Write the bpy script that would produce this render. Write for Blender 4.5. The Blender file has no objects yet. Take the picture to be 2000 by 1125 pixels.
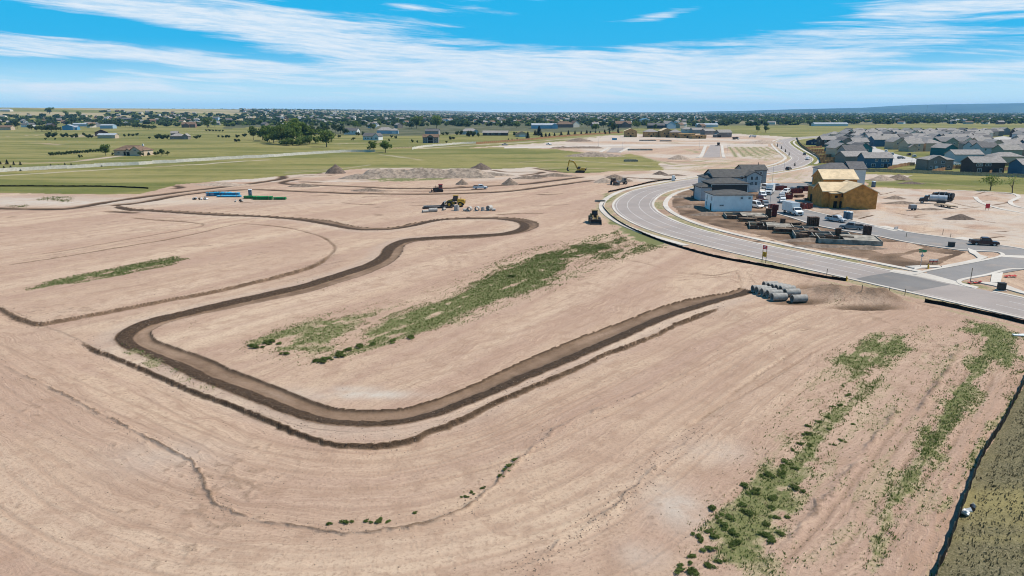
import bpy, bmesh, math, random
import numpy as np
from mathutils import Vector, Matrix
from mathutils.geometry import tessellate_polygon

random.seed(7)
rng = np.random.default_rng(11)
scene = bpy.context.scene
col = scene.collection
R = math.radians

# ------------------------------------------------------------------ camera
CAM_H = 30.0
HAZE = 3.8e-5                     # density of the air
F_PX = 1333.0                     # focal length in pixels of a 2000 px wide frame
PITCH = math.atan(345.5 / F_PX)   # horizon 345 px above the centre
cam_data = bpy.data.cameras.new('camera')
cam = bpy.data.objects.new('camera', cam_data)
col.objects.link(cam)
cam.location = (0, 0, CAM_H)
cam.rotation_euler = (math.pi / 2 - PITCH, 0, 0)
cam_data.sensor_width = 36.0
cam_data.lens = 36.0 * F_PX / 2000.0
cam_data.clip_start = 0.5
cam_data.clip_end = 120000.0
scene.camera = cam

# ------------------------------------------------------------------ sun, sky, exposure
SUN_EL, SUN_AZ = R(56), R(79)     # azimuth clockwise from +Y (straight ahead) towards +X
sun_dir = Vector((math.sin(SUN_AZ) * math.cos(SUN_EL), math.cos(SUN_AZ) * math.cos(SUN_EL), math.sin(SUN_EL)))
sd = bpy.data.lights.new('sun', 'SUN')
sd.energy = 4.7
sd.angle = R(0.53)
sd.color = (1.0, 0.93, 0.83)
sun = bpy.data.objects.new('sun', sd)
sun.rotation_euler = sun_dir.to_track_quat('Z', 'Y').to_euler()
sun.location = (200, 200, 300)
col.objects.link(sun)

scene.view_settings.view_transform = 'Standard'
scene.view_settings.look = 'None'
scene.view_settings.gamma = 1.0
scene.view_settings.exposure = 0.40
scene.view_settings.use_curve_mapping = False
scene.render.engine = 'CYCLES'
scene.cycles.use_denoising = True
scene.cycles.denoising_prefilter = 'ACCURATE'
scene.cycles.max_bounces = 6
scene.cycles.volume_bounces = 1
scene.cycles.transparent_max_bounces = 8
scene.cycles.use_fast_gi = False
scene.cycles.filter_width = 1.05

def px_dir(x, y):
    dx, dy = (x - 1000.0) / F_PX, (562.5 - y) / F_PX
    c, s = math.cos(PITCH), math.sin(PITCH)
    return Vector((dx, c + dy * s, -s + dy * c))

def P(x, y, z=0.0):
    """where the ray through photo point (x, y) meets height z"""
    d = px_dir(x, y)
    t = (z - CAM_H) / d.z
    return Vector((d.x * t, d.y * t, z))

def P2(x, y):
    p = P(x, y)
    return (p.x, p.y)

# ------------------------------------------------------------------ shader helpers
class NT:
    def __init__(self, tree):
        self.t = tree; self.n = tree.nodes; self.l = tree.links
    def new(self, kind, **kw):
        nd = self.n.new(kind)
        for k, v in kw.items():
            setattr(nd, k, v)
        return nd
    def put(self, sock, v):
        if v is None: return
        if isinstance(v, bpy.types.NodeSocket): self.l.new(v, sock)
        else:
            if isinstance(v, (tuple, list)) and len(v) == 3 and sock.type == 'RGBA': v = (*v, 1)
            sock.default_value = v
    def math(self, op, a, b=None, c=None, clamp=False):
        nd = self.new('ShaderNodeMath', operation=op, use_clamp=clamp)
        for i, v in enumerate((a, b, c)): self.put(nd.inputs[i], v)
        return nd.outputs[0]
    def mix(self, f, a, b, blend='MIX'):
        nd = self.new('ShaderNodeMix', data_type='RGBA', blend_type=blend, clamp_factor=True)
        self.put(nd.inputs[0], f); self.put(nd.inputs[6], a); self.put(nd.inputs[7], b)
        return nd.outputs[2]
    def noise(self, vec, scale, detail=3, rough=0.55, dist=0.0, dim='3D'):
        nd = self.new('ShaderNodeTexNoise', noise_dimensions=dim)
        self.put(nd.inputs['Vector'], vec)
        nd.inputs['Scale'].default_value = scale; nd.inputs['Detail'].default_value = detail
        nd.inputs['Roughness'].default_value = rough; nd.inputs['Distortion'].default_value = dist
        return nd.outputs['Fac']
    def ramp(self, v, lo, hi, a=0.0, b=1.0, smooth=True):
        nd = self.new('ShaderNodeMapRange', interpolation_type='SMOOTHSTEP' if smooth else 'LINEAR')
        self.put(nd.inputs['Value'], v)
        for k, q in (('From Min', lo), ('From Max', hi), ('To Min', a), ('To Max', b)): self.put(nd.inputs[k], q)
        return nd.outputs['Result']
    def comb(self, x, y, z=0.0):
        nd = self.new('ShaderNodeCombineXYZ')
        for i, v in enumerate((x, y, z)): self.put(nd.inputs[i], v)
        return nd.outputs[0]
    def sep(self, v):
        nd = self.new('ShaderNodeSeparateXYZ'); self.put(nd.inputs[0], v); return nd.outputs
    def attr(self, name, typ='GEOMETRY', out='Fac'):
        nd = self.new('ShaderNodeAttribute', attribute_name=name, attribute_type=typ); return nd.outputs[out]
    def scale(self, v, s):
        nd = self.new('ShaderNodeVectorMath', operation='MULTIPLY'); self.put(nd.inputs[0], v); nd.inputs[1].default_value = s
        return nd.outputs[0]

# ------------------------------------------------------------------ world: Nishita sky with cirrus
world = bpy.data.worlds.new('World'); scene.world = world; world.use_nodes = True
wt = NT(world.node_tree); wt.n.clear()
sky = wt.new('ShaderNodeTexSky', sky_type='NISHITA', sun_disc=False)
sky.sun_elevation = SUN_EL; sky.sun_rotation = SUN_AZ
sky.altitude = 1900; sky.air_density = 1.0; sky.dust_density = 0.3; sky.ozone_density = 2.0
gen = wt.new('ShaderNodeTexCoord').outputs['Generated']
gx, gy, gz = wt.sep(gen)
az = wt.math('MULTIPLY', wt.math('ARCTAN2', gx, gy), 180 / math.pi)
el = wt.math('MULTIPLY', wt.math('ARCSINE', wt.math('MAXIMUM', wt.math('MINIMUM', gz, 1.0), -1.0)), 180 / math.pi)
def azel(x, y):
    d = px_dir(x, y).normalized()
    return math.degrees(math.atan2(d.x, d.y)), math.degrees(math.asin(d.z))
# high thin cloud sheet: streaks stretched along the horizon, tilted a little
tilt = wt.math('ADD', el, wt.math('MULTIPLY', az, 0.045))
warp = wt.noise(wt.comb(wt.math('MULTIPLY', az, 0.05), wt.math('MULTIPLY', tilt, 0.25), 3.1), 1.0, 2)
tw = wt.math('ADD', tilt, wt.math('MULTIPLY', wt.math('SUBTRACT', warp, 0.5), 2.2))
n1 = wt.noise(wt.comb(wt.math('MULTIPLY', az, 0.055), wt.math('MULTIPLY', tw, 0.55), 0.7), 1.0, 6, 0.60)
n2 = wt.noise(wt.comb(wt.math('MULTIPLY', az, 0.20), wt.math('MULTIPLY', tw, 1.9), 5.3), 1.0, 5, 0.62)
def lobe(x, y, rx, ry, slope=0.0):
    a0, e0 = azel(x, y)
    k = 180 / math.pi / F_PX
    da = wt.math('SUBTRACT', az, a0)
    de = wt.math('SUBTRACT', wt.math('SUBTRACT', el, e0), wt.math('MULTIPLY', da, slope))
    u = wt.math('MULTIPLY', da, 1 / (rx * k)); v = wt.math('MULTIPLY', de, 1 / (ry * k))
    r2 = wt.math('ADD', wt.math('MULTIPLY', u, u), wt.math('MULTIPLY', v, v))
    return wt.math('POWER', 2.718, wt.math('MULTIPLY', r2, -1.0))
cov = None
for amp, args in CLOUD_LOBES if 'CLOUD_LOBES' in globals() else (
        (0.34, (560, 55, 300, 42, -0.10)), (0.30, (300, 22, 260, 20, -0.05)), (0.34, (640, 125, 520, 26, -0.02)),
        (0.34, (1150, 110, 420, 34, 0.0)), (0.26, (120, 92, 260, 22, -0.02)), (0.40, (1880, 12, 190, 22, -0.03)),
        (0.24, (1640, 62, 200, 16, -0.05)), (0.50, (1300, 30, 80, 8, 0.12)), (0.34, (1860, 142, 180, 9, 0.07)),
        (0.22, (1500, 130, 330, 16, 0.02)), (0.20, (780, 12, 60, 12, 0)), (0.16, (1000, 20, 130, 12, -0.1)),
        (0.20, (90, 45, 80, 8, 0)), (0.16, (1000, 175, 1400, 40, 0.0)), (0.32, (110, 168, 130, 7, 0)), (0.3, (250, 165, 60, 7, 0)),
        (-0.30, (330, 80, 300, 14, -0.12)), (-0.32, (1080, 60, 150, 14, 0.0)), (-0.36, (1240, 70, 160, 14, 0.05)),
        (-0.30, (680, 2, 90, 18, 0)), (-0.26, (130, 125, 180, 10, 0)), (-0.25, (150, 40, 160, 14, -0.1)),
        (-0.30, (1480, 25, 140, 26, 0)), (-0.22, (1120, 15, 160, 14, 0)), (-0.25, (800, 118, 80, 8, 0))):
    l = wt.math('MULTIPLY', lobe(*args), amp * (0.85 if amp > 0 else 1.5))
    cov = l if cov is None else wt.math('ADD', cov, l)
dens = wt.math('ADD', wt.math('ADD', wt.math('MULTIPLY', n1, 0.50), wt.math('MULTIPLY', n2, 0.50)), wt.math('MULTIPLY', cov, 0.85))
n3 = wt.noise(wt.comb(wt.math('MULTIPLY', az, 0.11), wt.math('MULTIPLY', tw, 2.6), 8.8), 1.0, 6, 0.62)
dens = wt.math('ADD', dens, wt.math('MULTIPLY', wt.math('SUBTRACT', n3, 0.5), 0.75))
dens = wt.ramp(dens, 0.50, 0.84)
# never a solid deck: thin veil only
fil = wt.noise(wt.comb(wt.math('MULTIPLY', az, 0.45), wt.math('MULTIPLY', tw, 5.0), 2.2), 1.0, 6, 0.65)
dens = wt.math('MULTIPLY', dens, wt.ramp(fil, 0.25, 0.7, 0.55, 0.95))
hs = wt.new('ShaderNodeHueSaturation'); hs.inputs['Saturation'].default_value = 1.35
wt.put(hs.inputs['Color'], sky.outputs[0])
grad = wt.mix(wt.ramp(el, 0.0, 5.2), (5.6, 7.6, 8.4), (0.0, 3.8, 7.0))
blue = wt.mix(wt.ramp(el, 12.0, 40.0, 0.9, 0.15), hs.outputs[0], grad)
skycol = wt.mix(dens, blue, (7.0, 7.5, 8.0))
bg = wt.new('ShaderNodeBackground'); wt.put(bg.inputs['Color'], skycol); bg.inputs['Strength'].default_value = 0.092
world.cycles.sampling_method = 'MANUAL'; world.cycles.sample_map_resolution = 512
wo = wt.new('ShaderNodeOutputWorld'); wt.l.new(bg.outputs[0], wo.inputs['Surface'])

# ------------------------------------------------------------------ object helpers
def tag(o, label=None, cat=None, group=None, kind=None):
    if label: o['label'] = label
    if cat: o['category'] = cat
    if group: o['group'] = group
    if kind: o['kind'] = kind
    return o

def thing(name, loc, rz=0.0, label=None, cat=None, group=None):
    o = bpy.data.objects.new(name, None)
    o.empty_display_size = 0.5
    col.objects.link(o)
    o.location = loc; o.rotation_euler = (0, 0, rz)
    return tag(o, label, cat, group)

class MB:
    """collects verts and faces of one mesh"""
    def __init__(self): self.v = []; self.f = []; self.m = []
    def add(self, vs, fs, mi=0):
        b = len(self.v); self.v += [tuple(p) for p in vs]
        for f in fs: self.f.append([i + b for i in f]); self.m.append(mi)
        return self
    def box(self, c, s, rz=0.0, rx=0.0, ry=0.0, mi=0, taper=1.0):
        """centre, full size"""
        x, y, z = s[0] / 2, s[1] / 2, s[2] / 2
        vs = [Vector((sx * x * (taper if sz > 0 else 1), sy * y * (taper if sz > 0 else 1), sz * z)) for sz in (-1, 1) for sx, sy in ((-1, -1), (1, -1), (1, 1), (-1, 1))]
        if rz or rx or ry:
            m = Matrix.Rotation(rz, 3, 'Z') @ Matrix.Rotation(ry, 3, 'Y') @ Matrix.Rotation(rx, 3, 'X')
            vs = [m @ p for p in vs]
        c = Vector(c)
        return self.add([p + c for p in vs], [(3, 2, 1, 0), (4, 5, 6, 7), (0, 1, 5, 4), (1, 2, 6, 5), (2, 3, 7, 6), (3, 0, 4, 7)], mi)
    def cyl(self, a, b, r, n=12, r2=None, caps=True, mi=0):
        a, b = Vector(a), Vector(b); r2 = r if r2 is None else r2
        ax = (b - a).normalized(); u = ax.orthogonal().normalized(); w = ax.cross(u)
        vs = []
        for p, q in ((a, r), (b, r2)):
            for i in range(n):
                t = 2 * math.pi * i / n; vs.append(p + (u * math.cos(t) + w * math.sin(t)) * q)
        fs = [(i, (i + 1) % n, n + (i + 1) % n, n + i) for i in range(n)]
        if caps: fs += [tuple(range(n))[::-1], tuple(range(n, 2 * n))]
        return self.add(vs, fs, mi)
    def pipe(self, a, b, r, ri, n=20, mi=0):
        """open hollow pipe"""
        a, b = Vector(a), Vector(b); ax = (b - a).normalized(); u = ax.orthogonal().normalized(); w = ax.cross(u)
        vs = []
        for p, q in ((a, r), (b, r), (b, ri), (a, ri)):
            for i in range(n):
                t = 2 * math.pi * i / n; vs.append(p + (u * math.cos(t) + w * math.sin(t)) * q)
        fs = []
        for k in range(4):
            for i in range(n):
                fs.append((k * n + i, k * n + (i + 1) % n, ((k + 1) % 4) * n + (i + 1) % n, ((k + 1) % 4) * n + i))
        return self.add(vs, fs, mi)
    def prism(self, pts, a, b, axis='y', mi=0):
        """closed 2-D outline extruded from a to b along axis"""
        n = len(pts)
        def mk(p, t):
            return {'y': (p[0], t, p[1]), 'x': (t, p[0], p[1]), 'z': (p[0], p[1], t)}[axis]
        vs = [mk(p, a) for p in pts] + [mk(p, b) for p in pts]
        tris = tessellate_polygon([[Vector((p[0], p[1], 0)) for p in pts]])
        fs = [tuple(t) for t in tris] + [tuple(n + i for i in reversed(t)) for t in tris]
        fs += [(i, (i + 1) % n, n + (i + 1) % n, n + i) for i in range(n)]
        return self.add(vs, fs, mi)
    def tube(self, pts, r, n=6, mi=0):
        for a, b in zip(pts[:-1], pts[1:]): self.cyl(a, b, r, n, mi=mi)
        return self
    def mesh(self, name, mats=None, smooth=False, fix=True):
        me = bpy.data.meshes.new(name)
        me.from_pydata(self.v, [], self.f)
        for m in (mats if isinstance(mats, (list, tuple)) else [mats]):
            if m is not None: me.materials.append(m)
        if any(self.m): me.polygons.foreach_set('material_index', self.m)
        if fix:
            bm = bmesh.new(); bm.from_mesh(me); bmesh.ops.recalc_face_normals(bm, faces=bm.faces); bm.to_mesh(me); bm.free()
        if smooth: me.polygons.foreach_set('use_smooth', [True] * len(me.polygons))
        me.update()
        return me
    def build(self, name, mat=None, parent=None, smooth=False, fix=True):
        o = bpy.data.objects.new(name, self.mesh(name, mat, smooth, fix))
        col.objects.link(o)
        if parent is not None: o.parent = parent
        return o

def link_mesh(name, me, parent=None, loc=None, rz=None, mat=None):
    o = bpy.data.objects.new(name, me); col.objects.link(o)
    if parent is not None: o.parent = parent
    if loc is not None: o.location = loc
    if rz is not None: o.rotation_euler = (0, 0, rz)
    if mat is not None:
        o.material_slots[0].link = 'OBJECT'; o.material_slots[0].material = mat
    return o

def copy_tree(o, parent=None):
    c = o.copy(); col.objects.link(c); c.parent = parent
    for k in list(o.children): copy_tree(k, c)
    return c

_mats = {}
def mat(name, color, rough=0.8, var=0.12, scale=1.0, metal=0.0, bump=0.0, bscale=None, spec=0.3, streak=None, color2=None, trans=0.0):
    """procedural material: base colour broken up by two noises in object space, optional bump"""
    if name in _mats: return _mats[name]
    m = bpy.data.materials.new(name); m.use_nodes = True
    t = NT(m.node_tree); t.n.clear()
    b = t.new('ShaderNodeBsdfPrincipled'); out = t.new('ShaderNodeOutputMaterial')
    tc = t.new('ShaderNodeTexCoord').outputs['Object']
    vec = tc if streak is None else t.scale(tc, streak)
    f = t.noise(vec, scale, 4, 0.6)
    c2 = color2 or tuple(max(0.0, c * (1 - 2.2 * var)) for c in color)
    c1 = tuple(min(1.0, c * (1 + var)) for c in color)
    cc = t.mix(t.ramp(f, 0.3, 0.7), c1, c2)
    oi = t.new('ShaderNodeObjectInfo').outputs['Random']
    cc = t.mix(t.math('MULTIPLY', oi, 0.12), cc, (0.5 * color[0], 0.5 * color[1], 0.5 * color[2]))
    t.put(b.inputs['Base Color'], cc)
    b.inputs['Roughness'].default_value = rough; b.inputs['Metallic'].default_value = metal
    b.inputs['Specular IOR Level'].default_value = spec
    if bump:
        bn = t.new('ShaderNodeBump'); bn.inputs['Strength'].default_value = bump; bn.inputs['Distance'].default_value = 0.05
        t.put(bn.inputs['Height'], t.noise(vec, bscale or scale * 4, 4, 0.6)); t.l.new(bn.outputs[0], b.inputs['Normal'])
    t.l.new(b.outputs[0], out.inputs['Surface'])
    _mats[name] = m
    return m
# ================================================================== GROUND
def smooth_poly(pts, k=5):
    """Catmull-Rom through ground points"""
    p = [np.array(q, float) for q in pts]; out = []
    for i in range(len(p) - 1):
        p0 = p[max(i - 1, 0)]; p1 = p[i]; p2 = p[i + 1]; p3 = p[min(i + 2, len(p) - 1)]
        for j in range(k):
            t = j / k
            out.append(0.5 * ((2 * p1) + (-p0 + p2) * t + (2 * p0 - 5 * p1 + 4 * p2 - p3) * t * t + (-p0 + 3 * p1 - 3 * p2 + p3) * t ** 3))
    out.append(p[-1])
    return np.array(out)

def line(px, k=5): return smooth_poly([P2(x, y) for x, y in px], k)
def poly(px): return np.array([P2(x, y) for x, y in px])

# photo-measured outlines (ground points through P)
CUT_OUT = [(1474,568),(1461,575),(1390,594),(1307,621),(1225,658),(1150,692),(1087,719),(1032,742),(1000,757),(948,779),(898,799),(848,816),(799,828),(749,834),(699,835),(649,832),(600,823),(548,806),(498,786),(448,766),(386,744),(337,719),(287,699),(250,684),(232,673),(227,664),(234,652),(250,642),(270,632),(299,622),(324,616),(366,606),(424,592),(498,575),(585,556),(620,545),(675,528),(716,514),(741,500),(752,484),(771,473),(799,466),(867,461.5),(922,459),(978,455.5),(1008,449),(1017,442),(1012,436),(997,432),(960,428.5),(885,428.5),(848,432.5),(811,441),(764,448.5),(717,449.5),(690,448),(660,443),(630,437.5),(574,429),(499,424),(424,421),(350,416.5),(298,413),(250,411),(224,405.5)]
CUT_IN = [(1445,560),(1431,567),(1390,575),(1335,585),(1280,601),(1225,623),(1170,643),(1087,677),(1005,713),(948,740),(898,762),(849,780),(799,795),(749,800),(699,801),(649,795),(600,779),(548,757),(498,739),(448,719),(411,701),(374,687),(324,671),(304,662),(297,652),(300,644),(324,632),(361,621),(411,610),(473,597),(538,583),(600,570),(647,556),(716,534),(766,512),(786,492),(791,479),(812,472),(854,468.5),(922,466),(978,461),(1020,455),(1046,446),(1053,439),(1045,432),(1020,427),(985,424.5),(940,423.5),(885,425),(848,428),(811,434),(764,443),(717,443.5),(690,440),(660,433),(630,428),(574,424),(499,420),(424,415.5),(350,411),(298,408.5),(260,406.5),(229,400)]
PLATFORM = [(154,662),(175,677),(212,692),(250,707),(287,722),(337,744),(386,766),(436,782),(474,797),(523,819),(573,838),(620,857),(650,865),(704,869),(761,864),(786,860),(811,854),(836,841),(873,828),(923,806),(973,782),(1019,762),(1074,738),(1142,710),(1184,688),(1225,673),(1280,651),(1321,630),(1362,614),(1417,596)]
GUIDE = [(-160,530),(-20,588),(90,634)] + PLATFORM + [(1500,570),(1600,540)]
PAD = [(0,519),(174,492),(348,463),(449,440),(481,437),(555,443),(593,451),(630,462),(652,479),(649,492),(626,509),(592,523),(510,545),(400,570),(323,584),(199,609),(100,627),(74,630),(37,619),(0,601),(-60,585)]
FRONT_RIDGE = [(0,709),(42,730),(114,764),(190,804),(253,836),(317,869),(367,895),(389,916),(405,954),(422,983),(464,1002),(528,1021),(600,1030),(670,1041),(760,1034),(850,1016),(930,975),(1007,903),(1052,863),(1097,834),(1165,802),(1260,765),(1380,712)]
SIDE_RIDGE = [(998,1125),(1075,1074),(1165,1016),(1232,962),(1295,899),(1370,840)]

def noise_table(seed, n=256): return np.random.default_rng(seed).random((n, n))
_nt = [noise_table(s) for s in range(6)]
def vnoise(x, y, s, k=0):
    x = x / s; y = y / s
    xi = np.floor(x).astype(int); yi = np.floor(y).astype(int)
    fx = x - xi; fy = y - yi; fx = fx * fx * (3 - 2 * fx); fy = fy * fy * (3 - 2 * fy)
    t = _nt[k % 6]; a = t[xi & 255, yi & 255]; b = t[(xi + 1) & 255, yi & 255]; c = t[xi & 255, (yi + 1) & 255]; d = t[(xi + 1) & 255, (yi + 1) & 255]
    return (a * (1 - fx) + b * fx) * (1 - fy) + (c * (1 - fx) + d * fx) * fy
def fnoise(x, y, s, o=3, k=0):
    v = 0; a = 0.5; t = 0
    for i in range(o): v = v + a * vnoise(x + 17.3 * i, y - 9.1 * i, s / 2 ** i, k + i); t += a; a *= 0.5
    return v / t
def sst(x, a, b): t = np.clip((x - a) / (b - a), 0, 1); return t * t * (3 - 2 * t)

def pl_dist(X, Y, pl, reach):
    """distance, signed side (+ left of travel), arc length share to a polyline; far points get reach"""
    D = np.full(X.shape, reach, np.float64); S = np.zeros(X.shape); T = np.zeros(X.shape)
    x0, y0 = pl.min(0) - reach; x1, y1 = pl.max(0) + reach
    idx = np.nonzero((X > x0) & (X < x1) & (Y > y0) & (Y < y1))[0]
    if len(idx) == 0: return D, S, T
    seg = np.hypot(*(pl[1:] - pl[:-1]).T); cum = np.concatenate([[0], np.cumsum(seg)])
    for i in range(len(pl) - 1):
        a, b = pl[i], pl[i + 1]; e = b - a; L2 = e @ e
        if L2 < 1e-9: continue
        lo = np.minimum(a, b) - reach; hi = np.maximum(a, b) + reach
        xs = X[idx]; ys = Y[idx]
        sel = idx[(xs > lo[0]) & (xs < hi[0]) & (ys > lo[1]) & (ys < hi[1])]
        if len(sel) == 0: continue
        rx = X[sel] - a[0]; ry = Y[sel] - a[1]
        t = np.clip((rx * e[0] + ry * e[1]) / L2, 0, 1)
        d = np.hypot(rx - t * e[0], ry - t * e[1])
        up = d < D[sel]; k = sel[up]
        D[k] = d[up]; S[k] = np.sign(e[0] * ry[up] - e[1] * rx[up]); T[k] = cum[i] + t[up] * seg[i]
    return D, S, T

def inside(X, Y, pg):
    r = np.zeros(X.shape, bool); x0, y0 = pg.min(0); x1, y1 = pg.max(0)
    idx = np.nonzero((X >= x0) & (X <= x1) & (Y >= y0) & (Y <= y1))[0]
    if len(idx) == 0: return r
    x, y = X[idx], Y[idx]; c = np.zeros(len(idx), bool); n = len(pg)
    for i in range(n):
        ax, ay = pg[i]; bx, by = pg[(i + 1) % n]
        if ay == by: continue
        c ^= ((ay > y) != (by > y)) & (x < (bx - ax) * (y - ay) / (by - ay) + ax)
    r[idx] = c
    return r

# --- grid: rows closer together near the viewpoint (level of detail only)
def yrow(py):
    d = px_dir(1000, py); return d.y * (-CAM_H / d.z)
rows = [yrow(p) for p in np.arange(1190, 560, -1.35)] + [yrow(p) for p in np.arange(560, 262, -0.85)] + [yrow(p) for p in np.arange(262, 221, -1.6)] + [11000, 16000, 24000]
rows = [-600, -80, 5, 25] + rows
t_in = np.linspace(-0.80, 0.80, 700); t_side = np.linspace(0.80, 1.7, 40)[1:]
tcol = np.concatenate([-t_side[::-1], t_in, t_side])
NR, NC = len(rows), len(tcol)
rowsA = np.array(rows)
wscale = np.where(rowsA < 30, 60.0, rowsA + 16.0)
wscale[0] = 700; wscale[1] = 160
GX = (tcol[None, :] * wscale[:, None]).ravel(); GY = np.repeat(rowsA, NC)
GZ = np.zeros_like(GX)
near = GY < 900

cut_o, cut_i = line(CUT_OUT), line(CUT_IN)
cut_pg = np.concatenate([cut_o, cut_i[::-1]])
plat, guide = line(PLATFORM), line(GUIDE)
def _sm(pl, n, it):
    sg = np.hypot(*(pl[1:] - pl[:-1]).T); cu = np.concatenate([[0], np.cumsum(sg)]); t_ = np.linspace(0, cu[-1], n); q = np.stack([np.interp(t_, cu, pl[:, 0]), np.interp(t_, cu, pl[:, 1])], 1)
    for _ in range(it): q[1:-1] = .25 * q[:-2] + .5 * q[1:-1] + .25 * q[2:]
    return q
guide = _sm(guide, 160, 60)
ex, ey = fnoise(GX, GY, 1.6, 3, 1) - 0.5, fnoise(GX, GY, 1.6, 3, 3) - 0.5   # ragged edges
JX, JY = GX + 0.28 * ex, GY + 0.36 * ey

moist_shade = np.zeros_like(GX); rough = np.zeros_like(GX); pale = np.zeros_like(GX)
fade = sst(GY, 600, 250)                                                   # relief dies out with distance
# low undulation of the graded lots
GZ += np.where(near, 0.35 * (fnoise(GX, GY, 38, 3, 2) - 0.5) * fade, 0)
GZ += np.where(near, 0.10 * (fnoise(GX, GY, 4.0, 3, 4) - 0.5) * fade, 0)
GZ += np.where(GY < 130, 0.05 * (fnoise(GX, GY, 0.8, 2, 0) - 0.5), 0)

# the road cut: damp bed, loose dark bank along its outer edge, sharp little cut on the inner one
din = inside(JX, JY, cut_pg)
dO, _, tO = pl_dist(JX, JY, cut_o, 9.0); dI, _, tI = pl_dist(JX, JY, cut_i, 9.0)
wb = 1.9 + 0.006 * np.maximum(GY - 60, 0)
bed = din * sst(dO, 0.2, wb) * sst(dI, 0.05, 0.35)
dist_ = np.clip(100 / np.maximum(GY, 1), .25, 1)
GZ -= 0.30 * bed * dist_
band = din * (1 - sst(dO, wb * 0.85, wb * 1.15))
clod = fnoise(GX, GY, 0.5, 2, 5)
GZ += band * (0.10 * sst(dO, 0, 0.5) + 0.22 * (clod - 0.5)) * dist_ ** 1.5
GZ += 0.14 * dist_ ** 2 * (~din) * np.exp(-(dO / 0.45) ** 2) * (0.5 + fnoise(GX, GY, 1.1, 2, 3))       # crumbs along the lip
rut = 0.5 + 0.5 * np.sin(dI * 3.1 + 2.0 * fnoise(GX, GY, 14, 2, 2))
moist_shade = np.maximum(moist_shade, din * (0.50 + 0.14 * sst(GY, 110, 200) + 0.12 * rut + 0.35 * (fnoise(GX, GY, 9, 3, 4) - 0.5)))
moist_shade = np.maximum(moist_shade, din * (1 - sst(dI, 0.12, 0.42)) * 0.95)
moist_shade = np.maximum(moist_shade, band * 1.0); rough = np.maximum(rough, band)
moist_shade = np.maximum(moist_shade, (~din) * np.exp(-(dO / 0.30) ** 2) * 0.8)
nearcut = np.minimum(dO, dI)
pale = np.maximum(pale, (~din) * (1 - sst(dO, 1.5, 4.0)) * 0.22)

ex2, ey2 = np.where(near, vnoise(GX, GY, .55, 2) - .5, 0), np.where(near, vnoise(GX, GY, .55, 5) - .5, 0)
def along(px, reach, wob, taper, fine=0.0):
    """points within reach of a line: index, distance, side, end taper"""
    pl = line(px); D, S, T = pl_dist(GX + wob * ex + fine * ex2, GY + wob * ey + fine * ey2, pl, reach)
    k = np.nonzero(D < reach)[0]; L = np.hypot(*(pl[1:] - pl[:-1]).T).sum(); T = T[k]
    return k, D[k], S[k], sst(T, 0, taper) * sst(L - T, 0, taper)
def darken(k, m_, r_=None):
    moist_shade[k] = np.maximum(moist_shade[k], np.clip(m_, 0, 1))
    if r_ is not None: rough[k] = np.maximum(rough[k], np.clip(r_, 0, 1))
def step(px, H, reach, side, n=0, taper=10.0, damp=0.95, lw=0.38, wob=0.22, crumbs=0.12):  # damp sets moist soil colour and the painted shade of the face
    """a low scarp along a line: ground on one side sits H lower right at the line and eases back"""
    k, D, S, w = along(px, reach * 3.0, wob, taper, .35); x, y = GX[k], GY[k]
    h = H * w * (0.65 + 0.7 * fnoise(x, y, 9, 2, n)); low = S == side
    GZ[k] -= np.where(low, h * np.exp(-(D / reach) ** 1.5) * sst(D, 0.0, 0.18), 0)
    GZ[k] += .5 * h * crumbs * np.exp(-(D / 0.35) ** 2) * (0.3 + 1.4 * fnoise(x, y, 0.9, 2, n + 1))
    e = np.where(low, np.exp(-(D / lw) ** 2), np.exp(-(D / (0.35 * lw)) ** 2)) * np.minimum(h / (0.6 * H), 1)
    darken(k, damp * e, .6 * e)
def ridge(px, H, w, damp=0.5, n=0, wob=0.6, clump=0.8, taper=6.0):
    """a little windrow of crumbs"""
    k, D, S, e = along(px, w * 4, wob, taper, .3); x, y = GX[k], GY[k]
    q = sst(fnoise(x, y, 2.4, 3, n), 0.5 - 0.5 * clump, 0.62); g = np.exp(-(D / w) ** 2) * e * q
    GZ[k] += H * g * (0.5 + fnoise(x, y, 0.6, 2, n + 2)); darken(k, damp * g, .7 * g)
def furrow(px, depth, w, damp=0.9, n=0, wob=0.7, taper=5.0):
    """a trench or wheel rut"""
    k, D, S, e = along(px, w * 4, wob, taper); x, y = GX[k], GY[k]
    g = np.exp(-(D / w) ** 2) * e * (0.55 + 0.9 * fnoise(x, y, 7, 2, n)); GZ[k] -= depth * g; darken(k, damp * g, .5 * g)

step(PLATFORM, 0.46, 7.0, -1, 1, 7.0)  # shade of the platform face is put into the soil colour
step(PAD[9:], 0.42, 5.0, 1, 2, 12.0, damp=0.8, lw=0.7)
furrow(PAD[:12], 0.15, 0.55, 0.62, 3, .5, 3)
ridge(FRONT_RIDGE[:19], 0.15, 0.15, 0.55, 1, .3, clump=0.85)
ridge(FRONT_RIDGE[13:], 0.08, 0.22, 0.30, 2, clump=0.5)
ridge(SIDE_RIDGE, 0.08, 0.18, 0.32, 4, clump=0.5)
furrow([(0,506),(149,484),(299,458),(393,441),(370,433),(250,425)], 0.2, 0.55, 0.5, 1)
furrow([(0,512),(160,487),(340,459)], 0.1, 0.4, 0.35, 4)
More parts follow.
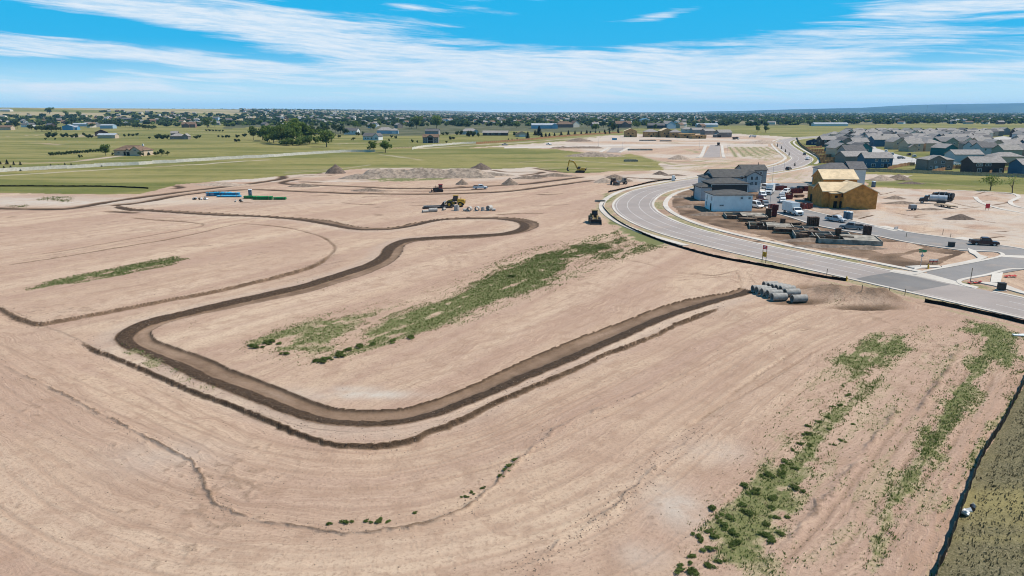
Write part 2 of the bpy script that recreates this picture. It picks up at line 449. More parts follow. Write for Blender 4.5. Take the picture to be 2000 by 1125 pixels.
# streets cut higher up the site: pairs of dark lips
for i, (pl_, d_, w_, q_) in enumerate((
    ([(-60,405),(0,407),(100,408.5),(149,405),(224,392),(299,382),(350,375.5),(425,366),(481,359.5),(550,348.5),(552,342),(593,339),(640,338.5)], 0.5, 1.4, 0.95),
    ([(222,403),(229,400),(274,395),(348,382),(402,375),(443,372),(499,370),(555,372.5),(630,375.5),(700,377.5),(848,378),(941,375.5),(1000,372),(1056,365),(1164,351)], 0.5, 1.2, 0.95),
    ([(190,413),(224,413),(280,416)], 0.4, 1.0, 0.8),
    ([(598,349.5),(575,350.5),(552,355.5),(562,359),(600,360.5),(700,364.3),(754,366.8),(848,367.5),(922,364.4),(978,361.5),(1030,358.5),(1074,353),(1143,344.5)], 0.5, 1.3, 0.95),
    ([(575,354),(640,356.5)], 0.3, 1.0, 0.7),
    ([(960,331),(990,336),(1060,336),(1010,344)], 0.4, 1.2, 0.8),
    ([(1040,327.5),(1060,331),(1085,334.5),(1120,337)], 0.4, 1.2, 0.9),
    ([(1175,342),(1235,347),(1320,350)], 0.4, 1.1, 0.8),
    ([(1240,346.5),(1290,351),(1330,353)], 0.4, 1.0, 0.8),
    ([(1035,377),(1070,380),(1095,378)], 0.3, 0.9, 0.7),
    ([(700,371),(848,372.5),(960,369)], 0.2, 0.9, 0.5),
    ([(0,427),(44,420)], 0.3, 0.8, 0.7), ([(245,424),(330,430),(380,431)], 0.2, 0.5, 0.6),
    ([(340,361.5),(352,367),(320,369)], 0.4, 1.2, 0.8), ([(390,360),(440,362.5),(500,357),(549,349.5)], 0.4, 1.2, 0.85),
)): furrow(pl_, d_ * .6, w_ * 1.55, min(1.25, q_ * 1.3), i)
# upper cut bed: broad damp strip between the lips
for pl_, w_, a_ in (([(0,410),(130,409),(240,397),(370,377),(440,369),(520,360),(560,351),(600,343),(650,341)], 3.0, 0.30), ([(700,371),(848,372.5),(960,369),(1060,358),(1150,348)], 4.0, 0.16)):
    D, S, T = pl_dist(JX, JY, line(pl_), w_ * 3)
    moist_shade = np.maximum(moist_shade, a_ * np.exp(-(D / w_) ** 2) * (D < w_ * 3))
# wheel tracks near the pipe stack and other machine scribbles
for i, pl_ in enumerate((
    [(1300,529),(1360,533),(1400,536),(1440,526),(1447,524)], [(1300,531),(1380,537),(1425,540),(1460,552)], [(1400,541),(1432,546),(1448,558),(1440,570)],
    [(1436,524),(1446,545),(1455,560)], [(1456,525),(1466,540),(1475,553)], [(1310,549),(1340,545),(1400,540),(1440,534)],
    [(1225,505),(1270,517),(1310,528)], [(1175,500),(1250,512),(1290,520)])):
    furrow(pl_, 0.10, 0.30, 0.42, i, wob=0.3, taper=3)
for i, pl_ in enumerate(([(700,706),(740,728),(790,745),(850,765)], [(660,715),(720,722),(780,750),(880,772)], [(770,700),(765,715),(748,712)], [(730,715),(740,726),(760,730)])):
    furrow(pl_, 0.06, 0.16, 0.25, i, wob=0.3, taper=2)
# dirt road strips lower right
for i, pl_ in enumerate((
    [(1500,1135),(1620,1000),(1700,900),(1800,775),(1870,690),(1880,655)], [(1530,1135),(1650,1000),(1730,900),(1830,780)], [(1600,1135),(1700,1000),(1800,860),(1880,740),(1905,690)],
    [(1650,1135),(1745,1010),(1850,880),(1910,790),(1950,720)], [(1680,1135),(1790,1000),(1880,880)], [(1400,790),(1500,720),(1600,660),(1700,625)], [(1300,860),(1450,770),(1600,690)], [(1330,840),(1470,755),(1620,670)])):
    furrow(pl_, 0.13, 0.30, 0.30, i, wob=0.35)
ridge([(1480,1125),(1600,985),(1690,880),(1770,775)], 0.16, 0.3, 0.34, 2, clump=0.6)
ridge([(1780,830),(1850,720),(1880,660)], 0.25, 0.4, 0.45, 1, clump=0.6)

# machine scribbles, scrapes and ruts all over the worked ground
rq = random.Random(21)
def scribbles(n, xr, yr, lx, w, damp, slope=.08):
    for i in range(n):
        x = rq.uniform(*xr); y = rq.uniform(*yr); L = rq.uniform(*lx) * rq.choice([-1, 1]); s = rq.uniform(-slope, slope); c = rq.uniform(-.06, .06)
        furrow([(x, y), (x + L * .35, y + s * L * .35 + c * abs(L) * .5), (x + L * .7, y + s * L * .7 + c * abs(L) * .5), (x + L, y + s * L)], .06, rq.uniform(*w), rq.uniform(*damp), i, .9, 2.5)
scribbles(46, (560, 1180), (338, 420), (25, 110), (.5, 1.1), (.25, .75), .05)
scribbles(26, (20, 560), (380, 480), (25, 120), (.3, .6), (.2, .5), .06)
scribbles(24, (200, 1200), (440, 640), (20, 90), (.18, .35), (.2, .45), .3)
scribbles(36, (1690, 2000), (378, 470), (20, 90), (.4, .8), (.25, .75), .2)
scribbles(40, (1000, 1500), (266, 330), (20, 90), (1.2, 2.6), (.25, .7), .04)
scribbles(34, (1310, 1700), (372, 500), (15, 60), (.35, .8), (.5, 1.1), .25)
scribbles(22, (1500, 1880), (585, 660), (20, 80), (.15, .3), (.2, .5), .12)
scribbles(30, (-20, 1300), (660, 1110), (15, 70), (.08, .16), (.2, .45), .5)
furrow([(1600,562),(1640,565),(1680,571),(1730,585)], .5, .8, 1.0, 3, .9, 3); furrow([(1620,598),(1680,601),(1735,600)], .3, .5, .8, 2, .9, 3)  # first furrow: trench shading painted as a dark line in the soil colour

# pit and heaps by the pipes
for cx, cy, rx, ry, h in ((1660,577,9,4,0.9), (1700,583,7,3.5,1.0), (1610,572,5,2.5,0.9), (1745,590,3,2,0.5), (1590,560,4,3,-1.0), (1640,566,7,2.0,-1.5), (1690,600,6,1.2,-0.5), (1560,590,5,1.5,-0.4)):
    c = P(cx, cy); q = ((GX - c.x) / rx) ** 2 + ((GY - c.y) / ry) ** 2
    g = np.exp(-q) * (0.7 + 0.6 * fnoise(GX, GY, 1.8, 3, 2)); GZ += h * g
    moist_shade = np.maximum(moist_shade, np.clip(g * (0.85 if h < 0 else 0.5), 0, 1)); rough = np.maximum(rough, 0.9 * np.clip(g, 0, 1))

# spots of scattered crumbs and damp patches
spots = fnoise(GX, GY, 0.9, 2, 3) * fnoise(GX, GY, 11, 2, 5)
moist_shade = np.maximum(moist_shade, np.where(GY < 420, 0.30 * sst(spots, 0.50, 0.62), 0))
GZ += np.where(GY < 300, 0.05 * sst(spots, 0.50, 0.62), 0)

# --- ground cover masks
SITE = poly([(-700,384),(0,377),(187,381),(280,379),(341,362),(386,358),(442,352),(498,349),(550,343),(628,338),(720,328),(960,330),(1046,327),(1083,334),(1139,338),(1195,334),(1298,333),(1290,318),(1270,311),(1235,301),(1180,307),(1139,298),(1083,291),(985,287.5),(900,290),(985,284),(1083,277),(1180,266),(1240,262),(1430,261),(1500,265),(1550,268),(1520,274),(1515,282),(1560,318),(1600,326),(1640,338),(1690,341),(1780,343),(1760,350),(1690,352),(1690,364),(1760,368),(1850,370),(1950,375),(2000,380),(2300,400),(2900,800),(2900,1190),(-700,1190)])
fx = GX + (fnoise(GX, GY, 14, 3, 1) - 0.5) * np.clip(GY * 0.012, 0.5, 8); fy = GY + (fnoise(GX, GY, 14, 3, 3) - 0.5) * np.clip(GY * 0.03, 0.5, 22)
grass = np.where(inside(fx, fy, SITE) | (GY < 36), 0.0, 1.0)
FIELD_R = poly([(1822,1140),(1850,1070),(1880,980),(1905,920),(1945,850),(1975,790),(2010,740),(2500,640),(2600,1300)])
grass = np.maximum(grass, inside(JX, JY, FIELD_R) * 1.0)

WEEDS = [  # outline, density
    ([(700,640),(760,610),(850,585),(900,560),(960,525),(1040,500),(1110,478),(1180,472),(1205,484),(1120,505),(1108,530),(1085,555),(1040,570),(980,595),(930,610),(880,640),(800,665),(720,688),(630,708),(612,704),(680,670)], 0.92),
    ([(455,672),(520,645),(620,622),(700,612),(760,610),(700,645),(660,690),(560,700),(490,690)], 0.8),
    ([(40,563),(100,545),(200,525),(280,510),(340,501),(378,505),(340,519),(260,535),(150,553),(60,567)], 0.95),
    ([(1176,378),(1200,376),(1206,384),(1186,398),(1181,406),(1196,422),(1240,447),(1310,477),(1290,484),(1240,472),(1195,440),(1172,410),(1178,395)], 1.35),
    ([(1195,440),(1240,472),(1310,484),(1240,500),(1160,520),(1110,530),(1120,505),(1190,480)], 0.6),
    ([(1300,1130),(1350,1040),(1395,960),(1450,910),(1520,880),(1595,795),(1640,725),(1740,695),(1700,770),(1665,830),(1620,900),(1590,1000),(1545,1080),(1525,1130)], 0.88),
    ([(1595,700),(1660,660),(1720,648),(1795,648),(1805,690),(1740,715),(1690,745),(1650,720)], 0.88),
    ([(1700,740),(1760,725),(1790,715),(1740,745),(1660,790),(1640,790)], 0.95),
    ([(1635,1130),(1690,1000),(1745,900),(1795,800),(1850,720),(1880,690),(1960,700),(1930,760),(1905,810),(1870,890),(1790,1000),(1730,1130)], 0.94),
    ([(1760,900),(1790,840),(1840,810),(1880,770),(1920,760),(1890,830),(1830,900),(1770,950)], 1.0),
    ([(1860,640),(1870,615),(1930,625),(2010,652),(2010,720),(1960,730),(1900,690)], 0.95),
    ([(1940,770),(1970,720),(2010,690),(2010,750),(1970,800)], 1.0),
    ([(1795,1130),(1855,960),(1900,880),(1945,800),(1970,740),(2010,690),(2010,740),(1990,770),(1950,835),(1912,900),(1872,990),(1830,1125)], 1.12),
    ([(960,915),(985,893),(1020,885),(1000,920),(970,937)], 0.7), ([(890,965),(940,940),(975,930),(930,960),(900,975)], 0.45),
    ([(625,1022),(700,1018),(765,1012),(760,1020),(690,1026)], 0.5), ([(640,945),(670,942),(675,955),(645,956)], 0.4),
    ([(1375,815),(1400,808),(1440,822),(1450,830),(1400,825)], 0.5), ([(1470,680),(1540,660),(1545,680),(1490,690)], 0.4),
    ([(40,740),(80,755),(90,768),(60,760)], 0.5), ([(200,900),(250,910),(265,930),(225,920)], 0.35),
    ([(230,665),(300,690),(440,770),(420,776),(330,735),(240,690)], 0.9), ([(355,630),(385,625),(385,640),(360,645)], 0.55),
    ([(530,540),(760,545),(740,560),(560,560)], 0.08), ([(590,560),(620,556),(700,552),(620,572)], 0.25),
    ([(1590,555),(1640,548),(1630,575),(1590,580)], 0.35), ([(1600,585),(1665,590),(1660,598),(1610,596)], 0.5),
    ([(700,350),(770,344),(930,341),(935,346),(850,354),(740,356)], 0.9), ([(800,355),(870,354),(850,357)], 0.5),
    ([(90,383),(150,385),(140,396),(60,392)], 0.35), ([(0,402),(60,400),(60,406),(0,406)], 0.5),
    ([(1420,288),(1500,286),(1524,300),(1540,312),(1490,318),(1440,305)], 0.65), ([(1180,303),(1290,312),(1300,326),(1240,318)], 0.5),
    ([(1320,290),(1370,290),(1365,300),(1320,303)], 0.4), ([(1330,318),(1450,312),(1450,325),(1340,332)], 0.5), ([(1480,340),(1590,332),(1590,350),(1480,356)], 0.5),
    ([(1500,345),(1600,340),(1650,352),(1500,362)], 0.3), ([(1110,378),(1180,382),(1178,392),(1120,390)], 0.25),
    ([(1900,490),(1940,493),(1960,497),(1930,500)], 0.3),
]
WEEDS.append(([(1270,1130),(1390,930),(1590,690),(1790,628),(2010,650),(1970,780),(1850,1130)], 0.36)); WEEDS.append(([(440,672),(560,620),(820,570),(1000,490),(1180,455),(1300,480),(1150,545),(980,610),(800,680),(600,725),(480,705)], 0.33))
weed = np.zeros_like(GX)
wx = GX + 1.6 * (fnoise(GX, GY, 3.0, 3, 2) - 0.5) * np.clip(GY / 90, 0.6, 4); wy = GY + 2.2 * (fnoise(GX, GY, 3.0, 3, 4) - 0.5) * np.clip(GY / 90, 0.6, 6)
_c0, _c1 = np.array(P2(620,700)), np.array(P2(1180,480)); _e0, _e1 = np.array(P2(1480,1125)), np.array(P2(1880,650))
def wnoise(X, Y):
    """patchiness of the weeds, drawn out along the way the ground was graded"""
    rgt = (X > 8) & (Y < 118); v = np.zeros_like(X)
    for a_, b_, m_ in ((_c0, _c1, ~rgt), (_e0, _e1, rgt)):
        u = (b_ - a_) / np.linalg.norm(b_ - a_); p = (X - a_[0]) * u[0] + (Y - a_[1]) * u[1]; q = -(X - a_[0]) * u[1] + (Y - a_[1]) * u[0]
        v = np.where(m_, .6 * fnoise(p / 9.0, q, .95 if m_ is rgt else 1.25, 3, 5) + .4 * fnoise(X, Y, 2.0, 3, 2), v)
    return v
wn_ = wnoise(GX, GY)
def edge_in(X, Y, pg, soft):
    D, S, T = pl_dist(X, Y, np.concatenate([pg, pg[:1]]), soft + .5); return sst(D, 0, soft)
for pg_, dn in WEEDS:
    pg = poly(pg_); k_ = inside(wx, wy, pg)
    if k_.any():
        idx = np.nonzero(k_)[0]; sc_ = 1.6 + 0.012 * GY[idx].mean(); e_ = edge_in(wx[idx], wy[idx], pg, sc_ * 1.1)
        weed[idx] = np.maximum(weed[idx], dn * (.55 + .45 * e_) * sst(wn_[idx] + .30 * (e_ - .5) + .35 * (dn - .85), .40, .60))
# mown strips in the far lots
for i_ in range(7):
    x0_ = 1424 + i_ * 12
    D, S, T = pl_dist(GX, GY, line([(x0_, 287), (x0_ + 8 + 2 * i_, 297), (x0_ + 14 + 4 * i_, 307 - i_)]), 8.0); weed = np.maximum(weed, .85 * np.exp(-(D / 1.7) ** 2) * (D < 8))
for i_, pl_ in enumerate(([(1320,318),(1400,313),(1460,316)], [(1330,326),(1400,320),(1470,322)], [(1290,330),(1370,333),(1440,326)], [(1340,292),(1362,298)], [(1240,303),(1290,316),(1320,322)], [(1190,309),(1250,316),(1290,326)], [(1060,284),(1120,281)], [(1230,280),(1330,279)], [(1000,284),(1060,280)], [(1420,279),(1460,281)])):
    D, S, T = pl_dist(fx, fy, line(pl_), 16.0); weed = np.maximum(weed, .7 * np.exp(-(D / 3.2) ** 2) * (D < 16))
# pale scraped caliche patches
for cx, cy, rx, ry, a in ((720,770,5,1.2,0.9),(690,760,3,1,.6),(1320,985,2.2,3.0,.7),(1260,1080,1.5,1.5,.6),(330,890,5,3,.35),(110,395,60,9,.9),(30,390,40,8,.8),(230,388,30,5,.5),(1400,880,3,2,.4),(600,770,6,2,.4)):
    c = P(cx, cy); q = ((fx - c.x) / rx) ** 2 + ((fy - c.y) / ry) ** 2
    pale = np.maximum(pale, a * np.exp(-q))
pale = np.maximum(pale, .75 * inside(fx, fy, poly([(1535,372),(1690,366),(1850,372),(2000,380),(2400,420),(2400,540),(2000,486),(1860,465),(1713,442),(1600,416)])) * sst(fnoise(GX, GY, 9, 3, 1), .25, .6))
pale = np.maximum(pale, np.where(GY > 300, 0.8, 0) * sst(fnoise(GX, GY, 40, 3, 2), 0.35, 0.6))

# field tracks, drives and mown lines show bare tan soil through the grass
for pl_, w_, a_ in (([(-40,348),(0,343.5),(120,336),(250,329),(340,324),(430,318),(520,312)],2.2,.75),([(0,319),(80,318.5),(150,315),(180,311),(235,304.5)],2.2,.85),([(170,313),(200,309),(215,306.5)],3.0,.9),([(0,266),(50,265),(95,263)],3,.8),([(330,325),(400,320),(480,315)],1.6,.6),
    ([(60,279),(90,281),(110,283)],4,.6),([(560,338),(640,333),(720,322)],1.5,.4),([(740,302),(790,308),(825,312)],1.5,.6),([(820,290),(930,283),(1010,279),(1100,272),(1200,264)],4.0,.8),([(640,243),(700,243),(800,242)],5,.7),([(500,252),(560,251),(620,250)],4,.6),([(150,268),(170,263),(230,270)],5,.6),([(660,281),(720,279),(750,276)],3,.7),([(790,263),(840,262),(900,260)],4,.6),([(560,335),(640,331),(740,327),(1000,331)],1.3,.5),
    ([(1000,318),(1100,312),(1180,318),(1290,325)],1.5,.5),([(1690,355),(1800,357),(1900,364)],1.5,.35),([(930,331),(1100,329),(1250,331)],1.5,.5)):
    D, S, T = pl_dist(fx, fy, line(pl_), w_ * 4); grass = grass * (1 - a_ * np.exp(-(D / w_) ** 2) * (D < w_ * 4))
TOWN = poly([(430,252),(520,247),(640,262),(760,266),(900,262),(1000,256),(1080,259),(1200,256),(1240,250),(1390,252),(1400,245),(1660,244),(1800,241),(2600,241),(2600,217.8),(-500,217.8),(-500,221.5),(430,222.5),(470,236)])
town = inside(fx, fy, TOWN) * 1.0
dG, sG, tG = pl_dist(GX, GY, guide, 140.0)
# inside the loop the grading runs along the lots, straight
_a, _b = np.array(P2(620,700)), np.array(P2(1180,480)); _u = (_b - _a) / np.linalg.norm(_b - _a)
ins_ = sG > 0
gU, gV = (GX - _a[0]) * _u[0] + (GY - _a[1]) * _u[1], (GX - _a[0]) * -_u[1] + (GY - _a[1]) * _u[0]
# wheel and track passes that follow the grading, outside the loop
trk = np.zeros_like(GX); kz = np.nonzero((GY < 190) & (sG < 0) & (dG < 70))[0]; rt = np.random.default_rng(3)
dk, sk = dG[kz], tG[kz]; Lg = np.hypot(*(guide[1:] - guide[:-1]).T).sum(); acc = np.zeros(len(kz)); lift = np.zeros(len(kz))
for i_ in range(46):
    d0 = 2.0 + 60 * rt.random() ** 1.15; a_, f_, ph = rt.uniform(.2, 1.6), rt.uniform(15, 45), rt.uniform(0, 6.3); s0_, ln_ = rt.uniform(-30, Lg * .8), rt.uniform(40, 160); st_ = rt.uniform(.5, 1.0); gap = rt.choice([1.7, 1.9, 2.3]); w_ = rt.choice([.20, .26, .34]); dr = rt.uniform(-.06, .06)
    win = sst(sk, s0_, s0_ + 12) * (1 - sst(sk, s0_ + ln_ - 12, s0_ + ln_))
    for off_ in (0, gap):
        dc = d0 + off_ + a_ * np.sin(sk / f_ + ph) + dr * (sk - s0_); g = np.exp(-((dk - dc) / w_) ** 2) * win * st_; acc = np.maximum(acc, g); e = np.exp(-((np.abs(dk - dc) - w_ * 1.5) / (w_ * .5)) ** 2) * win * st_; lift = np.maximum(lift, e)
acc *= .45 + .75 * fnoise(GX[kz], GY[kz], 6, 2, 1)
trk[kz] = np.clip(acc, 0, 1); GZ[kz] += .035 * lift - .045 * acc
# short machine passes inside the loop
for i_, pl_ in enumerate(([(480,745),(620,690),(800,640),(950,600)], [(520,735),(700,680),(900,630)], [(620,760),(760,722),(950,680),(1130,620)], [(660,785),(820,740),(1000,690),(1200,610)], [(880,700),(1040,650),(1200,600),(1330,560)], [(1000,640),(1150,590),(1320,530)], [(560,600),(760,560),(950,520),(1100,470)], [(420,640),(600,600),(720,570)], [(760,530),(900,500),(1040,470),(1130,440)], [(820,480),(870,500),(880,530)], [(850,478),(905,500),(915,520)], [(180,480),(300,470),(420,470)], [(120,590),(300,560),(450,525)], [(60,455),(200,445),(330,447)], [(450,470),(560,480),(600,500)], [(900,445),(980,447)], [(700,400),(900,395),(1080,400),(1180,395)], [(600,395),(760,390),(900,388)], [(1060,460),(1120,440),(1150,400)], [(1080,470),(1140,445),(1180,405)], [(1700,625),(1790,610),(1880,640)], [(1560,640),(1680,615),(1800,600)], [(1500,650),(1640,622),(1760,605)], [(1720,385),(1800,420),(1900,430)], [(1700,400),(1780,430),(1880,450)], [(1900,400),(1850,430),(1800,440)])):
    k, D, S, e = along(pl_, 4.0, .2, 6.0)
    for off_ in (0.0, 1.9):
        g = np.clip(np.exp(-((D - off_ * (S > 0)) / .28) ** 2) * (D < 3.9) * e * (.4 + .7 * fnoise(GX[k], GY[k], 8, 2, i_)), 0, 1); trk[k] = np.maximum(trk[k], .75 * g); GZ[k] -= .03 * g
dG = np.where(ins_ | (dG >= 139.9), gV, dG); tG = np.where(ins_ | (dG >= 139.9), gU, tG)
# far terrain: swell on the left horizon
GZ += 46 * sst(-GX, 300, 2400) * sst(GY, 1300, 3200)
far = GY > 1e4
GZ[far] = np.minimum(GZ[far], 46)

# keep the ground flat and clear under the paved surfaces (heights set where the streets are built)
def flatten(pl, w, z=-0.02, soft=3.0):
    global GZ, moist_shade
    D, S, T = pl_dist(GX, GY, pl, w + soft + 1)
    k = sst(D, w, w + soft); GZ = GZ * k + z * (1 - k)

# ================================================================== STREETS
def resample(pl, n):
    seg = np.hypot(*(pl[1:] - pl[:-1]).T); cum = np.concatenate([[0], np.cumsum(seg)])
    t = np.linspace(0, cum[-1], n)
    return np.stack([np.interp(t, cum, pl[:, 0]), np.interp(t, cum, pl[:, 1])], 1)
def smooth_line(pl, it=3):
    q = pl.copy()
    for _ in range(it): q[1:-1] = 0.25 * q[:-2] + 0.5 * q[1:-1] + 0.25 * q[2:]
    return q
def normals(pl):
    d = np.gradient(pl, axis=0); d /= np.linalg.norm(d, axis=1)[:, None] + 1e-9
    return np.stack([-d[:, 1], d[:, 0]], 1)          # left of travel

NEARK = [(2330,705),(2120,652),(2000,624),(1930,608),(1855,588),(1781,571),(1668,546),(1576,524),(1486,505),(1405,490),(1320,468.5),(1280,457),(1252,444),(1224,429),(1205,412),(1199.7,401),(1205,393),(1224,378.5),(1243,369),(1280,361.5),(1320,354),(1383,345),(1475,332),(1507,327),(1535,318.5),(1546,309.5),(1540,304),(1522,291),(1513,281),(1521,274.5),(1544,271),(1600,266),(1680,262.5)]
FARK = [(2330,650),(2120,606),(2000,582),(1911,563),(1865,555),(1771,537),(1720,526),(1597,500.5),(1501,481),(1405,455.7),(1350,444.5),(1317,432.5),(1289,421),(1272,410),(1267,398),(1280,384),(1299,375.5),(1320,371),(1363,362),(1475,341.5),(1535,332),(1568,324),(1588,313),(1585,307),(1563,294.5),(1546,281.5),(1543,276),(1562,270.5),(1610,267.5),(1690,264)]
n_ = 420
ka = resample(line(NEARK, 8), n_); kb = resample(line(FARK, 8), n_)
# centre line: midpoint of each near-kerb sample and its closest far-kerb point
mid = []
for p in ka:
    j = np.argmin(np.hypot(*(kb - p).T)); mid.append((p + kb[j]) / 2)
CL = smooth_line(resample(smooth_line(np.array(mid), 25), n_), 12)
CL = resample(CL, n_); CN = normals(CL)
if True:
    dd = np.array([np.min(np.hypot(*(kb - p).T)) for p in ka])
    print('road width', dd[::35].round(1))
ROADW = 12.2

def ribbon(name, a, b, za, zb, m, kind='structure', parent=None):
    """strip between two parallel point rows"""
    n = len(a); mb = MB()
    vs = [(p[0], p[1], za) for p in a] + [(p[0], p[1], zb) for p in b]
    mb.add(vs, [(i, i + 1, n + i + 1, n + i) for i in range(n - 1)])
    o = mb.build(name, m, parent)
    if parent is None: tag(o, kind=kind)
    return o
def solid_ribbon(name, a, b, z0, z1, m, parent=None):
    """strip with thickness (kerb, pavement slab)"""
    n = len(a); mb = MB()
    vs = [(p[0], p[1], z) for z in (z1, z0) for q in (a, b) for p in q]
    fs = []
    for i in range(n - 1):
        fs += [(i, i + 1, n + i + 1, n + i), (i, i + 1, 2 * n + i + 1, 2 * n + i), (n + i, n + i + 1, 3 * n + i + 1, 3 * n + i)]
    fs += [(0, n, 3 * n, 2 * n), (n - 1, 2 * n - 1, 4 * n - 1, 3 * n - 1)]
    o = mb.add(vs, fs).build(name, m, parent)
    if parent is None: tag(o, kind='structure')
    return o
def flat_poly(name, pts, z, m, parent=None, thick=0.0):
    mb = MB(); n = len(pts)
    tris = tessellate_polygon([[Vector((p[0], p[1], 0)) for p in pts]])
    vs = [(p[0], p[1], z) for p in pts]; fs = [tuple(t) for t in tris]
    if thick:
        vs += [(p[0], p[1], z - thick) for p in pts]; fs += [(i, (i + 1) % n, n + (i + 1) % n, n + i) for i in range(n)]
    o = mb.add(vs, fs).build(name, m, parent)
    if parent is None: tag(o, kind='structure')
    return o

def street_mat(name, c1, c2, seam=0.0):
    m = bpy.data.materials.new(name); m.use_nodes = True; t = NT(m.node_tree); t.n.clear()
    b = t.new('ShaderNodeBsdfPrincipled'); out = t.new('ShaderNodeOutputMaterial')
    pos = t.new('ShaderNodeNewGeometry').outputs['Position']
    f1 = t.noise(pos, 0.10, 4, 0.6); f2 = t.noise(pos, 1.7, 4, 0.7); f3 = t.noise(pos, 9.0, 2, 0.7)
    c = t.mix(t.ramp(f1, 0.35, 0.65), c1, c2)
    c = t.mix(t.ramp(f2, 0.45, 0.8, 0, 0.25), c, tuple(0.6 * q for q in c2))
    c = t.mix(t.ramp(f3, 0.4, 0.8, 0, 0.22), c, tuple(min(1, 1.35 * q) for q in c1))
    dust = t.math('MULTIPLY', t.ramp(t.noise(pos, 0.22, 5, 0.7), 0.48, 0.72, 0, 0.5), t.ramp(t.noise(pos, 0.03, 2), 0.35, 0.65, 0.3, 1.0))
    c = t.mix(dust, c, (0.36, 0.27, 0.205))
    t.put(b.inputs['Base Color'], c); b.inputs['Roughness'].default_value = 0.88; b.inputs['Specular IOR Level'].default_value = 0.2
    t.l.new(b.outputs[0], out.inputs['Surface']); return m
M_ASPHALT = street_mat('asphalt_worn', (0.290, 0.248, 0.224), (0.248, 0.212, 0.192))
M_ASPHALT2 = street_mat('asphalt_new', (0.215, 0.200, 0.190), (0.180, 0.168, 0.160))
M_CONC = street_mat('concrete_walk', (0.50, 0.455, 0.40), (0.42, 0.375, 0.325))
M_CONC2 = street_mat('concrete_dull', (0.42, 0.41, 0.39), (0.34, 0.33, 0.31))
M_PAINT = street_mat('road_paint', (0.56, 0.53, 0.50), (0.45, 0.42, 0.39))
M_TARLINE = street_mat('pavement_seam', (0.42, 0.40, 0.38), (0.36, 0.34, 0.33))
M_VERGE = street_mat('verge_grass', (0.20, 0.20, 0.085), (0.34, 0.27, 0.16))

def off(d): return CL + CN * d       # + = left of travel (travel runs from the lower right corner up the road): far side is negative?
# decide which side is the near kerb
sgn = 1.0 if np.sum((ka[100] - CL[np.argmin(np.hypot(*(CL - ka[100]).T))]) * CN[np.argmin(np.hypot(*(CL - ka[100]).T))]) > 0 else -1.0
def near(d): return CL + CN * sgn * d
def farr(d): return CL - CN * sgn * d
HW = ROADW / 2
ribbon('road', near(HW), farr(HW), 0.085, 0.085, M_ASPHALT)
# gap in the far kerb for the side street, measured along the line
def idx_of(px): return int(np.argmin(np.hypot(*(CL - np.array(P2(*px))).T)))
g0, g1 = sorted((idx_of((1795, 555)), idx_of((1890, 570))))
solid_ribbon('kerb', near(HW), near(HW + 0.75), -0.05, 0.125, M_CONC)
solid_ribbon('kerb', farr(HW)[:g0], farr(HW + 0.75)[:g0], -0.05, 0.125, M_CONC)
solid_ribbon('kerb', farr(HW)[g1:], farr(HW + 0.75)[g1:], -0.05, 0.125, M_CONC)
i_w0 = idx_of((1345, 480)); 
i_we = idx_of((1515, 318))
solid_ribbon('sidewalk', near(HW + 3.2)[i_w0:], near(HW + 5.0)[i_w0:], -0.05, 0.15, M_CONC)
s0 = idx_of((1745, 545)); s1 = idx_of((1930, 590))
solid_ribbon('sidewalk', farr(HW + 3.6)[s0 + 0:idx_of((1590,325))], farr(HW + 5.2)[s0:idx_of((1590,325))], -0.05, 0.15, M_CONC)
solid_ribbon('sidewalk', farr(HW + 3.2)[idx_of((1590,320)):], farr(HW + 5.0)[idx_of((1590,320)):], -0.05, 0.15, M_CONC)
solid_ribbon('sidewalk', farr(HW + 3.2)[:s1], farr(HW + 4.8)[:s1], -0.05, 0.15, M_CONC)
# painted lines
def stripe(d, w, i0, i1, dash=None, m=M_PAINT):
    segs = [(i0, i1)] if not dash else [(i, min(i + dash[0], i1)) for i in range(i0, i1 - dash[0], dash[0] + dash[1])]
    for a, b in segs:
        if b - a < 2: continue
        ribbon('lane_line', near(d - w / 2)[a:b], near(d + w / 2)[a:b], 0.0885, 0.0885, m)
iS = idx_of((1680, 540))
stripe(HW - 0.7, 0.13, 0, n_ - 40); stripe(-HW + 0.7, 0.13, 0, g0); stripe(-HW + 0.7, 0.13, g1 + 2, n_ - 40)
stripe(1.9, 0.14, iS, n_ - 40); stripe(-1.9, 0.14, iS, n_ - 40)
stripe(1.9, 0.13, 0, s1); stripe(-1.9, 0.12, 0, s1)
# asphalt patch over the new side-street tie-in
pa = [P2(1668,546), P2(1700,539), P2(1745,532), P2(1856,557), P2(1781,570.5), P2(1730,559)]
flat_poly('asphalt_patch', pa, 0.0925, street_mat('asphalt_patch', (0.170, 0.158, 0.150), (0.145, 0.135, 0.128)))

# side street and the residential loop
SIDE = [P2(1800,541), P2(1812,531.5), P2(1874,520), P2(1921,511), P2(1956,503), P2(1962,497), P2(1945,492.5), P2(1893,490), P2(1867,487.7), P2(1781,475), P2(1719,462.5), P2(1653,451.5), P2(1597,441), P2(1555,428), P2(1518,417), P2(1504,411), P2(1497,398), P2(1494,385), P2(1488,374), P2(1475,366), P2(1460,361), P2(1462,358), P2(1600,358), P2(1602,363.5), P2(1560,365), P2(1534,368), P2(1524,376), P2(1526,388), P2(1545,402), P2(1575,411), P2(1600,417), P2(1664,432), P2(1713,443), P2(1781,455.7), P2(1856,466), P2(1945,479), P2(2000,487.5), P2(2150,512), P2(2150,498+60), P2(2000,527), P2(1930,539), P2(1868,550), P2(1885,560)]
flat_poly('residential_street', SIDE, 0.096, M_ASPHALT2)
def kerb_run(px, w=0.6, side=1, z=0.17, name='kerb', m=None):
    pl = resample(line(px, 6), max(12, len(px) * 6)); nn = normals(pl)
    return solid_ribbon(name, pl, pl + nn * w * side, -0.05, z, m or M_CONC)
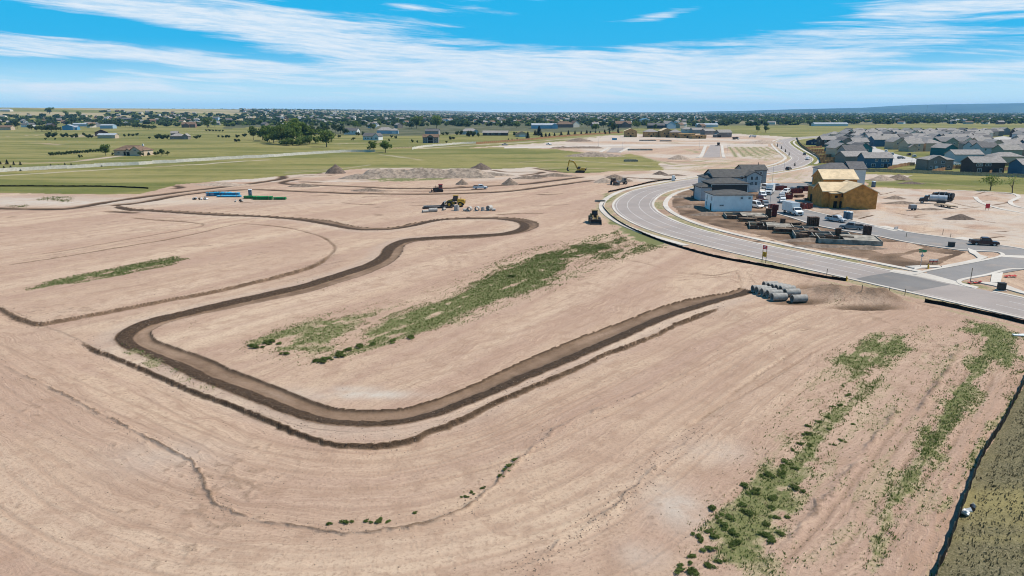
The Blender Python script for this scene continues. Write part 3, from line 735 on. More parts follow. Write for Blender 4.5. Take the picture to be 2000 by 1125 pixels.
kerb_run([(1790,538),(1812,531),(1874,519.5),(1921,510.5),(1956,502.5),(1962,497),(1945,492),(1893,489.5),(1867,487.3),(1781,474.6),(1719,462),(1653,451),(1597,440.5),(1555,427.5),(1518,416.5),(1504,410),(1497,398),(1494,385),(1488,374),(1475,366)], 0.75, 1)
kerb_run([(1534,368),(1524,376),(1526,388),(1545,402),(1575,411),(1600,417),(1664,432),(1713,443),(1781,455.7),(1856,466),(1945,479),(2000,487.5),(2150,512)], 0.75, 1)
kerb_run([(2150,502+55),(2000,527),(1930,539),(1880,549),(1884,557),(1905,563)], 0.75, -1)
# corner walks, aprons and the concrete valley pan (slabs)
flat_poly('sidewalk', [P2(1890,485.5), P2(1905,491), P2(1915,499), P2(1930,503), P2(1907,512), P2(1840,523), P2(1838,520.5), P2(1880,512.5), P2(1910,505.5), P2(1903,499), P2(1893,494)], 0.18, M_CONC, thick=0.2)
flat_poly('sidewalk', [P2(1937,537), P2(1959,533), P2(1954,553), P2(1934,553)], 0.18, M_CONC, thick=0.2)
flat_poly('sidewalk', [P2(1895,550), P2(1935,553), P2(1958,555), P2(2000,571), P2(2060,586), P2(2060,590), P2(1990,573), P2(1940,559)], 0.172, M_CONC, thick=0.2)
flat_poly('sidewalk', [P2(1768,521), P2(1800,519.5), P2(1835,520), P2(1838,523), P2(1800,524.5), P2(1780,529), P2(1775,530), P2(1787,526)], 0.176, M_CONC, thick=0.2)
pan_a = resample(np.array([P2(1736,531.5), P2(1790,541), P2(1860,556), P2(1905,565)]), 13); pan_b = resample(np.array([P2(1745,527), P2(1812,535), P2(1868,550.5), P2(1912,561.5)]), 13)
pan = bpy.data.objects.new('valley_pan', None); col.objects.link(pan); tag(pan, 'pale concrete drainage pan crossing the side street mouth', 'pavement', kind='structure')
for i in range(12):
    a0, a1, b0, b1 = (Vector((*q, 0)) for q in (pan_a[i], pan_a[i + 1], pan_b[i], pan_b[i + 1]))
    c = (a0 + a1 + b0 + b1) / 4
    q = [c + (v - c) * 0.985 for v in (a0, a1, b1, b0)]
    flat_poly('slab', [(v.x, v.y) for v in q], 0.108 + 0.002 * (i % 2), M_CONC, pan, thick=0.1)
# driveway aprons and pale concrete splashes
for k, pg_ in enumerate(([(1706,443),(1730,441.5),(1765,450),(1745,452)], [(1856,466),(1880,463.5),(1900,466),(1895,472)], [(1465,367),(1480,362),(1496,372),(1480,376)], [(1950,502),(1962,499),(2000,500),(2050,508),(2000,505)])):
    flat_poly('driveway_apron', [P2(*q) for q in pg_], 0.115, M_CONC, thick=0.15)
# pale kerb-and-gutter loop laid in the bare lots on the far right
kerb_run([(1900,384.5),(1908,393),(1925,401),(1960,410),(2010,419),(2080,430)], 1.4, 1, 0.1)
kerb_run([(1850,371.5),(1900,374),(1960,376.5),(1980,380),(1985,385),(1975,390),(1968,394),(1975,401),(2000,407),(2060,414)], 1.4, 1, 0.1)
# far part-built streets
flat_poly('residential_street', [P2(1372,307.5), P2(1407,307.5), P2(1407,283.5), P2(1388,283)], 0.1, M_ASPHALT)
kerb_run([(1366,308),(1374,303),(1381,284)], 2.5, 1, 0.16, 'sidewalk'); kerb_run([(1411,308),(1409,300),(1408,284)], 2.0, -1, 0.16, 'sidewalk')
flat_poly('residential_street', [P2(1184,298), P2(1206,298), P2(1222,288.5), P2(1195,288.5)], 0.1, M_ASPHALT)
kerb_run([(1176,297),(1192,288.5)], 2.5, 1, 0.16, 'sidewalk'); kerb_run([(1206,298),(1226,288.5)], 2.5, -1, 0.16, 'sidewalk')
flat_poly('residential_street', [P2(985,290), P2(1140,288), P2(1230,285), P2(1500,284.5), P2(1500,282.5), P2(1230,282.5), P2(1090,285.5), P2(985,287.5)], 0.09, street_mat('pale_haul_road', (0.50, 0.44, 0.38), (0.42, 0.36, 0.31)))
# subdivision streets behind the houses
M_RESI = street_mat('pale_street', (0.40, 0.38, 0.355), (0.33, 0.315, 0.295))
flat_poly('residential_street', [P2(1668,276), P2(1700,275), P2(1712,290), P2(1760,304), P2(1800,312), P2(1815,320), P2(1740,322), P2(1720,310), P2(1700,298)], 0.1, M_RESI)
flat_poly('residential_street', [P2(1920,284), P2(1935,270), P2(1960,266), P2(1975,268), P2(1985,276), P2(1965,280), P2(1960,286), P2(1940,288)], 0.1, M_RESI)

near_pl, far_pl = near, farr
for w_, pl_ in ((HW + 5.6, CL), (4.8, line([(1830,548),(1900,530),(1990,512),(2150,530)])), (4.5, line([(2150,505),(2000,489),(1900,478),(1781,465),(1664,441),(1597,428),(1545,414),(1515,400),(1508,382),(1500,366)])), (4, line([(1500,366),(1540,361),(1600,361)])), (5, line([(1390,308),(1398,284)])), (5, line([(1195,298),(1210,288)])), (4, line([(1000,289),(1230,284),(1500,283.5)]))):
    flatten(pl_, w_, 0.0)
for pg_ in (pan_a, pan_b): flatten(pg_, 3.0, 0.0)
# grassy verges belong to the ground cover
for a_, b_, i0, i1, dn in ((HW + 0.75, HW + 3.2, 0, n_, 0.62), (HW + 5.0, HW + 6.2, 0, n_, 0.5), (-HW - 3.6, -HW - 0.75, 0, n_, 0.70)):
    D, S, T = pl_dist(GX, GY, CL, 16.0)
    sd_ = D * S * sgn
    nz = fnoise(GX, GY, 7, 3, 1)
    weed = np.where((sd_ > a_) & (sd_ < b_) & (D < 15), np.maximum(weed, dn * sst(nz, 0.25, 0.6)), weed)
    moist_shade = np.where((sd_ > a_) & (sd_ < b_) & (D < 15), np.maximum(moist_shade, 0.35 * sst(1 - nz, 0.45, 0.7)), moist_shade)
# damp worked soil on the house lots
for pg_, a_ in (([(1310,400),(1330,372),(1380,365),(1500,372),(1505,410),(1600,441),(1760,472),(1890,492),(1840,518),(1760,522),(1600,492),(1500,464),(1400,440),(1330,420)], 0.62), ([(1535,375),(1620,372),(1700,395),(1690,425),(1640,425),(1560,405)], 0.30)):
    k_ = inside(fx, fy, poly(pg_)) * a_ * (0.35 + 1.3 * fnoise(GX, GY, 5, 3, 2))
    moist_shade = np.maximum(moist_shade, np.clip(k_, 0, 0.8))

for pg_ in ([(1690,484),(1722,472),(1768,472),(1800,481),(1770,494),(1730,497)], [(1765,503),(1800,490),(1862,497),(1830,509),(1795,511)], [(1560,480),(1600,487),(1700,505),(1690,508),(1600,492)]):
    k_ = inside(fx, fy, poly(pg_)); moist_shade = np.where(k_, np.minimum(moist_shade, .10), moist_shade)
rough = np.maximum(rough, np.where(inside(fx, fy, poly([(1310,400),(1330,372),(1380,365),(1500,372),(1505,410),(1600,441),(1760,472),(1890,492),(1840,518),(1760,522),(1600,492),(1500,464),(1400,440),(1330,420)])), .7, 0))
# ------------------------------------------------------------------ the ground sheet itself
ii = np.arange(NR * NC).reshape(NR, NC)
quads = np.stack([ii[:-1, :-1], ii[:-1, 1:], ii[1:, 1:], ii[1:, :-1]], -1).reshape(-1, 4)
gm = bpy.data.meshes.new('ground')
gm.vertices.add(NR * NC); gm.vertices.foreach_set('co', np.stack([GX, GY, GZ], 1).astype(np.float32).ravel())
nq = len(quads)
gm.loops.add(nq * 4); gm.loops.foreach_set('vertex_index', quads.astype(np.int32).ravel())
gm.polygons.add(nq); gm.polygons.foreach_set('loop_start', np.arange(0, nq * 4, 4, dtype=np.int32)); gm.polygons.foreach_set('loop_total', np.full(nq, 4, np.int32))
gm.polygons.foreach_set('use_smooth', np.ones(nq, bool))
gm.update(calc_edges=True)
for nm, arr in (('grass', grass), ('weed', weed), ('moist_shade', np.clip(moist_shade, 0, 1)), ('rough', np.clip(rough, 0, 1)), ('pale', pale), ('gd', dG), ('gs', tG), ('town', town), ('trk', trk)):
    gm.attributes.new(nm, 'FLOAT', 'POINT').data.foreach_set('value', arr.astype(np.float32))
ground = bpy.data.objects.new('ground', gm); col.objects.link(ground); tag(ground, kind='structure')
print('ground tris', nq * 2)

m = bpy.data.materials.new('bare_earth_and_field'); m.use_nodes = True; t = NT(m.node_tree); t.n.clear()
b = t.new('ShaderNodeBsdfPrincipled'); out = t.new('ShaderNodeOutputMaterial'); b.inputs['Roughness'].default_value = 0.95; b.inputs['Specular IOR Level'].default_value = 0.12
pos = t.new('ShaderNodeNewGeometry').outputs['Position']
px_, py_, pz_ = t.sep(pos)
aG, aW, aM, aR, aP, gd, gs = (t.attr(k) for k in ('grass', 'weed', 'moist_shade', 'rough', 'pale', 'gd', 'gs'))
wob_ = t.math('MULTIPLY', t.math('SUBTRACT', t.noise(pos, 0.09, 3, 0.6), 0.5), 5.0)
trk = t.comb(t.math('ADD', gd, wob_), t.math('MULTIPLY', gs, 0.035), 0.0)      # streaks that follow the grader passes
st1 = t.noise(trk, 1.1, 4, 0.65); st2 = t.noise(trk, 4.5, 3, 0.6); st3 = t.noise(trk, 0.28, 3, 0.6)
big = t.noise(pos, 0.035, 4, 0.6); midn = t.noise(pos, 0.35, 5, 0.65); fine = t.noise(pos, 3.2, 5, 0.72); peb = t.noise(pos, 14.0, 2, 0.6)
dirt = t.mix(t.ramp(big, 0.32, 0.68), (0.455, 0.312, 0.234), (0.565, 0.418, 0.305))
amp = t.ramp(t.noise(pos, 0.055, 3, 0.6), 0.38, 0.62, 0.5, 1.0)
dirt = t.mix(t.ramp(t.noise(trk, 0.13, 3, 0.55), 0.44, 0.62, 0, 0.7), dirt, (0.40, 0.262, 0.20))
dirt = t.mix(t.ramp(t.noise(trk, 0.075, 2, 0.5), 0.50, 0.60, 0, 0.55), dirt, (0.62, 0.475, 0.355))
dirt = t.mix(t.ramp(st3, 0.40, 0.68, 0, 0.55), dirt, (0.43, 0.292, 0.228))
dirt = t.mix(t.math('MULTIPLY', amp, t.ramp(st1, 0.47, 0.70, 0, 0.75)), dirt, (0.35, 0.228, 0.165))
dirt = t.mix(t.math('MULTIPLY', amp, t.ramp(st2, 0.48, 0.68, 0, 0.55)), dirt, (0.60, 0.435, 0.325))
dirt = t.mix(t.ramp(midn, 0.48, 0.66, 0, 0.60), dirt, (0.36, 0.235, 0.17))
dirt = t.mix(t.ramp(fine, 0.47, 0.68, 0, 0.70), dirt, (0.29, 0.195, 0.14))
dirt = t.mix(t.ramp(peb, 0.60, 0.78, 0, 0.35), dirt, (0.60, 0.48, 0.40))
dirt = t.mix(t.math('MULTIPLY', t.attr('trk'), 0.8), dirt, t.mix(fine, (0.33, 0.215, 0.155), (0.42, 0.29, 0.215)))
# pale scrapes
dirt = t.mix(t.math('MULTIPLY', aP, t.ramp(midn, 0.30, 0.62, 0.35, 0.95)), dirt, t.mix(fine, (0.60, 0.545, 0.49), (0.50, 0.44, 0.385)))
# damp, freshly cut soil; also the painted shade of scarp and trench
damp = t.mix(t.ramp(fine, 0.35, 0.7), (0.056, 0.035, 0.022), (0.105, 0.068, 0.045))
damp2 = t.mix(t.ramp(midn, 0.35, 0.68), (0.175, 0.113, 0.075), (0.255, 0.170, 0.118))
wet = t.mix(t.ramp(aM, 0.55, 0.95), damp2, damp)
dirt = t.mix(t.ramp(t.math('ADD', aM, t.math('MULTIPLY', t.math('SUBTRACT', fine, 0.5), 0.30)), 0.08, 0.62), dirt, wet)
# weedy straw ground
straw = t.mix(t.ramp(fine, 0.35, 0.68), (0.44, 0.355, 0.235), (0.30, 0.245, 0.145))
green = t.mix(t.ramp(peb, 0.35, 0.7), (0.10, 0.13, 0.036), (0.165, 0.18, 0.065))
wn = t.math('ADD', aW, t.math('MULTIPLY', t.math('SUBTRACT', t.noise(pos, 0.9, 5, 0.7), 0.5), 1.3))
wd = t.mix(t.ramp(wn, 0.50, 0.90, 0, 0.9), straw, green)
soil = t.mix(t.ramp(t.math('ADD', aW, t.math('MULTIPLY', t.math('SUBTRACT', fine, 0.5), 0.9)), 0.16, 0.58, 0, 0.94), dirt, wd)
# open grass: olive and tan drifts
fpos = t.scale(pos, (0.35, 1.0, 1.0))
g1_ = t.noise(fpos, 0.016, 5, 0.62); g2_ = t.noise(pos, 0.14, 5, 0.7); g3_ = t.noise(pos, 1.3, 3, 0.75)
fld = t.mix(t.ramp(g1_, 0.43, 0.58), (0.150, 0.152, 0.046), (0.275, 0.230, 0.098))
fld = t.mix(t.ramp(g2_, 0.44, 0.72, 0, 0.55), fld, (0.095, 0.108, 0.034))
fld = t.mix(t.ramp(g3_, 0.45, 0.8, 0, 0.45), fld, (0.33, 0.275, 0.13))
ny_ = t.ramp(py_, 90, 190)
fld = t.mix(ny_, t.mix(t.ramp(t.noise(pos, 5.5, 4, 0.75), 0.40, 0.68), (0.125, 0.108, 0.072), (0.265, 0.218, 0.165)), fld)
fld = t.mix(t.ramp(t.noise(t.scale(pos, (0.12, 1, 1)), 0.06, 4, 0.65), 0.47, 0.66, 0, 0.75), fld, (0.33, 0.265, 0.135))
fld = t.mix(1.0, fld, (0.92, 0.96, 0.80), 'MULTIPLY')
c = t.mix(aG, soil, fld)
c = t.mix(t.math('MULTIPLY', t.attr('town'), 0.8), c, t.mix(t.ramp(t.noise(pos, .02, 4, .7), .4, .62), (0.052, 0.062, 0.038), (0.13, 0.125, 0.085)))
# tan dry pasture far out
c = t.mix(t.math('MULTIPLY', t.ramp(py_, 1500, 2300), t.ramp(t.noise(t.scale(pos, (0.3, 1, 1)), 0.0016, 3, 0.5), 0.42, 0.55)), c, (0.36, 0.29, 0.17))
c = t.mix(1.0, c, (0.822, 0.815, 0.785), 'MULTIPLY')
t.put(b.inputs['Base Color'], c)
# relief finer than the mesh: clods, grader scratches, cleat marks of tracked machines
tread = t.math('SINE', t.math('ADD', t.math('MULTIPLY', gs, 15.0), t.math('MULTIPLY', t.math('ABSOLUTE', t.math('SUBTRACT', t.math('FRACT', t.math('MULTIPLY', gd, 0.9)), 0.5)), 9.0)))
tband = t.math('MULTIPLY', t.ramp(t.noise(t.comb(t.math('MULTIPLY', gd, 0.42), t.math('MULTIPLY', gs, 0.012), 4.0), 1.0, 2), 0.54, 0.60), t.ramp(py_, 120, 60))
h = t.math('ADD', t.math('MULTIPLY', fine, 0.5), t.math('MULTIPLY', t.math('MULTIPLY', st2, amp), 0.5))
h = t.math('ADD', h, t.math('MULTIPLY', t.math('MULTIPLY', tread, tband), 0.02))
h = t.math('ADD', h, t.math('MULTIPLY', st1, 0.4))
h = t.math('ADD', h, t.math('MULTIPLY', t.math('MULTIPLY', t.math('SINE', t.math('MULTIPLY', gs, 17.0)), t.attr('trk')), 0.07))
h = t.math('ADD', h, t.math('MULTIPLY', peb, 0.14))
h = t.math('ADD', h, t.math('MULTIPLY', t.math('MULTIPLY', t.noise(pos, 2.4, 4, 0.7), aR), 1.6))
bn = t.new('ShaderNodeBump'); bn.inputs['Strength'].default_value = 0.9; bn.inputs['Distance'].default_value = 0.20
t.put(bn.inputs['Height'], h); t.l.new(bn.outputs[0], b.inputs['Normal'])
t.l.new(b.outputs[0], out.inputs['Surface'])
gm.materials.append(m)

def ground_za(x, y):
    r = np.clip(np.searchsorted(rowsA, y) - 1, 0, NR - 2); f = (y - rowsA[r]) / (rowsA[r + 1] - rowsA[r]); zz = []
    for k in (r, r + 1):
        tt = np.interp(x / wscale[k], tcol, np.arange(NC)); c0 = np.minimum(tt.astype(int), NC - 2); q = tt - c0
        zz.append(GZ[k * NC + c0] * (1 - q) + GZ[k * NC + c0 + 1] * q)
    return zz[0] * (1 - f) + zz[1] * f
def ground_z(x, y):
    """height of the built ground at a point"""
    r = np.clip(np.searchsorted(rowsA, y) - 1, 0, NR - 2); f = (y - rowsA[r]) / (rowsA[r + 1] - rowsA[r])
    zz = []
    for k in (r, r + 1):
        tt = np.interp(x / wscale[k], tcol, np.arange(NC)); c0 = int(min(tt, NC - 2)); q = tt - c0
        zz.append(GZ[k * NC + c0] * (1 - q) + GZ[k * NC + c0 + 1] * q)
    return float(zz[0] * (1 - f) + zz[1] * f)
def G(x, y, dz=0.0):
    p = P(x, y); return Vector((p.x, p.y, ground_z(p.x, p.y) + dz))
# ================================================================== MATERIALS FOR THINGS
M_PIPE = mat('precast_concrete', (0.30, 0.282, 0.255), 0.85, 0.14, 2.0, bump=0.3)
M_PIPE_L = mat('precast_concrete_light', (0.37, 0.35, 0.32), 0.85, 0.12, 2.0)
M_SILT = mat('silt_fabric', (0.020, 0.018, 0.016), 0.95, 0.25, 1.5, bump=0.4, spec=0.04)
M_STAKE = mat('wood_stake', (0.30, 0.22, 0.14), 0.85, 0.2, 5)
M_WOODF = mat('cedar_fence', (0.37, 0.20, 0.095), 0.85, 0.22, 0.8, streak=(3, 3, 0.4))
M_WOODF2 = mat('weathered_fence', (0.42, 0.325, 0.205), 0.85, 0.2, 0.8)
M_VINYL = mat('vinyl_fence', (0.60, 0.55, 0.47), 0.6, 0.16, 0.25)
M_BLUEPIPE = mat('blue_pvc', (0.03, 0.26, 0.44), 0.45, 0.15, 1.0)
M_BLUEPIPE2 = mat('pale_blue_pvc', (0.07, 0.36, 0.56), 0.45, 0.12, 1.0)
M_GREENPIPE = mat('green_pvc', (0.03, 0.24, 0.075), 0.45, 0.15, 1.0)
M_YEL = mat('machine_yellow', (0.50, 0.30, 0.035), 0.5, 0.16, 1.2)
M_YELD = mat('machine_dusty_yellow', (0.28, 0.20, 0.085), 0.7, 0.2, 1.2)
M_TAN = mat('machine_tan', (0.42, 0.34, 0.26), 0.6, 0.15, 1.2)
M_REDM = mat('machine_red', (0.34, 0.035, 0.025), 0.5, 0.15, 1.2)
M_DARK = mat('dark_steel', (0.035, 0.033, 0.032), 0.6, 0.25, 1.5)
M_BROWNST = mat('rusty_steel', (0.10, 0.055, 0.04), 0.8, 0.3, 1.2)
M_RUBBER = mat('tyre_rubber', (0.02, 0.02, 0.021), 0.85, 0.2, 3)
M_GLASS = mat('vehicle_glass', (0.03, 0.04, 0.05), 0.12, 0.1, 1, spec=0.6)
M_WHITE = mat('white_paint', (0.70, 0.70, 0.69), 0.4, 0.04, 0.8, spec=0.5)
M_SILVER = mat('silver_paint', (0.42, 0.44, 0.46), 0.35, 0.06, 0.8, spec=0.5)
M_GREYP = mat('grey_paint', (0.20, 0.215, 0.225), 0.4, 0.06, 0.8, spec=0.5)
M_BLACKP = mat('black_paint', (0.02, 0.02, 0.024), 0.3, 0.1, 0.8, spec=0.5)
M_MAROON = mat('maroon_paint', (0.045, 0.010, 0.012), 0.3, 0.1, 0.8, spec=0.5)
M_REDP = mat('red_paint', (0.36, 0.03, 0.035), 0.45, 0.1, 0.8)
M_DUMP = mat('dumpster_red', (0.16, 0.032, 0.024), 0.7, 0.25, 0.8)
M_RIM = mat('wheel_rim', (0.45, 0.45, 0.45), 0.4, 0.1, 2, metal=0.6)
M_LAMP = mat('headlamp', (0.75, 0.75, 0.72), 0.2, 0.02, 2, spec=0.6)
M_TAIL = mat('tail_lamp', (0.40, 0.02, 0.02), 0.3, 0.02, 2)
M_STEEL = mat('galvanised', (0.42, 0.43, 0.44), 0.5, 0.12, 1.0, metal=0.4)
M_SIGNR = mat('sign_red', (0.50, 0.025, 0.035), 0.5, 0.05, 2)
M_SIGNY = mat('sign_yellow', (0.60, 0.36, 0.02), 0.5, 0.05, 2)
M_SIGNG = mat('street_sign_green', (0.01, 0.22, 0.10), 0.4, 0.05, 2)
M_FORM = mat('form_panels', (0.12, 0.065, 0.04), 0.85, 0.3, 1.5)
M_FOUND = mat('new_concrete', (0.295, 0.262, 0.215), 0.85, 0.22, 0.7)
M_TOILET = mat('toilet_blue_grey', (0.10, 0.14, 0.18), 0.6, 0.1, 1)
M_WDIRT = mat('loose_dark_soil', (0.135, 0.098, 0.075), 0.97, 0.2, 0.9, bump=1.0, bscale=2.2)
M_GDIRT = mat('loose_grey_soil', (0.275, 0.215, 0.165), 0.97, 0.2, 0.55, bump=1.0, bscale=1.8)
M_BDIRT = mat('loose_brown_soil', (0.21, 0.155, 0.115), 0.97, 0.2, 0.9, bump=1.0, bscale=2.2)
M_TDIRT = mat('loose_tan_soil', (0.36, 0.275, 0.21), 0.97, 0.15, 0.9, bump=1.0, bscale=2.2)
M_REDTAPE = mat('red_netting', (0.50, 0.05, 0.04), 0.7, 0.15, 3)

# ------------------------------------------------------------------ concrete pipes by the road
def pipe_mesh(L, r, ri, bell=True):
    mb = MB(); mb.pipe((0, -L / 2, 0), (0, L / 2, 0), r, ri, 22)
    if bell: mb.pipe((0, L / 2 - 0.14, 0), (0, L / 2 + 0.002, 0), r + 0.035, r - 0.01, 22)
    return mb.mesh('concrete_pipe', M_PIPE, True)
pm = pipe_mesh(2.5, 0.62, 0.49); pm2 = pipe_mesh(2.5, 0.50, 0.39)
for m_ in (pm, pm2):
    m_.polygons.foreach_set('use_smooth', [False] * len(m_.polygons))
# photo coordinates of the near, open end of each pipe (bottom of the mouth)
PIPES = [((1469,571),0,'leftmost open-mouthed grey concrete pipe of the stack beside the haul track'),
 ((1477,574),0,'second grey concrete pipe in the near row of the stack'),
 ((1487,578),0,'third grey concrete pipe in the near row of the stack'),
 ((1498,581.5),0,'fourth grey concrete pipe in the near row, partly hidden by the front one'),
 ((1507,586),0,'front grey concrete pipe of the stack with its mouth wide open to the camera side'),
 ((1491,562),0,'farthest grey concrete pipe at the back corner of the stack'),
 ((1500,565),0,'second grey concrete pipe in the back row of the stack'),
 ((1507.5,568),0,'third grey concrete pipe in the back row of the stack'),
 ((1515,572),0,'fourth grey concrete pipe in the back row of the stack'),
 ((1523,576),0,'fifth grey concrete pipe in the back row of the stack'),
 ((1532,581),0,'sixth grey concrete pipe in the back row, just behind the loose one'),
 ((1546,588),0,'loose grey concrete pipe lying apart at the end of the stack')]
axis_a = math.atan2((P(1534,585) - P(1507,586)).y, (P(1534,585) - P(1507,586)).x)
for (xy, k, lab) in PIPES:
    g = G(*xy); d = Vector((math.cos(axis_a + random.uniform(-.03, .03)), math.sin(axis_a), 0))
    c = g + d * 1.25
    o = link_mesh('concrete_pipe', pm, None, (c.x, c.y, ground_z(c.x, c.y) + 0.60), axis_a - math.pi / 2 + math.pi)
    tag(o, lab, 'pipe', 'concrete pipes stacked by the road')
# small precast sections row by the loader
def block_pipe(px, r, L, up, label, rz=0.0, m=M_PIPE_L, name='manhole_section'):
    g = G(*px); mb = MB(); r *= .85; L *= .85
    if up: mb.pipe((0, 0, 0), (0, 0, L), r, r * 0.72, 16)
    else: mb.pipe((-L / 2, 0, r), (L / 2, 0, r), r, r * 0.75, 16)
    o = mb.build(name, m); o.location = g; o.rotation_euler = (0, 0, rz); tag(o, label, 'manhole section', 'precast sections in a row by the loader')
for px_i, r_, L_, up_, lab, rz_ in (
    ((831,414.5),.5,2.4,False,'dark end pipe of the pale precast row lying flat beside the metal beams',.5), ((846,413.5),.75,3.0,False,'pale wide precast pipe lying on its side near the beams',.3),
    ((867,410.5),.5,1.2,False,'small pale precast piece alone in the middle of the row',.9), ((892,411),.95,2.0,True,'tall upright precast ring standing below the loader wheels',0),
    ((908,412),.5,1.3,False,'low pale precast piece beside a hollow ring',.2), ((917,412),.85,1.9,False,'pale hollow precast ring with its dark opening towards the cut',1.3),
    ((932,411.5),.85,1.9,False,'second hollow precast ring with dark opening in the row',1.4), ((943,411.5),.7,1.3,True,'short upright precast ring between two taller ones',0),
    ((956,411),.95,2.0,False,'largest pale precast ring near the end of the row',1.0), ((964,412),.45,1.4,False,'small pale precast piece at the far end of the row',.1)):
    block_pipe(px_i, r_, L_, up_, lab, rz_)
for k, (a_, b_, lab) in enumerate((((827,404.5),(888,402.5),'upper pale steel beam of the two lying left of the loader'), ((825,408),(884,406),'lower dark steel beam lying left of the loader'))):
    a, b = G(*a_), G(*b_); mb = MB(); d = b - a; L = d.length
    mb.box((0, 0, .12), (L, .5, .06)); mb.box((0, 0, .32), (L, .08, .40)); mb.box((0, 0, .53), (L, .5, .06))
    o = mb.build('steel_beam', M_PIPE_L if k == 0 else M_DARK); o.location = (a + b) / 2; o.rotation_euler = (0, 0, math.atan2(d.y, d.x)); tag(o, lab, 'beam')

# ------------------------------------------------------------------ silt fences: fabric panels between stakes
def silt_fence(px, h, label, spacing=2.4):
    pl = line(px, 6); seg = np.hypot(*(pl[1:] - pl[:-1]).T).sum(); n = max(3, int(seg / spacing)); pts = resample(pl, n + 1)
    root = thing('silt_fence', (pts[0][0], pts[0][1], ground_z(*pts[0])), 0, label, 'fence')
    o0 = Vector(root.location)
    zs = [ground_z(*p) for p in pts]
    for i in range(n):
        a = Vector((*pts[i], zs[i])) - o0; b = Vector((*pts[i + 1], zs[i + 1])) - o0
        nn = (b - a).cross(Vector((0, 0, 1))).normalized() * 0.012
        ms = 5; rowsv = []
        ha, hb = h * random.uniform(.85, 1.08), h * random.uniform(.85, 1.08)
        mb = MB(); vs = []
        for s_ in (-1, 1):
            for j in range(ms + 1):
                t_ = j / ms; p = a.lerp(b, t_); sag = -0.10 * h * math.sin(math.pi * t_) * random.uniform(.4, 1.2); bow = nn * s_ + nn * 8 * math.sin(math.pi * t_) * random.uniform(0.3, 1.0)
                vs += [p + bow + Vector((0, 0, -0.08)), p + bow * 0.8 + Vector((0, 0, ha * (1 - t_) + hb * t_ + sag))]
        k = 2 * (ms + 1)
        fs = [(2 * j, 2 * j + 2, 2 * j + 3, 2 * j + 1) for j in range(ms)] + [(k + 2 * j, k + 2 * j + 1, k + 2 * j + 3, k + 2 * j + 2) for j in range(ms)] + [(2 * j + 1, 2 * j + 3, k + 2 * j + 3, k + 2 * j + 1) for j in range(ms)]
        mb.add(vs, fs).build('fabric_panel', M_SILT, root)
    for i in range(n + 1):
        c = Vector((*pts[i], zs[i])) - o0
        MB().box(c + Vector((0.03, 0.03, h * .5)), (.05, .05, h * 1.25), rx=random.uniform(-.06, .06), ry=random.uniform(-.08, .08)).build('stake', M_STAKE, root)
silt_fence([(1822,1150),(1832,1112),(1848,1080),(1862,1040),(1880,990),(1893,955),(1907,918),(1922,885),(1943,852),(1962,822),(1980,785),(1994,760),(2012,722)], 0.95, 'black silt fence running along the dark grass field at the lower right')
silt_fence([(1180,398),(1178,404),(1184,413),(1195,424),(1215,438),(1245,453),(1290,471),(1340,487),(1400,503),(1470,516),(1540,529),(1600,541),(1652,549)], 0.55, 'long black silt fence following the road edge past the red and yellow sign')
silt_fence([(1806,590),(1850,598),(1900,609),(1950,620),(2010,635),(2080,652)], 0.6, 'short black silt fence below the road at the right edge')
silt_fence([(1188,376),(1225,368),(1275,356),(1320,350)], 0.7, 'thin black silt fence along the upper bend of the road')
silt_fence([(-30,364.5),(60,364),(160,364.5),(230,366),(290,369)], 0.6, 'long dark silt fence crossing the green field at the left')

# ------------------------------------------------------------------ dirt piles
def dirt_pile(px, w, d, h, m_, label, seed=0, ridge_=False, n=30, name='dirt_pile'):
    g = G(*px); mb = MB(); vs = []; fs = []
    r0 = np.random.default_rng(seed)
    nx, ny = (n * 3 if ridge_ else n), n
    for j in range(ny + 1):
        for i in range(nx + 1):
            u, v = 2 * i / nx - 1, 2 * j / ny - 1
            x, y = u * w / 2, v * d / 2
            q = np.array([x + seed * 31.0]), np.array([y + seed * 17.0])
            nz = float(fnoise(q[0], q[1], 2.2, 4, seed)[0]) - 0.5; nb = float(fnoise(q[0], q[1], w * 0.3 if not ridge_ else 6.5, 3, seed + 1)[0]) - 0.5
            if ridge_:
                prof = max(0, 1 - abs(v) ** 1.3) * min(1, max(0, (1 - abs(u)) * 5)); gully = 0.13 * (1 - abs(math.sin(x * .55 + y * 0.5 + 4 * nb + 2 * nz))) * prof
                rg_ = 1 - 2 * abs(nz); z = h * (prof * (0.72 + 0.6 * nb) + 0.20 * (rg_ - .6) * prof + .7 * gully)
            else:
                r = math.hypot(u, v) * (1 + 0.30 * nb); prof = max(0, 1 - r) ** 0.9
                z = h * (prof * (1.05 + 0.3 * nb) + 0.22 * nz * min(1, prof * 4))
            vs.append((x, y, z - 0.10))
    W = nx + 1
    va = np.array(vs); va[:, 2] += ground_za(va[:, 0] + g.x, va[:, 1] + g.y) - g.z; vs = va.tolist()
    for j in range(ny):
        for i in range(nx): fs.append((j * W + i, j * W + i + 1, (j + 1) * W + i + 1, (j + 1) * W + i))
    o = mb.add(vs, fs).build(name, m_, None, True, False)
    o.location = g; tag(o, label, 'dirt pile'); return o
dirt_pile((656,338),11,10,4.4,M_WDIRT,'dark cone-shaped dirt pile at the left end of the grey spoil ridge',1)
dirt_pile((832,345),66,16,4.6,M_GDIRT,'long grey-brown ridge of spoil in front of the green field',2,True,26,'spoil_ridge')
dirt_pile((700,349),20,7,2.4,M_GDIRT,'low rubbly grey mound at the left foot of the spoil ridge',3)
dirt_pile((939,330.5),13,10,3.4,M_WDIRT,'dark rounded dirt pile behind the right end of the spoil ridge',4)
dirt_pile((960,343),24,6,1.8,M_GDIRT,'low grey tail mound at the right end of the spoil ridge',21)
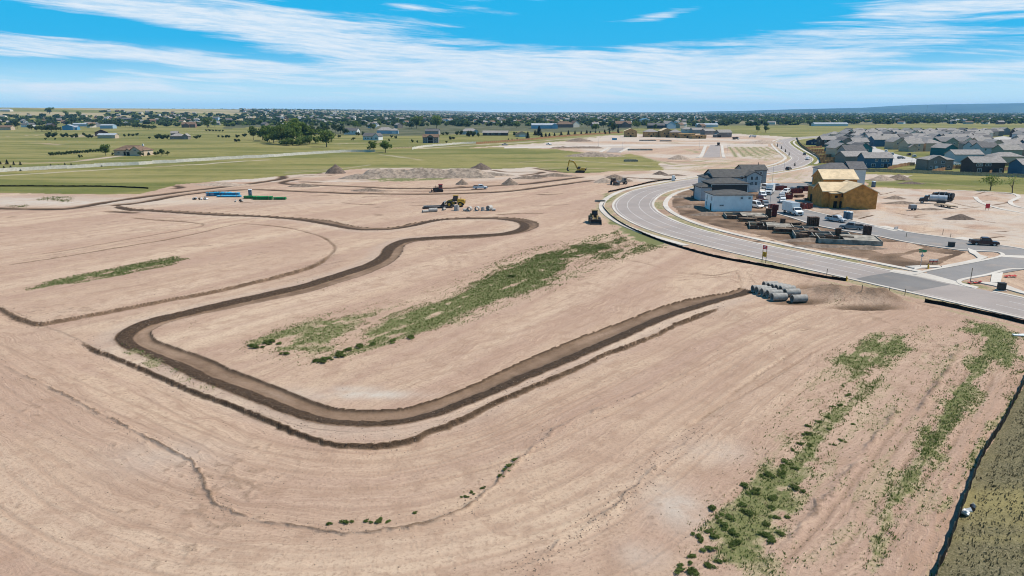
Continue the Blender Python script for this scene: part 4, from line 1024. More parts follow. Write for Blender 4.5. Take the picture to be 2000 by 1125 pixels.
dirt_pile((903,360),6,5,2.2,M_BDIRT,'small brown dirt cone between the dozer and the white pickup',5)
dirt_pile((996,359.5),7.5,6,2.8,M_BDIRT,'brown dirt cone to the right of the white pickup',6)
dirt_pile((1200,354),17,8,3.2,M_BDIRT,'brown dirt pile behind the two small machines near the road bend',7)
dirt_pile((1182,356.5),10,6,2.2,M_TDIRT,'tan lower heap beside the pile behind the two small machines',8)
dirt_pile((1289,340.5),8,6,1.7,M_WDIRT,'dark small heap in the lot above the road bend',9)
dirt_pile((1318,343),14,6,0.9,M_BDIRT,'low brown spread of soil beside the dark small heap',10)
dirt_pile((720,373),16,5,1.2,M_BDIRT,'brown crumbly heap lying in the upper street cut',11)
dirt_pile((592,364.5),14,6,1.5,M_BDIRT,'brown soil strip heaped where the upper cuts meet',12)
dirt_pile((437,361),26,8,1.4,M_TDIRT,'low pale heap along the edge of the field at the left',13)
dirt_pile((1131,276),30,18,3.6,M_BDIRT,'broad brown mound in the far lots near the wood fence',14)
dirt_pile((1126,289.5),46,7,2.2,M_BDIRT,'long low brown windrow in the far lots above the green field',15,True,14)
dirt_pile((1160,305),44,14,3.0,M_GDIRT,'grey spoil bank at the end of the far short street',16)
dirt_pile((1326,311),16,9,3.0,M_TDIRT,'tan cone of soil beside the far straight street',17)
dirt_pile((1722,352),13,8,2.4,M_TDIRT,'pale heap at the edge of the grass below the blue house',18)
dirt_pile((1755,351),13,8,2.6,M_BDIRT,'brown-topped heap to the right of the pale heap below the blue house',19)
dirt_pile((1780,359),14,5,1.0,M_WDIRT,'flat dark patch of heaped soil in the grass strip',22)
dirt_pile((1875,428),10,4.5,1.5,M_WDIRT,'flat dark heap of gravel alone in the pale lot',20)
dirt_pile((1748,388),9,5,1.2,M_BDIRT,'small brown heap in the lot right of the plywood house',23)
dirt_pile((1490,280),44,20,3.0,M_TDIRT,'wide pale mound at the head of the far road bend',24)
dirt_pile((1030,349),15,6,1.6,M_BDIRT,'low brown heap left of the far excavator tracks',25)
dirt_pile((1085,344),22,6,1.5,M_BDIRT,'rough brown spread below the excavator',26)
dirt_pile((1050,346),10,5,1.4,M_WDIRT,'dark low heap among the cuts left of the excavator',27)
for k_, (x_, y_, w_, d_, h_, lab_) in enumerate(((1655,409,7,3,.8,'heap of backfill along the front of the plywood house'),(1760,398,14,5,1.0,'rough strip of turned soil right of the plywood house'),(1380,420,11,4,1.0,'brown backfill heap at the left foot of the white house'),(1352,405,12,5,1.0,'brown rough heap left of the white house'),(1340,385,12,6,1.0,'turned soil heap left of the grey garage wing'),(1580,470,16,4,.9,'low spoil bank along the sidewalk below the foundations'),(1690,486,12,3.5,.8,'spoil bank below the last bare foundation'),(1815,410,13,3,.7,'low dark windrow of soil left of the parked tankers'),(1600,500-18,18,3,.7,'long low spoil strip between foundations and sidewalk'))):
    dirt_pile((x_,y_),w_,d_,h_,M_BDIRT,lab_,30+k_)

# ------------------------------------------------------------------ pipe bundles, toilet, rubble in the lay-down yard
def bundle(px, L, W, H, rz, m_, label, n=7, k=4):
    g = G(*px); root = thing('pipe_bundle', g, rz, label, 'pipe bundle')
    r_ = W / n / 2
    me = MB().cyl((-L / 2, 0, 0), (L / 2, 0, 0), r_, 8).mesh('pvc_pipe', m_)
    for j in range(k):
        for i in range(n):
            link_mesh('pvc_pipe', me, root, (random.uniform(-.08, .08), (i - (n - 1) / 2) * 2 * r_, r_ + j * H / k + 0.12))
    for s_ in (-.33, .33):
        MB().box((L * s_, 0, H / 2 + .1), (.1, W + .06, H + .06)).build('strap_frame', M_STAKE, root)
        MB().box((L * s_, 0, 0.06), (.12, W + .2, .12)).build('bearer', M_STAKE, root)
bundle((420,383),6.1,1.3,1.4,0.05,M_BLUEPIPE,'tall blue pipe bundle at the left end of the yard')
bundle((436,382),6.1,1.3,1.4,0.03,M_BLUEPIPE,'second tall blue pipe bundle behind the low pale one')
bundle((452,383),6.1,1.6,1.25,-0.03,M_BLUEPIPE2,'bright blue pipe bundle at the right of the blue row')
bundle((448,385),8.5,1.6,0.6,0.0,M_BLUEPIPE2,'low pale blue pipe layer in front of the blue bundles',8,2)
bundle((491,388),5.0,1.3,0.9,-0.03,M_GREENPIPE,'low green pipe bundle beside the portable toilet')
bundle((514,390),6.5,1.6,1.15,0.02,M_GREENPIPE,'large green pipe bundle in the middle of the green row')
bundle((547,390),4.2,1.3,0.8,-0.02,M_GREENPIPE,'separate green pipe bundle at the right end of the yard')
def toilet(px, label, body=M_TOILET, roof=None, rz=0.2):
    root = thing('portable_toilet', G(*px), rz, label, 'portable toilet')
    MB().box((0, 0, .08), (1.2, 1.2, .16)).build('base', M_DARK, root)
    MB().box((0, 0, 1.15), (1.1, 1.1, 2.0)).build('cabin', body, root)
    d = MB().box((0, -.565, 1.1), (.72, .04, 1.8)).build('door', body, root)
    MB().box((.25, -.60, 1.1), (.08, .03, .2)).build('handle', M_WHITE, d)
    MB().box((0, 0, 2.26), (1.2, 1.2, .24), taper=.8).build('roof', roof or M_WHITE, root)
    MB().cyl((.35, .4, 2.3), (.35, .4, 2.6), .06, 8).build('vent_pipe', M_DARK, root)
toilet((489,382.5),'grey-blue portable toilet with white roof behind the green pipe bundles')
toilet((1652,428),'dark blue portable toilet nearer the silver pickup of the two together', rz=.35)
toilet((1659,429),'dark blue portable toilet further from the silver pickup of the two together', rz=.35)
toilet((1705.5,365.5),'lone portable toilet at the grass edge right of the grey house')
def rubble(px, label, n, s, m_, name='fitting_pile'):
    root = thing(name, G(*px), 0, label, 'pipe fittings')
    for i in range(n):
        a = random.uniform(0, 6.28); q = Vector((random.uniform(-s, s), random.uniform(-.8, .8), .35))
        mb = MB(); dv = Vector((math.cos(a), math.sin(a), random.uniform(0, .5))).normalized()
        mb.pipe(q - dv * .5, q + dv * .5, .28, .2, 10); mb.cyl(q, q + Vector((0, 0, .45)), .16, 8)
        mb.build('fitting', m_[i % len(m_)], root)
rubble((390,390),'scattered pale and dark pipe fittings left of the blue bundles',9,3.0,[M_PIPE_L,M_DARK,M_WHITE])
rubble((466,394),'small clutch of dark pipe fittings below the portable toilet',4,1.4,[M_DARK,M_PIPE_L])

# ------------------------------------------------------------------ foundations and form stacks on the house lots
def foundation(px, w, d, h, rz, label, rooms=2, footing=True, slab=False, porch=False, forms=0):
    root = thing('house_foundation', G(*px), rz, label, 'foundation'); t_ = .22
    for a_ in ((0, -d / 2 + t_ / 2, w, t_), (0, d / 2 - t_ / 2, w, t_)): MB().box((a_[0], a_[1], h / 2), (a_[2], a_[3], h)).build('wall', M_FOUND, root)
    for s_ in (-1, 1): MB().box((s_ * (w / 2 - t_ / 2), 0, h / 2 - .002), (t_, d - 2 * t_, h)).build('wall', M_FOUND, root)
    for i in range(rooms):
        x_ = -w / 2 + w * (i + 1) / (rooms + 1); MB().box((x_, 0, h / 2 - .02), (t_ * .8, d - 2 * t_, h - .04)).build('inner_wall', M_FOUND, root)
    MB().box((0, 0, .05), (w - 2 * t_, d - 2 * t_, .1)).build('floor_soil', M_BDIRT, root)
    if slab: MB().box((w * .18, 0, h - .06), (w * .55, d - 2 * t_ - .02, .10)).build('slab', M_FOUND, root)
    if footing:
        for i in range(7): MB().box((-w / 2 + w * (i + .5) / 7, -d / 2 - .06, h * .5), (.10, .08, h * 1.15)).build('form_brace', M_STAKE, root)
    for i in range(forms):
        f_ = (i + .5) / forms
        MB().box((-w / 2 + w * f_, -d / 2 - .12, h * .6), (w / forms * .9, .12, h * random.uniform(.8, 1.35))).build('form_panel', M_FORM, root)
        MB().box((-w / 2 + w * f_ + random.uniform(-.2, .2), random.uniform(-d * .3, d * .3), h * .7), (w / forms * .8, random.uniform(.15, 1.2), h * random.uniform(.3, .9)), rz=random.uniform(-.3, .3)).build('form_panel', M_FORM if i % 3 else M_STAKE, root)
    if porch: MB().box((w / 2 + 1.2, -d * .2, h * .4), (2.4, d * .5, h * .8)).build('porch_wall', M_FOUND, root)
L_RZ = -0.28
foundation((1455,424.5),11.5,8,.9,L_RZ+.1,'bare concrete foundation just below the white house',1,False,True,forms=4)
foundation((1505,444),11,8,.8,L_RZ,'second bare foundation with a short dark wall at its left corner',2,True,True,forms=5)
foundation((1555,450),11,7.5,.7,L_RZ,'third foundation still hidden in brown wooden forms',2,True,forms=9)
foundation((1605,465),13,8,1.1,L_RZ,'fourth concrete foundation with open inner rooms',2,False,forms=4)
foundation((1655,472),13.5,8,1.1,L_RZ,'last bare concrete foundation next to the empty brown lot',1,False,True)
def form_stack(px, w, d, h, rz, m_, label, n=6):
    root = thing('form_panel_stack', G(*px), rz, label, 'panel stack')
    for i in range(n):
        MB().box((-w / 2 + w * (i + .5) / n, random.uniform(-.05, .05), h / 2 + .1), (w / n * .8, d, h * random.uniform(.92, 1.02))).build('panel', m_, root)
    MB().box((0, 0, .06), (w * 1.05, d * .8, .12)).build('pallet', M_STAKE, root)
for px_i, w_, d_, h_, m_, lab in (((1500,425),1.6,1.2,2.6,M_FORM,'dark upright form stack beside the red box at the street kerb'), ((1511.5,423.5),1.4,1.2,3.6,M_DUMP,'tall red-brown form stack at the street kerb'),
    ((1528,441),1.3,1.0,1.9,M_FORM,'small dark form stack between the second and third foundation'), ((1587,441),3.0,1.8,2.4,M_FORM,'wide dark brown form stack at the kerb across from the silver pickup'),
    ((1635.5,465.5),1.3,1.0,2.4,M_FORM,'dark form stack standing on the fourth foundation'), ((1692,464),1.8,1.3,2.9,M_BROWNST,'tall dark red-brown form stack beside the last foundation'),
    ((1567,468),1.6,1.2,1.3,M_FORM,'low black form stack at the left corner of the fourth foundation'), ((1625,459),3.2,1.3,.9,M_FORM,'low dark panel pile behind the fourth foundation')):
    form_stack(px_i, w_, d_, h_, L_RZ, m_, lab)
# timber and formwork clutter between the foundations
def timber_pile(px, L, W, H, rz, label, m_=M_FORM):
    root = thing('timber_pile', G(*px), rz, label, 'timber pile'); k = 0
    for j in range(3):
        for i in range(5):
            MB().box((random.uniform(-.3, .3), -W / 2 + W * (i + .5) / 5, .1 + H * (j + .5) / 3), (L * random.uniform(.7, 1), W / 5 * .85, H / 3 * .8), rz=random.uniform(-.12, .12)).build('plank', m_ if (i + j) % 3 else M_STAKE, root)
for px_i, L_, W_, H_, a_, lab in (((1460,432),5,2.2,.9,L_RZ,'brown timber pile below the first foundation'), ((1483,431),4,2,1.0,L_RZ+.4,'brown timber pile left of the dark upright form stack'), ((1500,437),4,1.6,.7,L_RZ,'low timber pile in front of the tall red-brown form stack'),
    ((1533,455),6,2.6,1.2,L_RZ,'large dark formwork pile below the third foundation'), ((1580,459),5,2,.9,L_RZ,'planks stacked between the third and fourth foundation'), ((1475,440),5,1.6,.6,L_RZ,'low plank pile nearest the sidewalk'), ((1545,441),5,2,.9,L_RZ,'plank pile behind the third foundation'),
    ((1560,385),4,2,.8,.3,'brown timber pile on the lot across the street by the dumpsters'),((1583,392),4.5,2,.7,.1,'timber pile beside the taller plywood house'),((1590,380),4,2,.7,.1,'timber pile behind the row of parked trucks')):
    timber_pile(px_i, L_, W_, H_, a_, lab)

# ------------------------------------------------------------------ signs and small street things
def two_post_sign():
    a, b = G(1487.5,512), G(1496,514); root = thing('development_sign', (a + b) / 2, math.atan2((b - a).y, (b - a).x), 'tall two-post sign with a red panel above a yellow panel beside the road', 'sign')
    w = .95; hgt = 3.9
    for s_ in (-.5, .5): MB().box((s_ * w, 0, hgt / 2 - .3), (.09, .09, hgt)).build('post', M_FORM, root)
    p = MB().box((.06, -.09, 3.2), (w * 1.05, .05, .75)).build('panel', M_SIGNR, root); p['label'] = 'red upper panel with two white lines'
    for z_, w_ in ((3.35, .7), (3.08, .9)): MB().box((.06, -.12, z_), (w * w_ * .8, .012, .10)).build('lettering', M_WHITE, p)
    p = MB().box((.06, -.09, 1.75), (w * 1.02, .05, 1.0)).build('panel', M_SIGNY, root); p['label'] = 'yellow lower panel with dark lines'
    for z_, w_ in ((2.02, .8), (1.78, .6), (1.5, .85)): MB().box((.06, -.12, z_), (w * w_ * .85, .012, .12)).build('lettering', M_FORM, p)
two_post_sign()
def street_sign():
    root = thing('street_name_sign', G(1797.5,522), .1, 'green street name sign on a thin post at the side street corner', 'sign')
    MB().cyl((0, 0, -.1), (0, 0, 3.3), .045, 8).build('post', M_STEEL, root)
    MB().box((0, 0, 3.15), (1.5, .03, .28)).build('blade', M_SIGNG, root); MB().box((0, 0, 3.45), (.03, 1.6, .28), rz=.4).build('blade', M_SIGNG, root)
    MB().box((0, -.05, 2.4), (.55, .03, .55), ry=math.pi / 4).build('stop_panel_back', M_STEEL, root)
street_sign()
def simple(name, px, parts, label, cat, rz=0.0, group=None):
    root = thing(name, G(*px), rz, label, cat, group)
    for nm, c, s, m_ in parts: MB().box(c, s).build(nm, m_, root)
    return root
simple('utility_box', (1857.5,482.5), (('cabinet', (0, 0, .55), (1.2, .8, 1.1), M_DARK), ('lid', (0, 0, 1.13), (1.3, .9, .08), M_DARK), ('pad', (0, 0, .05), (1.5, 1.1, .12), M_CONC)), 'dark green-black utility box on the kerb of the residential street', 'utility box', -.2)
simple('utility_box', (1955,567), (('cabinet', (0, 0, .65), (1.05, .9, 1.3), M_DARK), ('lid', (0, 0, 1.33), (1.12, .96, .07), M_DARK), ('pad', (0, 0, .05), (1.4, 1.2, .12), M_CONC)), 'black utility box in the grass strip beside the main road', 'utility box', -.2)
simple('generator', (1781.5,411), (('body', (0, 0, 1.0), (2.0, 1.2, 1.2), M_GREYP), ('hood', (0, 0, 1.65), (1.9, 1.1, .12), M_STEEL), ('wheel', (-.5, -.6, .35), (.6, .2, .6), M_RUBBER), ('wheel', (.5, -.6, .35), (.6, .2, .6), M_RUBBER), ('drawbar', (1.5, 0, .45), (1.2, .1, .1), M_DARK)), 'small grey towed generator alone in the pale lot', 'generator', .1)
def small_sign(px, w, h, z, m_, label, name='sale_sign'):
    root = thing(name, G(*px), .15, label, 'sign')
    for s_ in (-.4, .4): MB().box((s_ * w, 0, z / 2), (.08, .08, z)).build('post', M_STAKE, root)
    MB().box((0, -.06, z - h / 2 + .1), (w, .05, h)).build('panel', m_, root)
small_sign((1927.5,411),1.5,1.4,2.0,M_SIGNR,'bright red square sign in the empty lots at the right')
for k, (px_i, lab) in enumerate((((1819,516),'left of two small white and orange barricades by the street sign'), ((1826,516),'right of two small white and orange barricades by the street sign'), ((1749.5,450),'small barricade at the driveway apron'))):
    root = thing('traffic_barricade', G(*px_i), .1 * k, lab, 'barricade')
    for s_ in (-.4, .4): MB().box((s_, .15, .5), (.06, .06, 1.05), rx=.25).build('leg', M_STAKE, root); MB().box((s_, -.15, .5), (.06, .06, 1.05), rx=-.25).build('leg', M_STAKE, root)
    MB().box((0, -.05, .9), (1.1, .05, .24)).build('board', M_WHITE, root); MB().box((0, -.08, .55), (1.1, .05, .2)).build('board', M_SIGNR if k < 2 else M_WHITE, root)
def hydrant(px, label, m_=None):
    root = thing('fire_hydrant', G(*px), 0, label, 'hydrant'); m_ = m_ or M_SIGNY
    MB().cyl((0, 0, 0), (0, 0, .7), .13, 10).cyl((0, 0, 0), (0, 0, .08), .2, 10).build('barrel', m_, root); MB().cyl((0, 0, .7), (0, 0, .9), .16, 10, .05).build('bonnet', m_, root)
    MB().cyl((-.25, 0, .5), (.25, 0, .5), .07, 8).build('nozzle', m_, root)
hydrant((1812.5,524.5),'yellow fire hydrant at the side street corner'); hydrant((1653,548.5),'yellow fire hydrant at the end of the long silt fence')
def net(px, n, s, label):
    root = thing('safety_netting', G(*px), .2, label, 'netting')
    for i in range(n):
        x_ = (i / (n - 1) - .5) * s; MB().box((x_, random.uniform(-.3, .3), .18 + random.uniform(0, .15)), (s / n * 1.5, .6, .05), rx=random.uniform(-.5, .5), ry=random.uniform(-.35, .35), rz=random.uniform(-.5, .5)).build('fold', M_REDTAPE, root)
net((1903,553.5),7,2.6,'crumpled red safety netting at the side street corner kerb'); net((1973,541),8,2.2,'red safety netting lying on the brown verge at the right edge')
for px_i, h_, lab in (((1614.5,538),1.4,'thin marker post on the verge right of the two-post sign'), ((1895,550),2.6,'thin post standing at the red netting'), ((1770,463),1.2,'short survey stake near the residential street'), ((1841,458),1.4,'survey stake in the lot above the residential street'), ((1856,465),1.2,'second survey stake in the lot above the residential street'),((1735,582),1.3,'survey stake on the brown mound by the road'),((1681,585),1.2,'survey stake at the foot of the brown mound'),((1767,577),1.2,'survey stake by the road below the asphalt patch')):
    o = MB().box((0, 0, h_ / 2 - .1), (.09, .09, h_)).box((0, 0, h_ - .15), (.11, .11, .12)).build('marker_post', M_STAKE); o.location = G(*px_i); tag(o, lab, 'post')
# litter by the near silt fence
o = MB(); 
for i in range(7): o.box((random.uniform(-.2, .2), random.uniform(-.15, .15), .1 + .05 * i), (.4, .3, .16), rz=random.uniform(0, 3), rx=random.uniform(-.6, .6), ry=random.uniform(-.6, .6))
o = o.build('plastic_bag', M_WHITE); o.location = G(1886,1008); tag(o, 'crumpled white plastic bag caught against the near silt fence', 'bag')
root = thing('bucket', G(1899,998), 1.0, 'dark bucket lying in the grass next to the white bag', 'bucket')
MB().cyl((-.25, 0, .2), (.25, 0, .2), .17, 12, .21).build('shell', M_BLACKP, root); MB().tube([(.25, -.2, .2), (.4, 0, .45), (.25, .2, .2)], .015, 5).build('handle', M_STEEL, root); MB().cyl((.251, 0, .2), (.27, 0, .2), .215, 12).build('rim', M_SILVER, root)
# white slab of fabric/board by the right edge
o = MB().box((0, 0, .12), (1.7, .6, .1), rz=-.2).box((.3, .15, .16), (.9, .4, .08), rz=.1).build('concrete_washout_slab', M_WHITE); o.location = G(1992,655.5); tag(o, 'pale slab lying in the weeds at the right edge', 'slab')
# ================================================================== VEHICLES (x = forward, z = up, wheels on z 0)
_wheel_cache = {}
def wheel(root, x, y, r, w, rim=M_RIM):
    k = (r, w, rim.name)
    if k not in _wheel_cache:
        _wheel_cache[k] = (MB().cyl((0, -w / 2, 0), (0, w / 2, 0), r, 16).mesh('tyre', M_RUBBER), MB().cyl((0, -w / 2 - .012, 0), (0, w / 2 + .012, 0), r * .58, 12).mesh('rim', rim))
    h = bpy.data.objects.new('wheel', _wheel_cache[k][0]); col.objects.link(h); h.parent = root; h.location = (x, y, r)
    link_mesh('rim', _wheel_cache[k][1], h)
def prism_y(pts, w, dy=0.0): return MB().prism(pts, -w / 2 + dy, w / 2 + dy, 'y')
def lights(root, xf, xr, w, zf, zr):
    for s_ in (-1, 1):
        MB().box((xf, s_ * w * .38, zf), (.05, w * .16, .16)).build('headlight', M_LAMP, root)
        MB().box((xr, s_ * w * .42, zr), (.05, w * .10, .2)).build('tail_light', M_TAIL, root)
def pickup(px, rz, paint, label, bedfill=None, group='pickups and cars on the building site'):
    root = thing('pickup_truck', G(*px), rz, label, 'pickup', group)
    MB().prism([(-2.85,.55),(-2.85,1.12),(-.72,1.15),(.9,1.15),(1.1,1.12),(2.65,1.02),(2.85,.85),(2.85,.5),(2.4,.42),(-2.6,.42)], -.95, .95).build('body', paint, root)
    cab = MB().prism([(-.75,1.152),(-.6,1.82),(-.4,1.9),(.75,1.9),(1.0,1.75),(1.5,1.152)], -.82, .82).build('cab', paint, root)
    MB().prism([(-.55,1.22),(-.45,1.74),(.7,1.76),(1.05,1.22)], -.835, .835).build('side_window', M_GLASS, cab)
    MB().add([(.86,-.74,1.84),(.86,.74,1.84),(1.5,.74,1.18),(1.5,-.74,1.18),(.84,-.74,1.8),(.84,.74,1.8),(1.45,.74,1.14),(1.45,-.74,1.14)], [(0,1,2,3),(4,7,6,5),(0,4,5,1),(1,5,6,2),(2,6,7,3),(3,7,4,0)]).build('windscreen', M_GLASS, cab)
    MB().box((-.70,0,1.5),(.06,1.3,.42)).build('rear_window', M_GLASS, cab)
    bed = MB().box((-1.8,0,1.13),(2.0,1.7,.05)).build('bed', M_DARK, root)
    for s_ in (-1,1): MB().box((-1.8,s_*.9,1.17),(2.05,.1,.09)).build('bed_rail', paint, bed)
    if bedfill:
        for i in range(4): MB().box((-2.4+.45*i,random.uniform(-.3,.3),1.33),(.42,.8,.38)).build('cargo', bedfill, bed)
    MB().box((2.87,0,.52),(.1,1.8,.2)).build('bumper', M_STEEL, root); MB().box((-2.87,0,.55),(.1,1.8,.2)).build('bumper', M_STEEL, root)
    MB().box((2.86,0,.82),(.04,1.05,.24)).build('grille', M_DARK, root)
    for s_ in (-1,1): MB().box((1.05,s_*1.03,1.25),(.12,.16,.2)).build('mirror', M_DARK, root)
    lights(root,2.83,-2.86,1.9,.86,.95)
    for x_ in (1.85,-1.75):
        for s_ in (-1,1): wheel(root,x_,s_*.86,.40,.26)
    return root
def car(px, rz, paint, label, van=False, group='pickups and cars on the building site'):
    root = thing('van' if van else 'parked_car', G(*px), rz, label, 'van' if van else 'car', group); k = 1.25 if van else 1.0
    MB().prism([(-2.4,.5),(-2.42,1.0),(-2.2,1.1),(1.0,1.1),(2.2,.95),(2.4,.75),(2.4,.42),(-2.3,.42)], -.92, .92).build('body', paint, root)
    top = 1.72*k
    cab = MB().prism([(-2.3,1.09),(-2.05,top-.1),(-1.8,top),(.2,top),(.5,top-.06),(1.25,1.09)], -.80, .80).build('cabin', paint, root)
    MB().prism([(-1.95,1.18),(-1.75,top-.15),(.2,top-.15),(.85,1.18)], -.815, .815).build('side_window', M_GLASS, cab)
    MB().add([(.56,-.7,top-.1),(.56,.7,top-.1),(1.27,.7,1.14),(1.27,-.7,1.14),(.5,-.7,top-.14),(.5,.7,top-.14),(1.2,.7,1.08),(1.2,-.7,1.08)], [(0,1,2,3),(4,7,6,5),(0,4,5,1),(1,5,6,2),(2,6,7,3),(3,7,4,0)]).build('windscreen', M_GLASS, cab)
    MB().box((-2.24,0,(top+1.1)/2),(.1,1.3,.36)).build('rear_window', M_GLASS, cab)
    lights(root,2.36,-2.4,1.84,.76,.9)
    MB().box((2.4,0,.5),(.08,1.7,.16)).build('bumper', M_DARK, root)
    for x_ in (1.5,-1.45):
        for s_ in (-1,1): wheel(root,x_,s_*.82,.36,.24)
    return root
def box_truck(px, rz, label):
    root = thing('box_truck', G(*px), rz, label, 'box truck')
    MB().box((-.7,0,.82),(8.0,.9,.26)).build('chassis', M_DARK, root)
    bx = MB().box((-1.55,0,2.3),(6.1,2.45,2.6)).build('cargo_box', M_WHITE, root)
    MB().box((-1.55,0,3.62),(6.14,2.49,.05)).build('roof_edge', M_STEEL, bx); MB().box((-4.62,0,2.25),(.04,2.2,2.3)).build('roller_door', M_SILVER, bx)
    MB().box((-1.55,0,1.0),(6.12,2.47,.08)).build('sill', M_STEEL, bx)
    cab = MB().prism([(1.75,.65),(1.75,2.3),(1.9,2.45),(2.55,2.45),(2.95,1.75),(4.05,1.55),(4.25,1.3),(4.25,.65)], -1.1, 1.1).build('cab', M_WHITE, root)
    MB().prism([(1.95,1.62),(1.98,2.25),(2.5,2.25),(2.78,1.62)], -1.115, 1.115).build('side_window', M_GLASS, cab)
    MB().add([(2.62,-1,2.38),(2.62,1,2.38),(3.0,1,1.74),(3.0,-1,1.74),(2.5,-1,2.3),(2.5,1,2.3),(2.9,1,1.68),(2.9,-1,1.68)], [(0,1,2,3),(4,7,6,5),(0,4,5,1),(1,5,6,2),(2,6,7,3),(3,7,4,0)]).build('windscreen', M_GLASS, cab)
    MB().box((4.27,0,1.05),(.05,1.2,.5)).build('grille', M_DARK, root); MB().box((4.3,0,.6),(.14,2.2,.26)).build('bumper', M_STEEL, root)
    for s_ in (-1,1): MB().box((2.75,s_*1.3,1.85),(.12,.2,.45)).build('mirror', M_DARK, root); MB().box((-.6,s_*1.0,.65),(1.2,.4,.5)).build('fuel_tank', M_STEEL, root)
    lights(root,4.26,-4.64,2.2,1.0,.85)
    for x_ in (3.3,-3.2):
        for s_ in (-1,1): wheel(root,x_,s_*.98,.5,.3)
    return root
def dumpster(px, rz, label, L=3.8, m_=M_DUMP, h=1.5):
    root = thing('dumpster', G(*px), rz, label, 'dumpster', 'dumpsters along the building street')
    mb = MB()
    for s_ in (-1,1): mb.box((0,s_*1.1,h/2+.15),(L,.06,h))
    for s_ in (-1,1): mb.box((s_*(L/2-.03),0,h/2+.148),(.06,2.14,h-.01))
    mb.box((0,0,.2),(L-.1,2.1,.08)).build('bin', m_, root)
    for i in range(6):
        for s_ in (-1,1): MB().box((-L/2+L*(i+.5)/6,s_*1.16,h/2+.15),(.12,.08,h-.1)).build('rib', m_, root)
    MB().box((0,1.12,h+.17),(L+.06,.12,.08)).box((0,-1.12,h+.17),(L+.06,.12,.08)).build('top_rail', m_, root)
    for i in range(5): MB().box((random.uniform(-L*.3,L*.3),random.uniform(-.6,.6),h*.8+random.uniform(0,.2)),(1.4,.12,.3),rz=random.uniform(0,3),rx=random.uniform(-.4,.4)).build('scrap_board', M_STAKE if i%2 else M_WHITE, root)
    return root

def hd(a, b):
    p, q = P(*a), P(*b); return math.atan2(q.y - p.y, q.x - p.x)
ST = hd((1719,453),(1856,477))          # heading of the residential street
pickup((1921,479),hd((1897,477),(1947,479.5)),M_MAROON,'dark maroon pickup driving on the residential street near the side street')
pickup((1632,433),hd((1616,430),(1647,434.5)),M_SILVER,'silver pickup parked next to the two portable toilets',M_DARK)
pickup((1663,448),hd((1682,449.5),(1643,446)),M_GREYP,'grey pickup with a loaded black flatbed below the portable toilets',M_DARK)
box_truck((1548,419),hd((1532,411),(1566,421)),'near white box truck standing on the street with its cab to the right')
box_truck((1503,379.5),hd((1508,374),(1497,383)),'farther white box truck with its cab toward the white house')
pickup((1528.5,396),hd((1524,388),(1531,400)),M_WHITE,'white pickup parked nose-out just behind the near box truck')
pickup((1527,386.5),hd((1524,380),(1529,391)),M_SILVER,'silver-blue pickup behind the white nose-out pickup')
car((1535,377.5),hd((1541,376),(1530,379)),M_WHITE,'white car parked between the red dumpsters')
pickup((1550,374.5),hd((1560,374),(1541,376)),M_GREYP,'grey pickup at the far row of dumpsters')
pickup((1563,372.5),hd((1575,372),(1552,373)),M_BLACKP,'black pickup between two far red dumpsters')
dumpster((1525,371.5),.3,'dark red dumpster farthest up the building street'); dumpster((1577.5,372.5),.1,'dark red dumpster beside the taller plywood house')
dumpster((1541,388),1.2,'dark red dumpster next to the silver-blue pickup'); dumpster((1572,408),.4,'dark red dumpster right behind the near box truck',4.2); dumpster((1556,377),.2,'dark red dumpster behind the grey pickup')
dumpster((1487,395.5),.3,'low red dumpster beside the maroon pickup',3.6,M_DUMP,.9); dumpster((1510,410.5),.2,'red tool box dumpster by the lamp post',2.2,M_DUMP,1.6)
car((1489,383.5),hd((1484,380),(1494,385)),M_WHITE,'white car by the driveway of the grey townhouse'); car((1497,369.5),hd((1490,369),(1503,371)),M_WHITE,'white car left of the far box truck', True)
pickup((1484.5,391.5),hd((1480,387),(1489,395)),M_MAROON,'maroon pickup parked by the white house')
car((1495,402.5),hd((1490,399),(1500,405)),M_GREYP,'dark grey car parked at the corner of the white house')
car((1478,405.5),hd((1462,402),(1491,408)),M_WHITE,'white van parked tight against the white house', True)
car((1467,371),hd((1450,370),(1480,372)),M_BLACKP,'black car under the grey townhouse'); car((1516,366),hd((1510,366),(1525,366)),M_WHITE,'white car at the top of the building street')
car((1571,303),hd((1565,298),(1575,307)),M_BLACKP,'black car driving on the far stretch of the main road'); pickup((1577.5,312),hd((1590,309),(1565,315)),M_WHITE,'white pickup on the far bend of the main road')
car((1540,332),hd((1530,333.5),(1550,330)),M_BLACKP,'dark car parked on the verge of the main road'); pickup((938,369),hd((925,369.5),(952,369)),M_WHITE,'white pickup in the upper street cut right of the dozer',M_DARK)
pickup((1072,283),hd((1065,282.5),(1080,283.2)),M_WHITE,'white pickup in the far pale lots'); 
pickup((986,284),hd((980,284.5),(995,283.8)),M_GREYP,'small grey pickup at the end of the brown fence')

